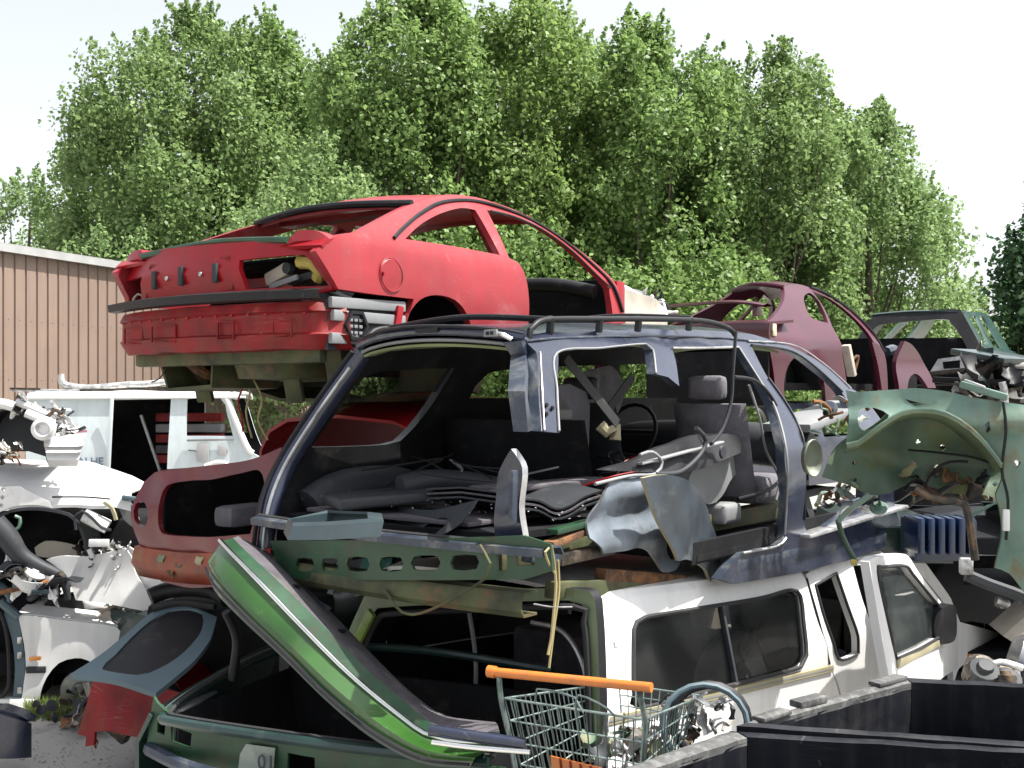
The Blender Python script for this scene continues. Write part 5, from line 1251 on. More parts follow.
rnd = random.Random(21)
# ------------------------------------------------------------------ white van
F = Frame(-7.05, 16.0, 0, 84)
VW = 1.75
car = F.empty('van', 'white panel van, sides tinted blue as shade, with its side door open, in front of the warehouse', 'van')
ol = [(28, 397, 1), (229, 394, 1), (233, 405), (242, 437), (248, 452, 1), (262, 458), (270, 475), (272, 515, 1), (248, 522), (240, 500), (225, 495), (210, 500), (203, 522, 1), (70, 522, 1), (64, 505), (52, 500), (40, 507), (36, 522, 1), (26, 518, 1), (26, 440)]
h1 = [(113, 400, 1), (171, 399, 1), (167, 471, 1), (166, 512, 1), (109, 512, 1), (109, 478, 1)]
h2 = [(187, 399, 1), (220, 398, 0), (227, 414), (233, 436, 1), (186, 436, 1)]
vf = lambda x, z: (x, .02 + .10 * max(0, z - 1.3), z); SV = Surf(0.0, lambda p: vf(p.x, p.z)[1])
mb = MB(); sheet(mb, F.loop(ol, 1, SV), [F.loop(h1, 1, SV), F.loop(h2, 1, SV)], vf, M['vanshade'], .05, (0, 1, 0), .12, m2=M['grey']); far = mirc(mb, VW / 2); mb.build('body_side', car); 
ml = MB(); sheet(ml, F.loop(ol, 1, SV), [F.loop(h2, 1, SV)], vf, M['vanshade'], .05, (0, 1, 0), .12, m2=M['dark']); mirc(ml, VW / 2).build('body_side', car)
xa = F.hit(28, 397, 1, SV); xb = F.hit(229, 394, 1, SV); zt = xa.z
mb = MB(); mb.loft([[Vector((x, .09 + (VW - .18) * (.5 - .5 * math.cos(math.pi * i / 10)), z + .11 * math.sin(math.pi * i / 10) ** .5)) for i in range(11)] for x, z in ((xa.x - .02, zt - .02), (xa.x + .1, zt), (xb.x, zt + .0), (xb.x + .15, zt - .03))], M['white'], thick=-.04); mb.build('roof', car)
mb = MB(); mb.bar((xa.x, .07, zt - .02), (xb.x + .25, .07, zt - .0), .06, .035, M['white'], bev=.01); mb.build('rain_gutter', car)
a, b = F.hit(226, 397, 1, SV), F.hit(246, 445, 1, SV)
mb = MB(); mb.tube([a + Vector((0, -.01, 0)), b + Vector((0, -.01, 0)), b + Vector((.1, 0, -.12))], .045, M['white'], 8); mb.build('windscreen_pillar', car)
mb = MB(); mb.box((2.3, VW / 2, .35), (4.6, VW - .1, .12), M['dark']); mb.box((.8, VW / 2, 1.1), (.05, VW - .2, 1.3), M['dark']); mb.build('load_floor', car)
mb = MB(); mb.bar(F.hit(141, 415, 1, .35), F.hit(160, 471, 1, .35), .08, .03, M['grey'], bev=.005); mb.build('interior_post', car)
mb = MB()
for i, (m_, z) in enumerate((('redd', 1.75), ('grey', 1.58), ('redd', 1.42), ('liner', 1.25), ('redd', 1.1))): mb.box((2.1, 1.2, z), (1.0, .4, .13), M[m_], bev=.02)
mb.build('cargo_shelf', car)
for x in (2.9, ):
    s_ = MB(); seat(s_, (x + .2, .45, .75), .5, .6, M['greyd']); s_.build('seat', car)
mb = MB()
a, b, c_, d = F.hit(187, 439, 1, -.0), F.hit(234, 438, 1, 0), F.hit(243, 470, 1, 0), F.hit(187, 470, 1, 0)
for q1, q2 in ((a, b), ): mb.bar(q1 + Vector((0, -.01, -.02)), q2 + Vector((0, -.01, -.02)), .03, .03, M['grey'], bev=.004)
for (x0, y0, x1, y1, m_) in ((197, 443, 209, 461, 'grey'), (218, 445, 226, 456, 'grey'), ):
    p, q = F.hit(x0, y0, 1, .0), F.hit(x1, y1, 1, 0); mb.box((p + q) / 2 + Vector((0, -.012, 0)), (abs(p.x - q.x), .02, abs(p.z - q.z)), M['trim'], bev=.006)
mb.bar(F.hit(188, 450, 1, -.01), F.hit(196, 451, 1, -.01), .012, .012, M['greyd']); mb.tube([F.hit(205, 466, 1, -.04), F.hit(218, 462, 1, -.06), F.hit(228, 464, 1, -.05)], .03, M['white'], 8)
mb.build('door_inner_panel', car)
mb = MB(); mb.bar(F.hit(112, 398, 1, -.01), F.hit(107, 500, 1, -.01), .03, .05, M['vanshade'], up=(1, 0, 0), bev=.005); mb.build('door_rail', car)
tm = text_mb('VAN HE', .152, M['inkb'], .002, True); o_ = F.hit(65, 465, 1, -.0); tm.xform(Matrix.Translation(o_ + Vector((0, .0, 0))) @ Matrix.Rotation(math.pi / 2, 4, 'X')); tm.xform(Matrix.Translation((0, .01, 0))); tm.build('lettering', car, smooth=False)
mb = MB(); mb.bar(F.hit(67, 416, 1, .0), F.hit(74, 411, 1, .0), .01, .03, M['ink']); mb.build('swoosh_mark', car)
mb = MB(); mb.bar(F.hit(76, 432, 1, 0), F.hit(87, 431, 1, 0), .008, .03, M['inkr']); mb.build('faded_red_mark', car)
mb = MB(); mb.bar(F.hit(72, 467, 1, .0), F.hit(102, 471, 1, .0), .01, .04, M['ink']); mb.build('side_scrape', car)
for x in (.75, 3.15):
    mb = MB(); mb.lathe([(0, -.1), (.30, -.1), (.33, -.06), (.33, .06), (.30, .1), (0, .1)], M['rubber'], 24, Matrix.Translation((x, .2, .33)) @ Matrix.Rotation(math.pi / 2, 4, 'X')); mb.build('wheel', car)
# things on the van roof
def on(name, lab, cat, f, fr=None): mb = MB(); f(mb); return tag(mb.build(name, frame=(fr or F.M), ang=50), lab, cat)
on('exhaust_pipe', 'long pale exhaust pipe with an upturned end lying along the van roof', 'pipe', lambda mb: mb.tube([F.hit(px, py, 1, .3) for px, py in ((61, 374), (62, 382), (68, 386), (90, 388), (127, 385), (150, 384), (182, 380))], .055, M['alu'], 10))
on('flat_bar', 'thin dark and pale flat bar sticking out over the rear end of the van roof', 'bar', lambda mb: (mb.bar(F.hit(10, 390, 1, .5), F.hit(64, 391, 1, .5), .05, .05, M['alu'], bev=.01), mb.bar(F.hit(10, 388.5, 1, .45), F.hit(40, 389, 1, .45), .04, .03, M['grease'])))
def vh(mb):
    heap(mb, [(*F.hit(px, py, 1, .4), .12) for px, py in ((195, 384), (205, 381), (214, 378), (222, 381), (230, 383), (238, 386), (208, 387), (225, 388))], 30, .22, ['alu', 'grease', 'greyd', 'beige', 'steel', 'alu'], rnd)
    mb.tube([F.hit(px, py, 1, .35) for px, py in ((198, 392), (215, 390), (236, 390), (245, 388))], .04, M['beige'], 8)
on('scrap_heap', 'heap of engine castings and brackets on the front of the van roof', 'scrap', vh)
on('pipe', 'short grey pipes lying across the middle of the van roof', 'pipe', lambda mb: (mb.tube([F.hit(30, 393, 1, .25), F.hit(60, 392, 1, .25), F.hit(80, 391, 1, .25)], .035, M['steel'], 8), mb.tube([F.hit(80, 391, 1, .25), F.hit(130, 388, 1, .3), F.hit(190, 390, 1, .3)], .03, M['grease'], 8)))
# ------------------------------------------------------------------ white wreck stack, left
F = Frame(-3.45, 7.4, 0, 80)
def flat(mb, px, ax, v, m, th=.02, step=.05, holes=(), amp=.02, sc=4, m2=None, rimm=None, sm=True):
    sheet(mb, F.loop(px, ax, v), [F.loop(h, ax, v) for h in holes], (lambda x, z: (x, v + dent((x, v, z), amp, sc), z)), M[m], th, (0, 1, 0), step, m2=m2, rimm=rimm, smooth=sm)
# bottom white car
car = F.empty('scrapped_car', 'white car with an amber side marker and no front wheel, at the left edge', 'car', 'scrapped cars in the stacks')
fen = [(18, 615, 1), (40, 617), (62, 620), (90, 623), (116, 627), (124, 638, 1), (150, 655, 1), (150, 700, 1), (112, 705, 1), (110, 685), (100, 668), (87, 660), (75, 658), (59, 663), (47, 677), (40, 694), (38, 707, 1), (21, 704, 1), (26, 668, 1), (24, 645)]
mb = MB(); flat(mb, fen, 1, 0, 'white', .03, amp=.012, m2=M['dark']); mb.build('front_wing', car, ang=60)
mb = MB(); c = F.hit(75, 700, 1, 0)
ar = [Vector((c.x + .24 * math.cos(a), 0, c.z + .27 * math.sin(a))) for a in [math.pi * i / 16 for i in range(17)]]
mb.loft([[Vector((p.x, y, p.z)) for p in ar] for y in (.03, .2, .4)], M['dark'], thick=.015); mb.add([Vector((p.x, .42, p.z)) for p in ar], [tuple(range(17))], M['dark']); mb.build('wheel_house', car)
mb = MB(); mb.lathe([(0, .02), (.05, .02), (.06, 0), (.135, 0), (.14, -.015), (0, -.02)], M['steel'], 24, Matrix.Translation((c.x, .18, c.z + .02)) @ Matrix.Rotation(math.pi / 2, 4, 'X')); mb.build('brake_disc', car)
mb = MB(); heap(mb, [(c.x, .2, c.z + .02, .10)], 9, .12, ['steel', 'grease', 'beige', 'rust'], rnd); mb.build('suspension', car)
mb = MB(); mb.box(F.hit(35.5, 658, 1, 0) + Vector((0, -.012, 0)), (.075, .02, .026), M['amber'], bev=.006); mb.build('side_marker', car)
mb = MB(); mb.bar(F.hit(26, 670, 1, -.01), F.hit(46, 669.5, 1, -.01), .02, .045, M['greyd'], bev=.008); mb.build('rubbing_strip', car)
mb = MB(); flat(mb, [(6, 606, 1), (18, 615, 1), (23, 645), (25, 670), (21, 704, 1), (12, 704, 1), (15, 670), (12, 640), (4, 615, 1)], 1, .03, 'teal', .08, .05, amp=.008)
for py in (640, 690, 655): mb.box(F.hit(20, py, 1, .02), (.03, .03, .045), M['alu'], bev=.006)
mb.tube([F.hit(px, py, 1, .01) for px, py in ((0, 601), (8, 608), (19, 617))], .03, M['teal'], 8); mb.build('door_pillar', car, label='grey-green bare hinge pillar with pale hinges')
mb = MB(); mb.bar(F.hit(-14, 703, 1, .03), F.hit(38, 703, 1, .03), .08, .07, M['white'], bev=.015); mb.build('sill', car)
mb = MB(); mb.tube([F.hit(px, py, 1, .02) for px, py in ((0, 612), (6, 630), (9, 660), (8, 688), (0, 698))], .014, M['rubber'], 8); mb.build('door_seal', car)
mb = MB(); mb.loft([[F.hit(px, py, 1, .03) + Vector((0, dy, dz)) for px, py in ((18, 615), (40, 617), (62, 620), (90, 623), (116, 627), (135, 632))] for dy, dz in ((0, 0), (.10, .015), (.5, .02))], M['white'], thick=-.015); mb.build('wing_top', car)
mb = MB(); mb.box((.2, .8, .25), (1.8, 1.3, .15), M['dark']); mb.box((-.3, .7, .5), (.9, .9, .5), M['dark'], bev=.05); mb.box((.75, .75, .42), (.7, .9, .34), M['grease'], bev=.04); mb.build('inner_body', car)
mb = MB(); flat(mb, [(45, 603, 1), (58, 598), (80, 596, 1), (83, 608), (84, 622, 1), (62, 618), (45, 616, 1)], 1, .28, 'black', .2, .05, amp=.03); mb.build('air_box', car)
mb = MB(); flat(mb, [(81, 600, 1), (98, 604, 0), (106, 612), (110, 622, 1), (96, 626), (84, 622, 1)], 1, .30, 'whited', .05, .05, amp=.04)
mb.build('headlamp_shell', car)
mb = MB(); heap(mb, [(*F.hit(px, py, 1, .45), .08) for px, py in ((22, 600), (32, 606), (40, 610), (110, 610), (125, 618), (132, 612), (118, 604))], 34, .14, ['whited', 'alu', 'greyd', 'beige', 'white', 'grease'], rnd)
mb.tube([F.hit(px, py, 1, .3) for px, py in ((84, 600), (105, 606), (140, 612), (155, 612))], .018, M['whited'], 7); mb.tube([F.hit(px, py, 1, .25) for px, py in ((106, 604), (114, 620), (120, 634))], .018, M['whited'], 7)
mb.build('front_crossmember', car)
# middle white car
car = F.empty('scrapped_car', 'white smashed car front showing a black wheel arch, middle of the left stack', 'car', 'scrapped cars in the stacks')
mb = MB()
hood = [(-40, 466), (-10, 465), (20, 464), (50, 465), (71, 468), (90, 474), (112, 484), (132, 494)]
hq = crom([F.hit(px, py, 1, .55 if px < 60 else .45) for px, py in hood], False, .08)
lo_ = crom([F.hit(px, py, 1, .0) for px, py in ((-40, 505), (-10, 503), (20, 500), (50, 499), (75, 499), (95, 500), (115, 500), (131, 503))], False, .08)
m_ = min(len(hq), len(lo_)); hq = [hq[int(i * (len(hq) - 1) / (m_ - 1))] for i in range(m_)]; lo_ = [lo_[int(i * (len(lo_) - 1) / (m_ - 1))] for i in range(m_)]
rows = [[a * (1 - t) + b * t + Vector((0, 0, .05 * math.sin(math.pi * t) + dent((i * .2, t * 2, 0), .03, 1.4))) for i, (a, b) in enumerate(zip(hq, lo_))] for t in (0, .2, .4, .6, .8, 1)]
rows = [[p + Vector((0, .9, -.02)) for p in rows[0]]] + rows + [[p + Vector((0, -.01, -.06)) for p in rows[-1]]]
mb.loft(rows, M['white'], thick=-.012); mb.build('bonnet', car, ang=60)
mb = MB(); flat(mb, [(-40, 490, 1), (20, 486), (26, 490), (50, 502), (52, 508, 1), (39, 505), (16, 506), (0, 512), (-40, 530, 1)], 1, -.02, 'white', .02, .04, holes=[[(1, 489), (3.5, 487), (6, 489), (3.5, 492)], [(0, 497), (2.5, 495), (5, 497), (2.5, 500)], [(-1, 505), (1.5, 503), (4, 505), (1.5, 508)]]); mb.build('front_wing', car)
mb = MB()
ap = crom([F.hit(px, py, 1, 0) for px, py in ((-12, 545), (-5, 522), (4, 511), (18, 506.5), (39, 505.5), (62, 509), (75, 515), (85, 532), (90, 556))], False, .05)
mb.loft([[p + Vector((0, y, -.01)) for p in ap] for y in (-.03, .0, .2, .45)], M['greyd'], thick=.02, m2=M['dark']); mb.add([p + Vector((0, .45, 0)) for p in ap], [tuple(range(len(ap)))], M['dark']); mb.build('wheel_house', car)
mb = MB(); flat(mb, [(46, 560, 1), (60, 556), (85, 556), (110, 552), (125, 548, 1), (131, 556), (136, 575), (152, 598, 1), (150, 612, 1), (110, 604), (76, 600, 1), (70, 584), (60, 570)], 1, -.04, 'white', .025, .04, amp=.03, sc=3); mb.build('bumper', car)
mb = MB(); flat(mb, [(34, 548, 1), (45, 541), (62, 542), (76, 545, 1), (77, 556, 1), (50, 558), (36, 556, 1)], 1, .25, 'beige', .02, .05); mb.build('inner_shield', car)
mb = MB(); mb.tube([F.hit(px, py, 1, -.08) for px, py in ((-6, 525), (8, 538), (20, 555), (38, 566), (62, 578), (68, 600))], lambda t: .07 * (1 - t) + .018, M['greyd'], 10); mb.build('arch_liner', car)
mb = MB(); mb.tube([F.hit(px, py, 1, -.12) for px, py in ((-5, 594), (20, 588), (49, 582))], .018, M['rust'], 8); mb.build('track_rod', car)
mb = MB()
mb.tube([F.hit(px, py, 1, -.05) for px, py in ((76, 530), (75, 516), (82, 511), (92, 518), (102, 528), (111, 530))], .010, M['greyd'], 7); mb.tube([F.hit(px, py, 1, -.07) for px, py in ((12, 533), (19, 527), (20, 518), (15, 516))], .012, M['mint'], 7)
mb.tube([F.hit(px, py, 1, .0) for px, py in ((84, 515), (98, 522), (108, 527))], .05, M['whited'], 8)
mb.bar(F.hit(89, 543, 1, -.06), F.hit(109, 543, 1, -.06), .04, .05, M['white'], bev=.006); mb.bar(F.hit(89, 549, 1, -.05), F.hit(93, 558, 1, -.05), .03, .03, M['whited'], bev=.004)
heap(mb, [(*F.hit(px, py, 1, .02), .05) for px, py in ((95, 535), (102, 552), (98, 562), (105, 566), (115, 548), (122, 552), (118, 560), (84, 552), (110, 556))], 46, .09, ['grease', 'greyd', 'alu', 'black', 'whited', 'steel', 'grease'], rnd)
mb.build('headlamp_bracket', car)
mb = MB(); flat(mb, [(118, 505, 1), (127, 500), (131, 503), (140, 522), (134, 528, 1), (124, 520)], 1, .05, 'grey', .02, .04)
mb.bar(F.hit(122, 497, 1, .0), F.hit(142, 500, 1, .0), .04, .03, M['teal'], bev=.006); mb.tube([F.hit(px, py, 1, -.02) for px, py in ((52, 497), (85, 497), (110, 499))], .006, M['greyd'], 6); mb.tube([F.hit(px, py, 1, -.03) for px, py in ((104, 502), (112, 508), (116, 520))], .014, M['tan'], 6)
mb.build('lamp_flap', car)
mb = MB(); heap(mb, [(*F.hit(px, py, 1, -.1), .06) for px, py in ((5, 570), (15, 580), (30, 575), (45, 590), (55, 585), (30, 590), (10, 598))], 26, .18, ['whited', 'greyd', 'white', 'teal', 'grease'], rnd); mb.build('torn_metal', car)
mb = MB(); mb.box((.20, .9, .95), (1.3, .8, .5), M['dark'], bev=.06); mb.build('engine_bay', car)
# silver wreck on top
car = F.empty('scrapped_front_end', 'silver and black torn front end with a dark wheel arch topping the left stack', 'car part')
mb = MB(); ap = crom([F.hit(px, py, 1, .1) for px, py in ((-20, 440), (-8, 418), (2, 408), (14, 408), (28, 412), (38, 424), (46, 440), (51, 462))], False, .05)
mb.loft([[p + Vector((0, y, 0)) for p in ap] for y in (-.03, .15, .35)], M['greyd'], thick=.02, m2=M['dark']); mb.add([p + Vector((0, .2, 0)) for p in ap], [tuple(range(len(ap)))], M['greyd']); mb.build('wheel_arch', car)
mb = MB()
for k, (dy, dz) in enumerate(((0, 0),)):
    a = [(42, 440), (62, 438), (86, 440)]
    rows = []
    for z_, y_ in ((437, .05), (441, -.02), (446, -.04), (447.5, -.01), (453, -.05), (454, -.02), (459, -.04), (464, .0)):
        rows.append([F.hit(px, z_ + (0 if px < 80 else -1.0), 1, y_) for px in (43 + (z_ - 437) * .22, 60, 78, 86 - (z_ - 437) * .3)])
    mb.loft(rows, M['alu2'], thick=.02)
mb.build('bumper_section', car)
mb = MB(); mb.tube([F.hit(px, py, 1, .02) for px, py in ((-10, 404), (4, 404), (14, 407))], .035, M['white'], 8); mb.tube([F.hit(px, py, 1, .05) for px, py in ((16, 402), (30, 407), (44, 413), (56, 417))], .028, M['alu2'], 8)
mb.tube([F.hit(px, py, 1, -.02) for px, py in ((26, 413), (38, 418), (52, 423))], .03, M['alu2'], 8)
c = F.hit(44, 429, 1, -.06); mb.lathe([(.0, .02), (.03, .02), (.05, .05), (.075, .04), (.08, 0), (.04, -.06), (0, -.07)], M['alu2'], 18, Matrix.Translation(c) @ Matrix.Rotation(math.pi / 2, 4, 'X') @ Matrix.Scale(1, 4))
heap(mb, [(*F.hit(px, py, 1, .08), .05) for px, py in ((20, 408), (32, 414), (45, 420), (58, 422), (66, 430), (70, 434), (55, 432), (62, 418), (50, 414))], 44, .11, ['alu2', 'grease', 'greyd', 'alu', 'black', 'steel'], rnd); mb.build('engine_top', car)
mb = MB(); heap(mb, [(*F.hit(px, py, 1, -.05), .05) for px, py in ((2, 448), (8, 452), (12, 444), (5, 458), (14, 456))], 20, .09, ['beige', 'grease', 'rust', 'alu', 'black'], rnd); mb.build('suspension', car)
mb = MB(); mb.box((-.15, .6, 1.78), (.7, .5, .16), M['grease'], bev=.05); mb.build('engine_block', car)
# white sheet scraps between the stack and the red hatchback
def wsc(mb):
    mb.loft([[atd(px, py, 7.6) for px, py in l] for l in (((128, 545), (145, 556), (165, 562), (180, 566)), ((133, 570), (150, 580), (168, 582), (186, 580)), ((145, 592), (158, 596), (172, 592), (182, 588)))], M['white'], thick=.02)
    heap(mb, [(*atd(px, py, 7.7), .10) for px, py in ((130, 600), (145, 605), (135, 585), (160, 600), (122, 608))], 26, .2, ['whited', 'white', 'beige', 'alu', 'greyd'], rnd)
mb = MB(); wsc(mb); tag(mb.build('sheet_scraps', ang=50), 'crumpled white sheet metal heap between the white wrecks and the red hatchback', 'scrap')
mb = MB()
heap(mb, [(*atz(px, py, .10), .12) for px, py in ((60, 712), (80, 712), (100, 708), (120, 706), (95, 718))], 22, .16, ['grease', 'beige', 'rust', 'greyd'], rnd); tag(mb.build('scrap_heap', ang=50), 'low scatter of rods and bits on the ground below the white wheel arch', 'scrap')
# dark bumper on the ground at the very left
G = Frame(-2.9, 6.1, 0, 90)
mb = MB(); rows = []
for px_, yy in ((-25, 0), (0, .0), (14, .01), (22, .03), (27, .07)):
    rows.append([G.hit(px_, py_, 1, yy) for py_ in (712 + max(0, px_ - 5) * .5, 722 + max(0, px_ - 5) * .3, 738, 750, 757)])
mb.loft(rows, M['navy'], thick=-.03); mb.loft([[p + Vector((0, .10, .0)) for p in [r[0] for r in rows]], [r[0] for r in rows]], M['navy'], thick=.02)
tag(mb.build('car_bumper', frame=G.M, ang=60), 'dark blue bumper end lying on the ground in the bottom left corner', 'bumper')
# bodies of the two white wrecks continuing past the left edge of the view
def white_body(x1, z0, zb, zr, car):
    F2 = Frame(-3.45, 7.4, 0, 80)
    ol = [(x1, z0, 1), (x1, zb, 1), (x1 - .3, zb + .02), (x1 - .75, zr, 0), (x1 - 2.0, zr), (x1 - 2.6, zb + .04), (x1 - 3.3, zb - .03, 0), (x1 - 3.4, z0, 1), (x1 - 2.95, z0, 1), (x1 - 2.85, z0 + .25), (x1 - 2.6, z0 + .34), (x1 - 2.35, z0 + .25), (x1 - 2.25, z0, 1)]
    w1 = [(x1 - .45, zb + .03, 1), (x1 - .8, zr - .05), (x1 - 1.25, zr - .05, 1), (x1 - 1.28, zb + .03, 1)]; w2 = [(x1 - 1.36, zr - .05, 1), (x1 - 1.95, zr - .05), (x1 - 2.4, zb + .05, 1), (x1 - 1.36, zb + .03, 1)]
    f_ = lambda x, z: (x, .02 + .3 * max(0, z - zb), z)
    mb = MB(); sheet(mb, ol, [w1, w2], f_, M['white'], .04, (0, 1, 0), .1, m2=M['dark']); mirc(mb, .8).build('body_side', car); mb.build('body_side', car)
    mb = MB(); mb.loft([[Vector((x, .12 + 1.36 * i / 8, z + .03 * math.sin(math.pi * i / 8))) for i in range(9)] for x, z in ((x1 - .75, zr - .01), (x1 - 1.3, zr), (x1 - 2.0, zr))], M['white'], thick=-.03); mb.build('roof', car)
    mb = MB(); mb.loft([[Vector((x, y, z)) for y in (.05, .8, 1.55)] for x, z in ((x1 - 2.6, zb + .02), (x1 - 3.3, zb - .04), (x1 - 3.4, z0))], M['white'], thick=-.02); mb.build('boot_lid', car)
    mb = MB(); mb.box((x1 - 1.6, .8, z0 + .05), (3.2, 1.45, .08), M['dark']); mb.box((x1 - 1.7, .8, z0 + .3), (.8, 1.3, .4), M['dark'], bev=.06); mb.build('interior', car)
cars = [o for o in COL.objects if o.get('category') == 'car']
lowc = [o for o in cars if 'amber side marker' in o['label']][0]; midc = [o for o in cars if 'black wheel arch, middle' in o['label']][0]
white_body(-.22, .12, .72, .98, lowc); white_body(-.40, 1.0, 1.50, 1.66, midc)
# ------------------------------------------------------------------ maroon coupe shell, right background
F = Frame(2.80, 12.0, 1.95, 46)
HW = .86
def mty(x, z): t = max(0, z - .75); return .55 * t + .25 * t * t - .05 * math.exp(-((x - .5) / .5) ** 2) * math.exp(-((z - .55) / .3) ** 2)
S = Surf(0.0, lambda p: mty(p.x, p.z))
car = F.empty('scrapped_car', 'maroon coupe shell with a rear wing and no glass, on the right background stack', 'car', 'scrapped cars in the stacks')
mirm = lambda mb: mirc(mb, HW)
ol = [(766, 322, 1), (770, 345), (774, 375), (778, 408, 1), (786, 404, 1), (784, 385), (788, 366), (797, 356), (808, 354), (818, 364), (824, 382), (826, 403, 1), (846, 398, 1), (880, 400, 1), (884, 372, 1), (880, 345), (868, 328), (848, 310), (825, 295), (806, 288), (790, 285), (776, 286), (790, 292), (789, 303), (778, 316)]
ol = [(766, 322, 1), (770, 345), (774, 375), (778, 408, 1), (786, 404, 1), (784, 385), (788, 366), (797, 356), (808, 354), (818, 364), (824, 382), (826, 403, 1), (846, 398, 1), (880, 400, 1), (884, 372, 1), (880, 345), (868, 328), (848, 310), (825, 295), (808, 287), (796, 284), (784, 286, 1), (784, 300), (776, 314)]
qw = [(804, 297), (810, 293), (818, 300), (826, 316), (828, 323, 1), (812, 318), (806, 308)]
dw = [(812, 291, 1), (830, 299), (850, 314), (868, 333), (876, 350, 1), (878, 392, 1), (848, 394, 1), (845, 370), (842, 350), (832, 326, 1), (824, 308)]
fn = lambda x, z: (x, mty(x, z), z)
sd = MB(); sheet(sd, F.loop(ol, 1, S), [F.loop(qw, 1, S), F.loop(dw, 1, S)], fn, M['maroon'], .05, (0, 1, 0), .06); sdl = mirm(sd)
sd.build('body_side', car, ang=50); sdl.build('body_side', car, ang=50)
st = MB(); st.tube([p + Vector((0, -.01, 0)) for p in F.pts([(810, 287), (830, 296), (852, 312), (872, 332), (884, 352)], 1, S)], .018, M['black'], 6); st.build('weather_strip', car)
re = crom([Vector(p) for p in F.pts([(784, 287), (796, 284), (808, 287), (825, 295)], 1, S)], False, .12)
def mrow(p, crown=.05, bow=.0): n = 12; return [Vector((p.x - bow * math.sin(math.pi * i / n), p.y + (2 * HW - 2 * p.y) * i / n, p.z + crown * math.sin(math.pi * i / n))) for i in range(n + 1)]
rf = MB(); rf.loft([mrow(p, .05, .08) for p in re], M['maroon'], thick=-.03); rf.build('roof', car)
rw = MB()
wl = [Vector(p) for p in F.pts([(784, 287), (786, 298), (778, 312)], 1, S)]
rw.tube(mrow(re[0], .05, .08), .03, M['maroon'], 8); rw.build('roof_edge', car)
zd = F.hit(768, 322, 1, 0).z
dk = MB(); dk.loft([[Vector((x, y, z + .03 * math.sin(math.pi * y / 1.7))) for y in [i * 1.70 / 10 for i in range(11)]] for x, z in ((.05, zd - .30), (.0, zd - .12), (.02, zd - .01), (.12, zd + .01), (.5, zd + .05))], M['maroon'], thick=-.03); dk.build('rear_deck', car)
lo = MB(); lo.loft([[Vector((x, y, z)) for y in (0, .5, 1.0, 1.70)] for x, z in ((.1, .05), (.02, .15), (.02, zd - .3))], M['dark'], thick=.03); lo.build('rear_panel', car)
wg = MB(); zs = F.hit(764, 314, 1, .0).z + .10
q = [Vector((-.05, .02, zs - .02)), Vector((-.12, .3, zs + .03)), Vector((-.14, .76, zs + .045)), Vector((-.12, 1.4, zs + .03)), Vector((-.05, 1.68, zs - .02))]; q = crom(q, False, .1)
wg.loft([[v + Vector((dx, 0, dz)) for v in q] for dx, dz in ((0, 0), (-.02, .02), (.05, .04), (.18, .02), (.0, -.005))], M['maroon'])
wg.build('rear_wing', car)
for y in (.18, 1.34):
    w2 = MB(); w2.box((.05, y, zs - .05), (.12, .06, .12), M['maroon'], bev=.02); w2.build('wing_foot', car)
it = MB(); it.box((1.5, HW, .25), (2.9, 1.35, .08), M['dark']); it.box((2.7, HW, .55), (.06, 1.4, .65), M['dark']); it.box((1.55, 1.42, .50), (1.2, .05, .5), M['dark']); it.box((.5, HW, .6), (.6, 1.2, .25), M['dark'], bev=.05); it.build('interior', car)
wh = MB(); c = F.hit(805, 385, 1, 0); 
wh.loft([[Vector((c.x + .36 * math.cos(a), y, c.z + .36 * math.sin(a))) for a in [math.pi * i / 12 for i in range(13)]] for y in (.03, .35)], M['dark'], thick=.02); wh.add([Vector((c.x + .36 * math.cos(a), .35, c.z + .36 * math.sin(a))) for a in [math.pi * i / 12 for i in range(13)]], [tuple(range(13))], M['dark']); wh.build('wheel_house', car)
lmp = MB(); lmp.box(F.hit(772, 330, 1, .03) + Vector((0, -.02, 0)), (.08, .04, .14), M['lens'], bev=.015); lmp.build('lamp_remnant', car)
fw = MB()
sheet(fw, F.loop([(904, 341, 1), (912, 345), (922, 356), (930, 372), (934, 388, 1), (926, 388, 1), (920, 376), (914, 374), (908, 380), (905, 390, 1), (897, 390, 1), (898, 365)], 1, .0), [], lambda x, z: (x, -.03 * math.sin(z * 8), z), M['maroon'], .06, (0, 1, 0), .06); fw.build('front_wing', car)
df = MB(); sheet(df, F.loop([(872, 342, 1), (880, 346), (886, 360), (888, 390, 1), (882, 390, 1), (878, 365)], 1, -.12), [], lambda x, z: (x, -.12, z), M['maroon'], .05, (0, 1, 0), .08); df.build('door_edge', car)
en = MB(); en.tube([F.hit(886, 352, 1, .3), F.hit(894, 350, 1, .3), F.hit(903, 358, 1, .3)], .07, M['navym'], 8); en.box(F.hit(892, 372, 1, .5), (.5, .5, .5), M['dark'], bev=.05); en.build('engine_bay', car)
bd = MB(); bd.bar(F.hit(846, 345, 1, -.2), F.hit(852, 376, 1, -.2), .10, .06, M['beige'], up=(1, 0, 0), bev=.01); bd.tube([F.hit(852, 360, 1, -.2), F.hit(858, 356, 1, -.22), F.hit(855, 370, 1, -.2)], .018, M['rust'], 6)
tag(bd.build('broken_pillar', frame=F.M), 'pale bent strip standing in the door opening of the maroon coupe', 'car part')
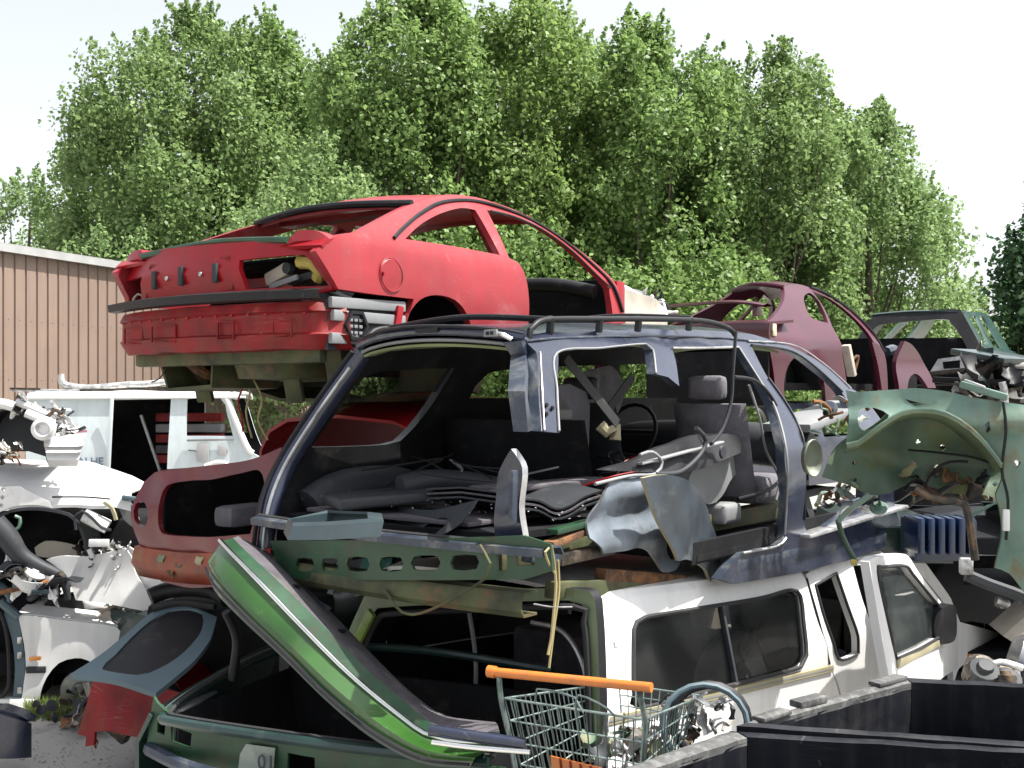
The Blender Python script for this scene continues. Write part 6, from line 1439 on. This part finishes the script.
# silver rubbish between the two coupes
mb = MB()
rnd = random.Random(3)
for i in range(7):
    c = atd(628 + i * 6, 300 + rnd.uniform(-3, 14) + i * 1.2, 10.5); [scrap(mb, c + Vector((0, k * .1, k * .03)), .22, M[rnd.choice(['alu', 'grease', 'white', 'greyd'])], rnd) for k in range(4)]
mb.tube([atd(622, 288, 10.5), atd(640, 298, 10.4), atd(655, 305, 10.4), atd(668, 322, 10.4)], .04, M['white'], 8)
mb.loft([[atd(px, py, 10.6) for px, py in ((625, 290), (640, 294), (652, 300), (660, 315))], [atd(px, py, 10.2) for px, py in ((625, 315), (640, 322), (655, 330), (668, 335))]], M['beige'], thick=.02)
tag(mb.build('scrap_heap'), 'small heap of pale metal scraps between the red and the maroon coupe', 'scrap')
# ------------------------------------------------------------------ dark green pickup cab, far right background
F = Frame(7.1, 15.5, 1.325, 30)
HW = .78
car = F.empty('scrapped_car', 'dark green cab with an empty rear window frame at the far right background', 'car', 'scrapped cars in the stacks')
def gx(z): return .02 + .45 * max(0, z - .75)
SX = Surf(.2, lambda p: gx(p.z))
fr = [(852, 352, 1), (857, 340), (868, 323), (874, 317, 0), (900, 313), (945, 309), (961, 310, 1), (972, 330), (985, 354, 1), (985, 362), (968, 350, 1), (960, 335), (950, 322), (943, 319), (900, 322), (876, 326), (866, 340), (862, 355, 1)]
mb = MB(); sheet(mb, F.loop(fr, 0, SX), [], lambda y, z: (gx(z), y, z), M['black'], .07, (1, 0, 0), .06, rimm=M['greyd'], m2=M['greyd']); mb.build('rear_window_frame', car)
zr = F.hit(958, 311, 0, SX).z; yr = F.hit(958, 311, 0, SX).y; xr = gx(zr)
yl = F.hit(872, 318, 0, SX).y
zl = F.hit(985, 356, 0, SX).z; yb = F.hit(985, 356, 0, SX).y; xb = gx(zl)
def gy(z): return yb + (yr - yb) * max(0, (z - zl) / (zr - zl))
SY = Surf(yr, lambda p: gy(p.z))
si = [(961, 311, 1), (984, 313), (990, 318), (1000, 333), (1010, 350, 1), (1026, 356, 1), (1028, 372, 1), (985, 360, 1)]
h1 = [(969, 317, 1), (976, 316, 1), (989, 344, 1), (985, 345, 1)]; h2 = [(979, 317, 1), (984, 318), (1003, 350, 1), (993, 346, 1)]
mb = MB(); sheet(mb, F.loop(si, 1, SY), [F.loop(h1, 1, SY), F.loop(h2, 1, SY)], lambda x, z: (x, gy(z), z), M['dgreenl'], .04, (0, 1, 0), .06); c2 = MB(); c2.v = [(x, yl + yr - y, z) for x, y, z in mb.v]; c2.f = [f[::-1] for f in mb.f]; c2.m = mb.m[:]; c2.mats = mb.mats[:]
mb.build('cab_side', car); c2.build('cab_side', car)
mb = MB(); mb.loft([[Vector((x, yr + (yl - yr) * i / 8, zr + .03 * math.sin(math.pi * i / 8) + dz)) for i in range(9)] for x, dz in ((xr - .01, -.01), (xr + .03, .01), (xr + .6, .02), (xr + 1.1, -.04))], M['dgreen'], thick=-.04); mb.build('roof', car)
mb = MB(); mb.tube([Vector((xr + .05, yr + .1, zr - .05)), Vector((xr + .03, (yr + yl) / 2, zr - .04)), Vector((xr + .05, yl - .1, zr - .05))], .035, M['beige'], 6); mb.build('roof_lining', car)
mb = MB()
for px in (893, 938): mb.box(F.hit(px, 362, 0, .9), (.28, .86, .74), M['dark'], bev=.12)
mb.build('seat_backs', car)
mb = MB(); mb.box((1.1, 1.0, .55), (2.2, 2.0, .75), M['dark'], bev=.04)
mb.bar(F.hit(930, 374, 0, -.3), F.hit(1000, 366, 0, -.3), .5, .05, M['grease'], bev=.01); mb.build('body_tub', car)
fo = [(930, 372, 1), (938, 359, 1), (975, 354, 1), (985, 366, 1), (960, 371), (940, 374)]
mb = MB(); sheet(mb, F.loop(fo, 0, -.3), [F.loop([(942, 362, 1), (960, 360, 1), (960, 368, 1), (943, 369, 1)], 0, -.3), F.loop([(964, 359, 1), (976, 358, 1), (977, 366, 1), (965, 367, 1)], 0, -.3)], lambda y, z: (-.3, y, z), M['steel'], .04, (1, 0, 0), .08); mb.build('rear_bracket', car)
def gm_(mb):
    for a, b, w, m in (((972, 352), (1026, 362), .6, 'dgreen'), ((990, 356), (1030, 366), .3, 'steel'), ((940, 380), (1030, 384), .5, 'black'), ((960, 396), (1030, 400), .4, 'grease')):
        p, q = atd(*a, 9.2), atd(*b, 8.8); mb.bar(p, q, w, .05, M[m], bev=.01)
    for i in range(44):
        c = atd(rnd.uniform(965, 1030), rnd.uniform(368, 402), rnd.uniform(8.6, 9.4)); scrap(mb, c, rnd.uniform(.12, .35), M[rnd.choice(['grease', 'black', 'dgreen', 'steel'])], rnd)
    mb.tube([atd(1002, 382, 8.6), atd(1005, 395, 8.6), atd(1004, 410, 8.6)], .03, M['alu'], 8)
junkpart('scrap_heap', 'dark tangle of struts and flat panels below the far right green cab', 'scrap', gm_)
# ------------------------------------------------------------------ pale green front end with an open wheel arch, right
F = Frame(1.55, 5.35, 1.35, 90 + 14)
car = F.empty('scrapped_front_end', 'mint green bare front end with an open rusty wheel arch, against the blue estate', 'car part')
# plane y=0 faces the camera; arch line in pixels
arch = [(846, 444), (858, 441), (875, 428), (900, 412), (922, 409), (945, 413), (968, 427), (985, 444), (1000, 464)]
up = [(846, 390, 1), (854, 392), (902, 389), (915, 388), (945, 391), (971, 397), (996, 401), (1010, 403), (1080, 412, 1), (1080, 640, 1), (1024, 592, 1), (1010, 574), (995, 568, 1), (1002, 535), (1000, 510), (996, 494), (1002, 480), (1000, 464, 1)] + [(a, b) for a, b in arch[::-1][1:-1]] + [(846, 444, 1), (849, 418), (848, 400)]
hA = [(858, 411), (864, 408), (875, 408), (889, 415), (882, 424), (867, 431, 0), (859, 426)]
def my(x, z): return .02 * math.sin(x * 5) - .05 * math.exp(-((z - .62) / .05) ** 2) + dent((x, 0, z), .02, 5)
SM = Surf(0.0, lambda p: my(p.x, p.z))
hs_ = [hA, [(1013, 462), (1017, 459), (1021, 463), (1017, 468)], [(985, 424), (989, 421), (991, 430), (987, 434)], [(905, 399, 1), (916, 402), (926, 404, 1), (915, 406)]]
mb = MB(); sheet(mb, F.loop(up, 1, SM), [F.loop(h, 1, SM) for h in hs_], lambda x, z: (x, my(x, z), z), M['mint'], .03, (0, 1, 0), .03, rimm=M['mintd']); mb.build('wing_apron', car, ang=60)
aq = crom([Vector(p) for p in F.pts(arch, 1, SM)], False, .05)
mb = MB(); mb.loft([[p + Vector((0, -.05, .005)) for p in aq], [p + Vector((0, -.055, -.012)) for p in aq], [p + Vector((0, .06, -.03)) for p in aq], [p + Vector((0, .20, -.05)) for p in aq]], M['ygreend'], thick=.006)
mb.tube([p + Vector((0, -.052, 0)) for p in aq], .007, M['mint'], 6, smooth=False); mb.build('arch_flange', car)
inr = [(822, 477, 1), (832, 452), (846, 438), (862, 432), (880, 420), (900, 405), (945, 405), (972, 425), (1006, 470, 1), (1006, 510, 1), (990, 496), (955, 494), (935, 488), (913, 484), (900, 488), (886, 494), (870, 495), (848, 485)]
def my2(x, z): return .17 + .05 * math.sin(x * 4 + 1) + .03 * math.cos(z * 14) + dent((x, 3, z), .05, 6)
S2 = Surf(.17, lambda p: my2(p.x, p.z))
holes = [[(cx - r, cy), (cx, cy - r), (cx + r, cy), (cx, cy + r)] for cx, cy, r in ((918, 442, 3.2), (943, 447, 4), (854, 463, 2.2), (914, 464, 2.3), (937, 467, 3), (995, 484, 3))]
mb = MB(); sheet(mb, F.loop(inr, 1, S2), [F.loop(h, 1, S2) for h in holes], lambda x, z: (x, my2(x, z), z), M['mint2'], .02, (0, 1, 0), .035); mb.build('inner_wing', car, ang=60)
mb = MB()
mb.tube([F.hit(px, py, 1, .10) for px, py in ((908, 450), (940, 453), (975, 458), (1003, 468))], .006, M['black'], 5); mb.tube([F.hit(px, py, 1, .08) for px, py in ((925, 486), (935, 470), (950, 462), (968, 462))], .007, M['black'], 5)
mb.tube([F.hit(px, py, 1, -.06) for px, py in ((1003, 402), (1006, 430), (1002, 470), (1008, 500), (1006, 540))], .007, M['black'], 5); mb.build('brake_hose', car)
mb = MB(); mb.box(F.hit(1006, 520, 1, -.06), (.03, .03, .10), M['white'], bev=.006); mb.build('hose_clip', car)
mb = MB(); a, b = F.hit(960, 384, 1, .0), F.hit(1008, 398, 1, -.05); mb.bar(a, b, .06, .035, M['mint'], bev=.012); mb.bar(a + Vector((.02, 0, .02)), b + Vector((-.1, 0, .05)), .02, .01, M['steel'], bev=.003); mb.build('bonnet_bracket', car)
mb = MB(); c = F.hit(813, 458, 1, .05)
mb.lathe([(0, .05), (.05, .045), (.08, .02), (.095, -.01), (.10, .0), (.085, .035), (.05, .06), (0, .065)], M['lampb'], 18, Matrix.Translation(c) @ Matrix.Rotation(.95, 4, 'Z') @ Matrix.Rotation(math.pi / 2, 4, 'X') @ Matrix.Diagonal((.75, .95, -.75, 1))); mb.build('lamp_bowl', car)
mb = MB(); 
for i in range(40):
    c = F.hit(rnd.uniform(815, 880), rnd.choice((rnd.uniform(400, 440), rnd.uniform(480, 512))), 1, rnd.uniform(.2, .4)); scrap(mb, c, rnd.uniform(.06, .14), M[rnd.choice(['grease', 'rust', 'mint', 'steel', 'black', 'navym'])], rnd)
mb.build('torn_metal', car)
mb = MB()
mb.tube([F.hit(px, py, 1, -.02) for px, py in ((870, 495), (852, 508), (842, 517), (838, 522))], .014, M['mint'], 8); mb.tube([F.hit(px, py, 1, -.02) for px, py in ((838, 520), (842, 535), (850, 552), (856, 562))], .013, M['greenp'], 8)
mb.box(F.hit(854, 562, 1, -.02), (.03, .03, .03), M['yellow'], bev=.006); mb.build('tie_bar', car)
mb = MB()
for i in range(34):
    c = F.hit(rnd.uniform(905, 985), rnd.uniform(470, 500), 1, rnd.uniform(.05, .3)); scrap(mb, c, rnd.uniform(.05, .12), M[rnd.choice(['grease', 'rust', 'black', 'mintd', 'grease'])], rnd)
mb.tube([F.hit(px, py, 1, .0) for px, py in ((915, 488), (928, 496), (945, 500), (965, 505), (975, 560))], .02, M['grease'], 7)
mb.tube([F.hit(px, py, 1, .1) for px, py in ((966, 575), (990, 585), (1010, 592), (1030, 600))], .03, M['greyd'], 7)
mb.box(F.hit(966, 566, 1, .08), (.06, .06, .08), M['alu'], bev=.012)
mb.build('suspension_arm', car)
# blue crate behind
mb = MB(); a = atd(900, 560, 7.0)
for i in range(6): mb.box(atd(914 + i * 10, 534, 6.55), (.045, .25, .22), M['bluep'], bev=.018)
mb.box(atd(938, 538, 6.7), (.38, .25, .25), M['bluep'], bev=.02)
tag(mb.build('crate'), 'ribbed blue plastic crate in the dark gap below the mint front end', 'crate')
# dark shells carrying the background cars
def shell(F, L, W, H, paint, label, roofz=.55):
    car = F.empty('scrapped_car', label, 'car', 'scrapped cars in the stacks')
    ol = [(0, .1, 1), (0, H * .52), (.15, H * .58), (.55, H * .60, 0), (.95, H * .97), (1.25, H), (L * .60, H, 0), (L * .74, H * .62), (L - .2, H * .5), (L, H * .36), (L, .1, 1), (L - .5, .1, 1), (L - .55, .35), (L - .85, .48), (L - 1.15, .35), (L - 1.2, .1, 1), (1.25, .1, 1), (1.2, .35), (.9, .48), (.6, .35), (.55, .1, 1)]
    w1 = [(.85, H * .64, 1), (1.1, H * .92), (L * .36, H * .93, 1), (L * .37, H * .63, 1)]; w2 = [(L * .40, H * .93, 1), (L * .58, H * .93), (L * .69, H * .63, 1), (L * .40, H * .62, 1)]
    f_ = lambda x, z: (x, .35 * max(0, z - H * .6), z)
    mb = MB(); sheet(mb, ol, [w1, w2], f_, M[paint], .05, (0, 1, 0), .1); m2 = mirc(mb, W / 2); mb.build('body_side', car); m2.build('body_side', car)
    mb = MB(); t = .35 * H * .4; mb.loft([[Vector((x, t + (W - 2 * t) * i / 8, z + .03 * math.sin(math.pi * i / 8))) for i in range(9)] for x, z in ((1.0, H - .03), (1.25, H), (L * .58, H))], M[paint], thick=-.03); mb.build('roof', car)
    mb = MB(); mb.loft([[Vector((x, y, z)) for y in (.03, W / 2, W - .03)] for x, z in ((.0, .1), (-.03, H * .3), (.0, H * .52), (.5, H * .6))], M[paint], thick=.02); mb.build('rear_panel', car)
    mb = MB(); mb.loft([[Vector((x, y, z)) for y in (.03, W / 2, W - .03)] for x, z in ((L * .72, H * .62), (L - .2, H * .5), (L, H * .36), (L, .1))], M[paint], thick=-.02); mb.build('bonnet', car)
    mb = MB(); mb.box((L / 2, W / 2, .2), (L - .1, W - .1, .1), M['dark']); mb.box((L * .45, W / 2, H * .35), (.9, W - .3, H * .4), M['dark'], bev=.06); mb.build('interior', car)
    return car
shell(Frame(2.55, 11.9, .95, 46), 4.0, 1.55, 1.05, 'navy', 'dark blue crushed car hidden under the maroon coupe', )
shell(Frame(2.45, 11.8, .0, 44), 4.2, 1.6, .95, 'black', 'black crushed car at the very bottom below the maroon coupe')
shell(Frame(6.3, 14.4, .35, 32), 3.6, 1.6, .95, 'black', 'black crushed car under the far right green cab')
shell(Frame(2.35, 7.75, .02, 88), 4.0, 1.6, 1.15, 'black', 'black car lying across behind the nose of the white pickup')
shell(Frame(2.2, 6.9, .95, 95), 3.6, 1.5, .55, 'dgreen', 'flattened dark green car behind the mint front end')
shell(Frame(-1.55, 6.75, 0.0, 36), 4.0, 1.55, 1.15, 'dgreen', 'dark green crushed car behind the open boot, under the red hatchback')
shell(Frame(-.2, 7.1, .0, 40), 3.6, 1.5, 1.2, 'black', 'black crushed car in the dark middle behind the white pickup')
# ------------------------------------------------------------------ black containers bottom right
def bin_(label, rim, H, zt, wall=.045, lipc=None, grips=(), notch=None):
    """rim: four corners of the rim (world xy), counter-clockwise; an open box with thick walls"""
    c = sum((Vector((p[0], p[1], 0)) for p in rim), Vector()) / 4
    root = bpy.data.objects.new('container', None); COL.objects.link(root); root.location = (c.x, c.y, 0)
    tag(root, label, 'container', 'black plastic containers')
    P = [Vector((p[0], p[1], 0)) - Vector((c.x, c.y, 0)) for p in rim]
    inn = [p * (1 - wall / p.length * 1.3) for p in P]; low = [p * .97 for p in P]; lin = [p * .93 for p in P]
    Z = lambda q, z: [p + Vector((0, 0, z)) for p in q]
    for i in range(4):
        j = (i + 1) % 4; n = 14
        def seg(q, z, amp=0): return [Vector((0, 0, z)) + q[i].lerp(q[j], k / n) + Vector((dent((k * .3, i, z), amp, 3), dent((k * .3, i + 5, z), amp, 3), dent((k * .35, i + 2, z), amp * .6, 3))) for k in range(n + 1)]
        mb = MB(); mb.loft([seg(low, H * .02), seg(P, zt - .10), seg(P, zt - .02, .006), seg(inn, zt - .02, .006), seg(lin, H * .05)], M['bin']); mb.build('side_wall', root)
        mb = MB(); ou = [p * (1 + .03 / p.length) for p in P]
        mb.loft([seg(P, zt - .075, .006), seg(ou, zt - .07, .006), seg(ou, zt - .005, .006), seg([p * .5 + q * .5 for p, q in zip(ou, inn)], zt + .004, .006), seg(inn, zt - .004, .006), seg(inn, zt - .03, .006)], M['binrim'] if i in (lipc or ()) else M['bin']); mb.build('rim', root)
    mb = MB(); mb.add(Z(lin, .05), [(0, 1, 2, 3)], M['bin']); mb.build('bin_floor', root, smooth=False)
    for (i, t, w) in grips:
        j = (i + 1) % 4; a = P[i].lerp(P[j], t); d = (P[j] - P[i]).normalized(); nn = Vector((d.y, -d.x, 0))
        if nn.dot(a) < 0: nn = -nn
        mb = MB(); mb.bar(a + nn * .034 - d * w + Vector((0, 0, zt - .04)), a + nn * .034 + d * w + Vector((0, 0, zt - .04)), .012, .028, M['binrim'], bev=.005); mb.build('grip', root)
    return root
ZT = .90
w = lambda px, py, z=ZT: tuple(atz(px, py, z)[:2])
b1 = bin_('rear black plastic container, its pale rim rising towards the white pickup door', [w(744, 724), w(1120, 750), w(1130, 689), w(903, 678)], .9, ZT, lipc=(3,), grips=((0, .42, .07),))
# stepped rim blocks on the left wall
root = b1
for (p, q, h) in (((795, 708), (822, 701), .028), ((758, 722), (786, 713), .018), ((874, 687), (902, 679), .02)):
    a, b = atz(*p, ZT), atz(*q, ZT); mb = MB(); off = Vector(root.location)
    mb.bar(a - off + Vector((0, 0, h / 2)), b - off + Vector((0, 0, h / 2)), .06, h, M['binrim'], bev=.008); mb.build('rim_block', root)
mb = MB(); a = atz(935, 692, .86) - Vector(root.location); mb.box(a + Vector((0, .05, 0)), (.05, .01, .018), M['white'], bev=.003); mb.build('label_plate', root)
bin_('front black plastic container in the bottom right corner with a weathered left rim', [w(560, 792), w(1180, 900), w(1150, 756), w(735, 732)], .9, ZT, lipc=(3,), grips=((2, .62, .06), (2, .32, .06)))
# ------------------------------------------------------------------ shopping trolley
F = Frame(.20, 3.84, 0, 29)
root = F.empty('shopping_trolley', 'wire shopping trolley with an orange handle beside the white pickup', 'trolley')
hz_ = 1.09
mb = MB(); mb.tube([(-.02, .285, hz_ + .012), (-.02, -.315, hz_ + .034)], .017, M['orange'], 12); mb.lathe([(0, 0), (.022, 0), (.022, .03), (0, .03)], M['orange'], 12, Matrix.Translation((-.02, .285, hz_ + .012)) @ Matrix.Rotation(-math.pi / 2, 4, 'X')); mb.build('handle', root)
def P(u, v, t):   # u forward 0..1, v across -1..1, t height 0..1 of the basket, tapered
    x = .02 + u * .80; wy = (.27 - .07 * u) * (.80 + .20 * t); zt = 1.0 - .12 * u; zb = .58 + .10 * u
    return Vector((x + (1 - t) * .10 * (1 - u) - (1 - t) * .06 * u, v * wy, zb + (zt - zb) * t))
for nm, pf, nv, nh in (('basket_back', lambda s, t: P(0, s, t), 15, 5), ('basket_front', lambda s, t: P(1, s, t), 11, 5), ('basket_side', lambda s, t: P((s + 1) / 2, -1, t), 24, 5), ('basket_side', lambda s, t: P((s + 1) / 2, 1, t), 24, 5), ('basket_floor', lambda s, t: P((s + 1) / 2, -1 + 2 * t, 0), 24, 5)):
    mb = MB()
    for i in range(nv + 1):
        s = -1 + 2 * i / nv; mb.tube([pf(s, 0), pf(s, .5) + Vector((dent((i, 1, 0), .02, 2.3),) * 3), pf(s, 1)], .0028, M['wire'], 5, step=.1)
    for j in range(nh + 1):
        t = j / nh; mb.tube([pf(-1 + 2 * k / 6, t) for k in range(7)], .0045 if j in (0, nh) else .0032, M['wire'], 5, smooth=False)
    mb.build(nm, root)
mb = MB()
for v in (-1, 1):
    mb.tube([Vector((-.02, v * .27, hz_)), P(0, v, 1) + Vector((-.01, v * .01, 0)), P(0, v, .5) + Vector((-.02, v * .01, 0)), Vector((.12, v * .25, .50)), Vector((.10, v * .25, .2)), Vector((.15, v * .25, .15)), Vector((.75, v * .20, .15))], .010, M['wire'], 8)
mb.tube([(.75, -.2, .15), (.78, 0, .15), (.75, .2, .15)], .01, M['wire'], 8); mb.tube([(.10, -.25, .2), (.10, .25, .2)], .01, M['wire'], 8)
mb.build('trolley_frame', root)
for x, y in ((.12, .25), (.12, -.25), (.72, .2), (.72, -.2)):
    mb = MB(); mb.lathe([(0, -.012), (.055, -.012), (.06, 0), (.055, .012), (0, .012)], M['rubber'], 16, Matrix.Translation((x, y, .062)) @ Matrix.Rotation(math.pi / 2, 4, 'X')); mb.box((x, y, .11), (.03, .04, .07), M['steel'], bev=.005); mb.build('castor', root)
mb = MB(); a = P(0, .25, .36); q = [P(0, s, t) + Vector((-.018, 0, 0)) for s, t in ((.45, .02), (-.45, .02), (-.40, .52), (.40, .55))]
mb.add(q + [p + Vector((.008, 0, 0)) for p in q], [(0, 1, 2, 3), (7, 6, 5, 4), (0, 4, 5, 1), (1, 5, 6, 2), (2, 6, 7, 3), (3, 7, 4, 0)], M['orange']); 
for k in range(4): mb.bar(q[0].lerp(q[1], .2 * (k + 1)) + Vector((-.003, 0, 0)), q[3].lerp(q[2], .2 * (k + 1)) + Vector((-.003, 0, 0)), .006, .004, M['redd'])
mb.build('child_seat_flap', root, smooth=False)
mb = MB(); mb.tube([P(0, .5, 1) + Vector((-.02, 0, .01)), P(0, .45, 1) + Vector((-.03, 0, .06)), P(0, -.1, 1) + Vector((-.03, 0, .05)), P(0, -.2, 1) + Vector((-.02, 0, .0))], .004, M['wire'], 5)
mb.tube([P(0, -.1, 1) + Vector((-.02, 0, .0)), P(0, -.15, 1) + Vector((-.03, 0, .06)), P(0, -.55, 1) + Vector((-.03, 0, .03)), P(0, -.6, 1)], .004, M['wire'], 5); mb.build('handle_wire', root)
# contents
def inb(name, lab, cat, f): mb = MB(); f(mb); tag(mb.build(name, frame=F.M, ang=50), lab, cat)
rnd = random.Random(9)
def c1(mb):
    for i in range(46):
        u, v, t = rnd.uniform(.12, .9), rnd.uniform(-.6, .6), rnd.uniform(.08, .5); scrap(mb, P(u, v, t), rnd.uniform(.07, .15), M[rnd.choice(['mintd', 'steel', 'grease', 'greyd', 'alu', 'greenp'])], rnd)
inb('metal_scraps', 'heap of small green and grey metal scraps inside the shopping trolley', 'scrap', c1)
c = atd(705, 725, 4.25)
mb = MB(); mb.tube([c + Vector((.165 * math.cos(a), .04 * math.sin(a), .145 * math.sin(a))) for a in [2 * math.pi * i / 20 for i in range(20)]], .012, M['teal'], 8, closed=True); mb.tube([c + Vector((.03 + .15 * math.cos(a), .06 + .04 * math.sin(a), .13 * math.sin(a))) for a in [2 * math.pi * i / 20 for i in range(20)]], .018, M['black'], 8, closed=True)
tag(mb.build('hose_loop'), 'pale green hose loop standing behind the front of the shopping trolley', 'hose')
mb = MB()
for i in range(34): scrap(mb, atd(rnd.uniform(668, 732), rnd.uniform(698, 735), 4.35), rnd.uniform(.04, .09), M[rnd.choice(['alu', 'greyd', 'beige', 'steel', 'grease'])], rnd)
tag(mb.build('metal_scraps'), 'bright metal scraps heaped inside the pale green hose loop', 'scrap')
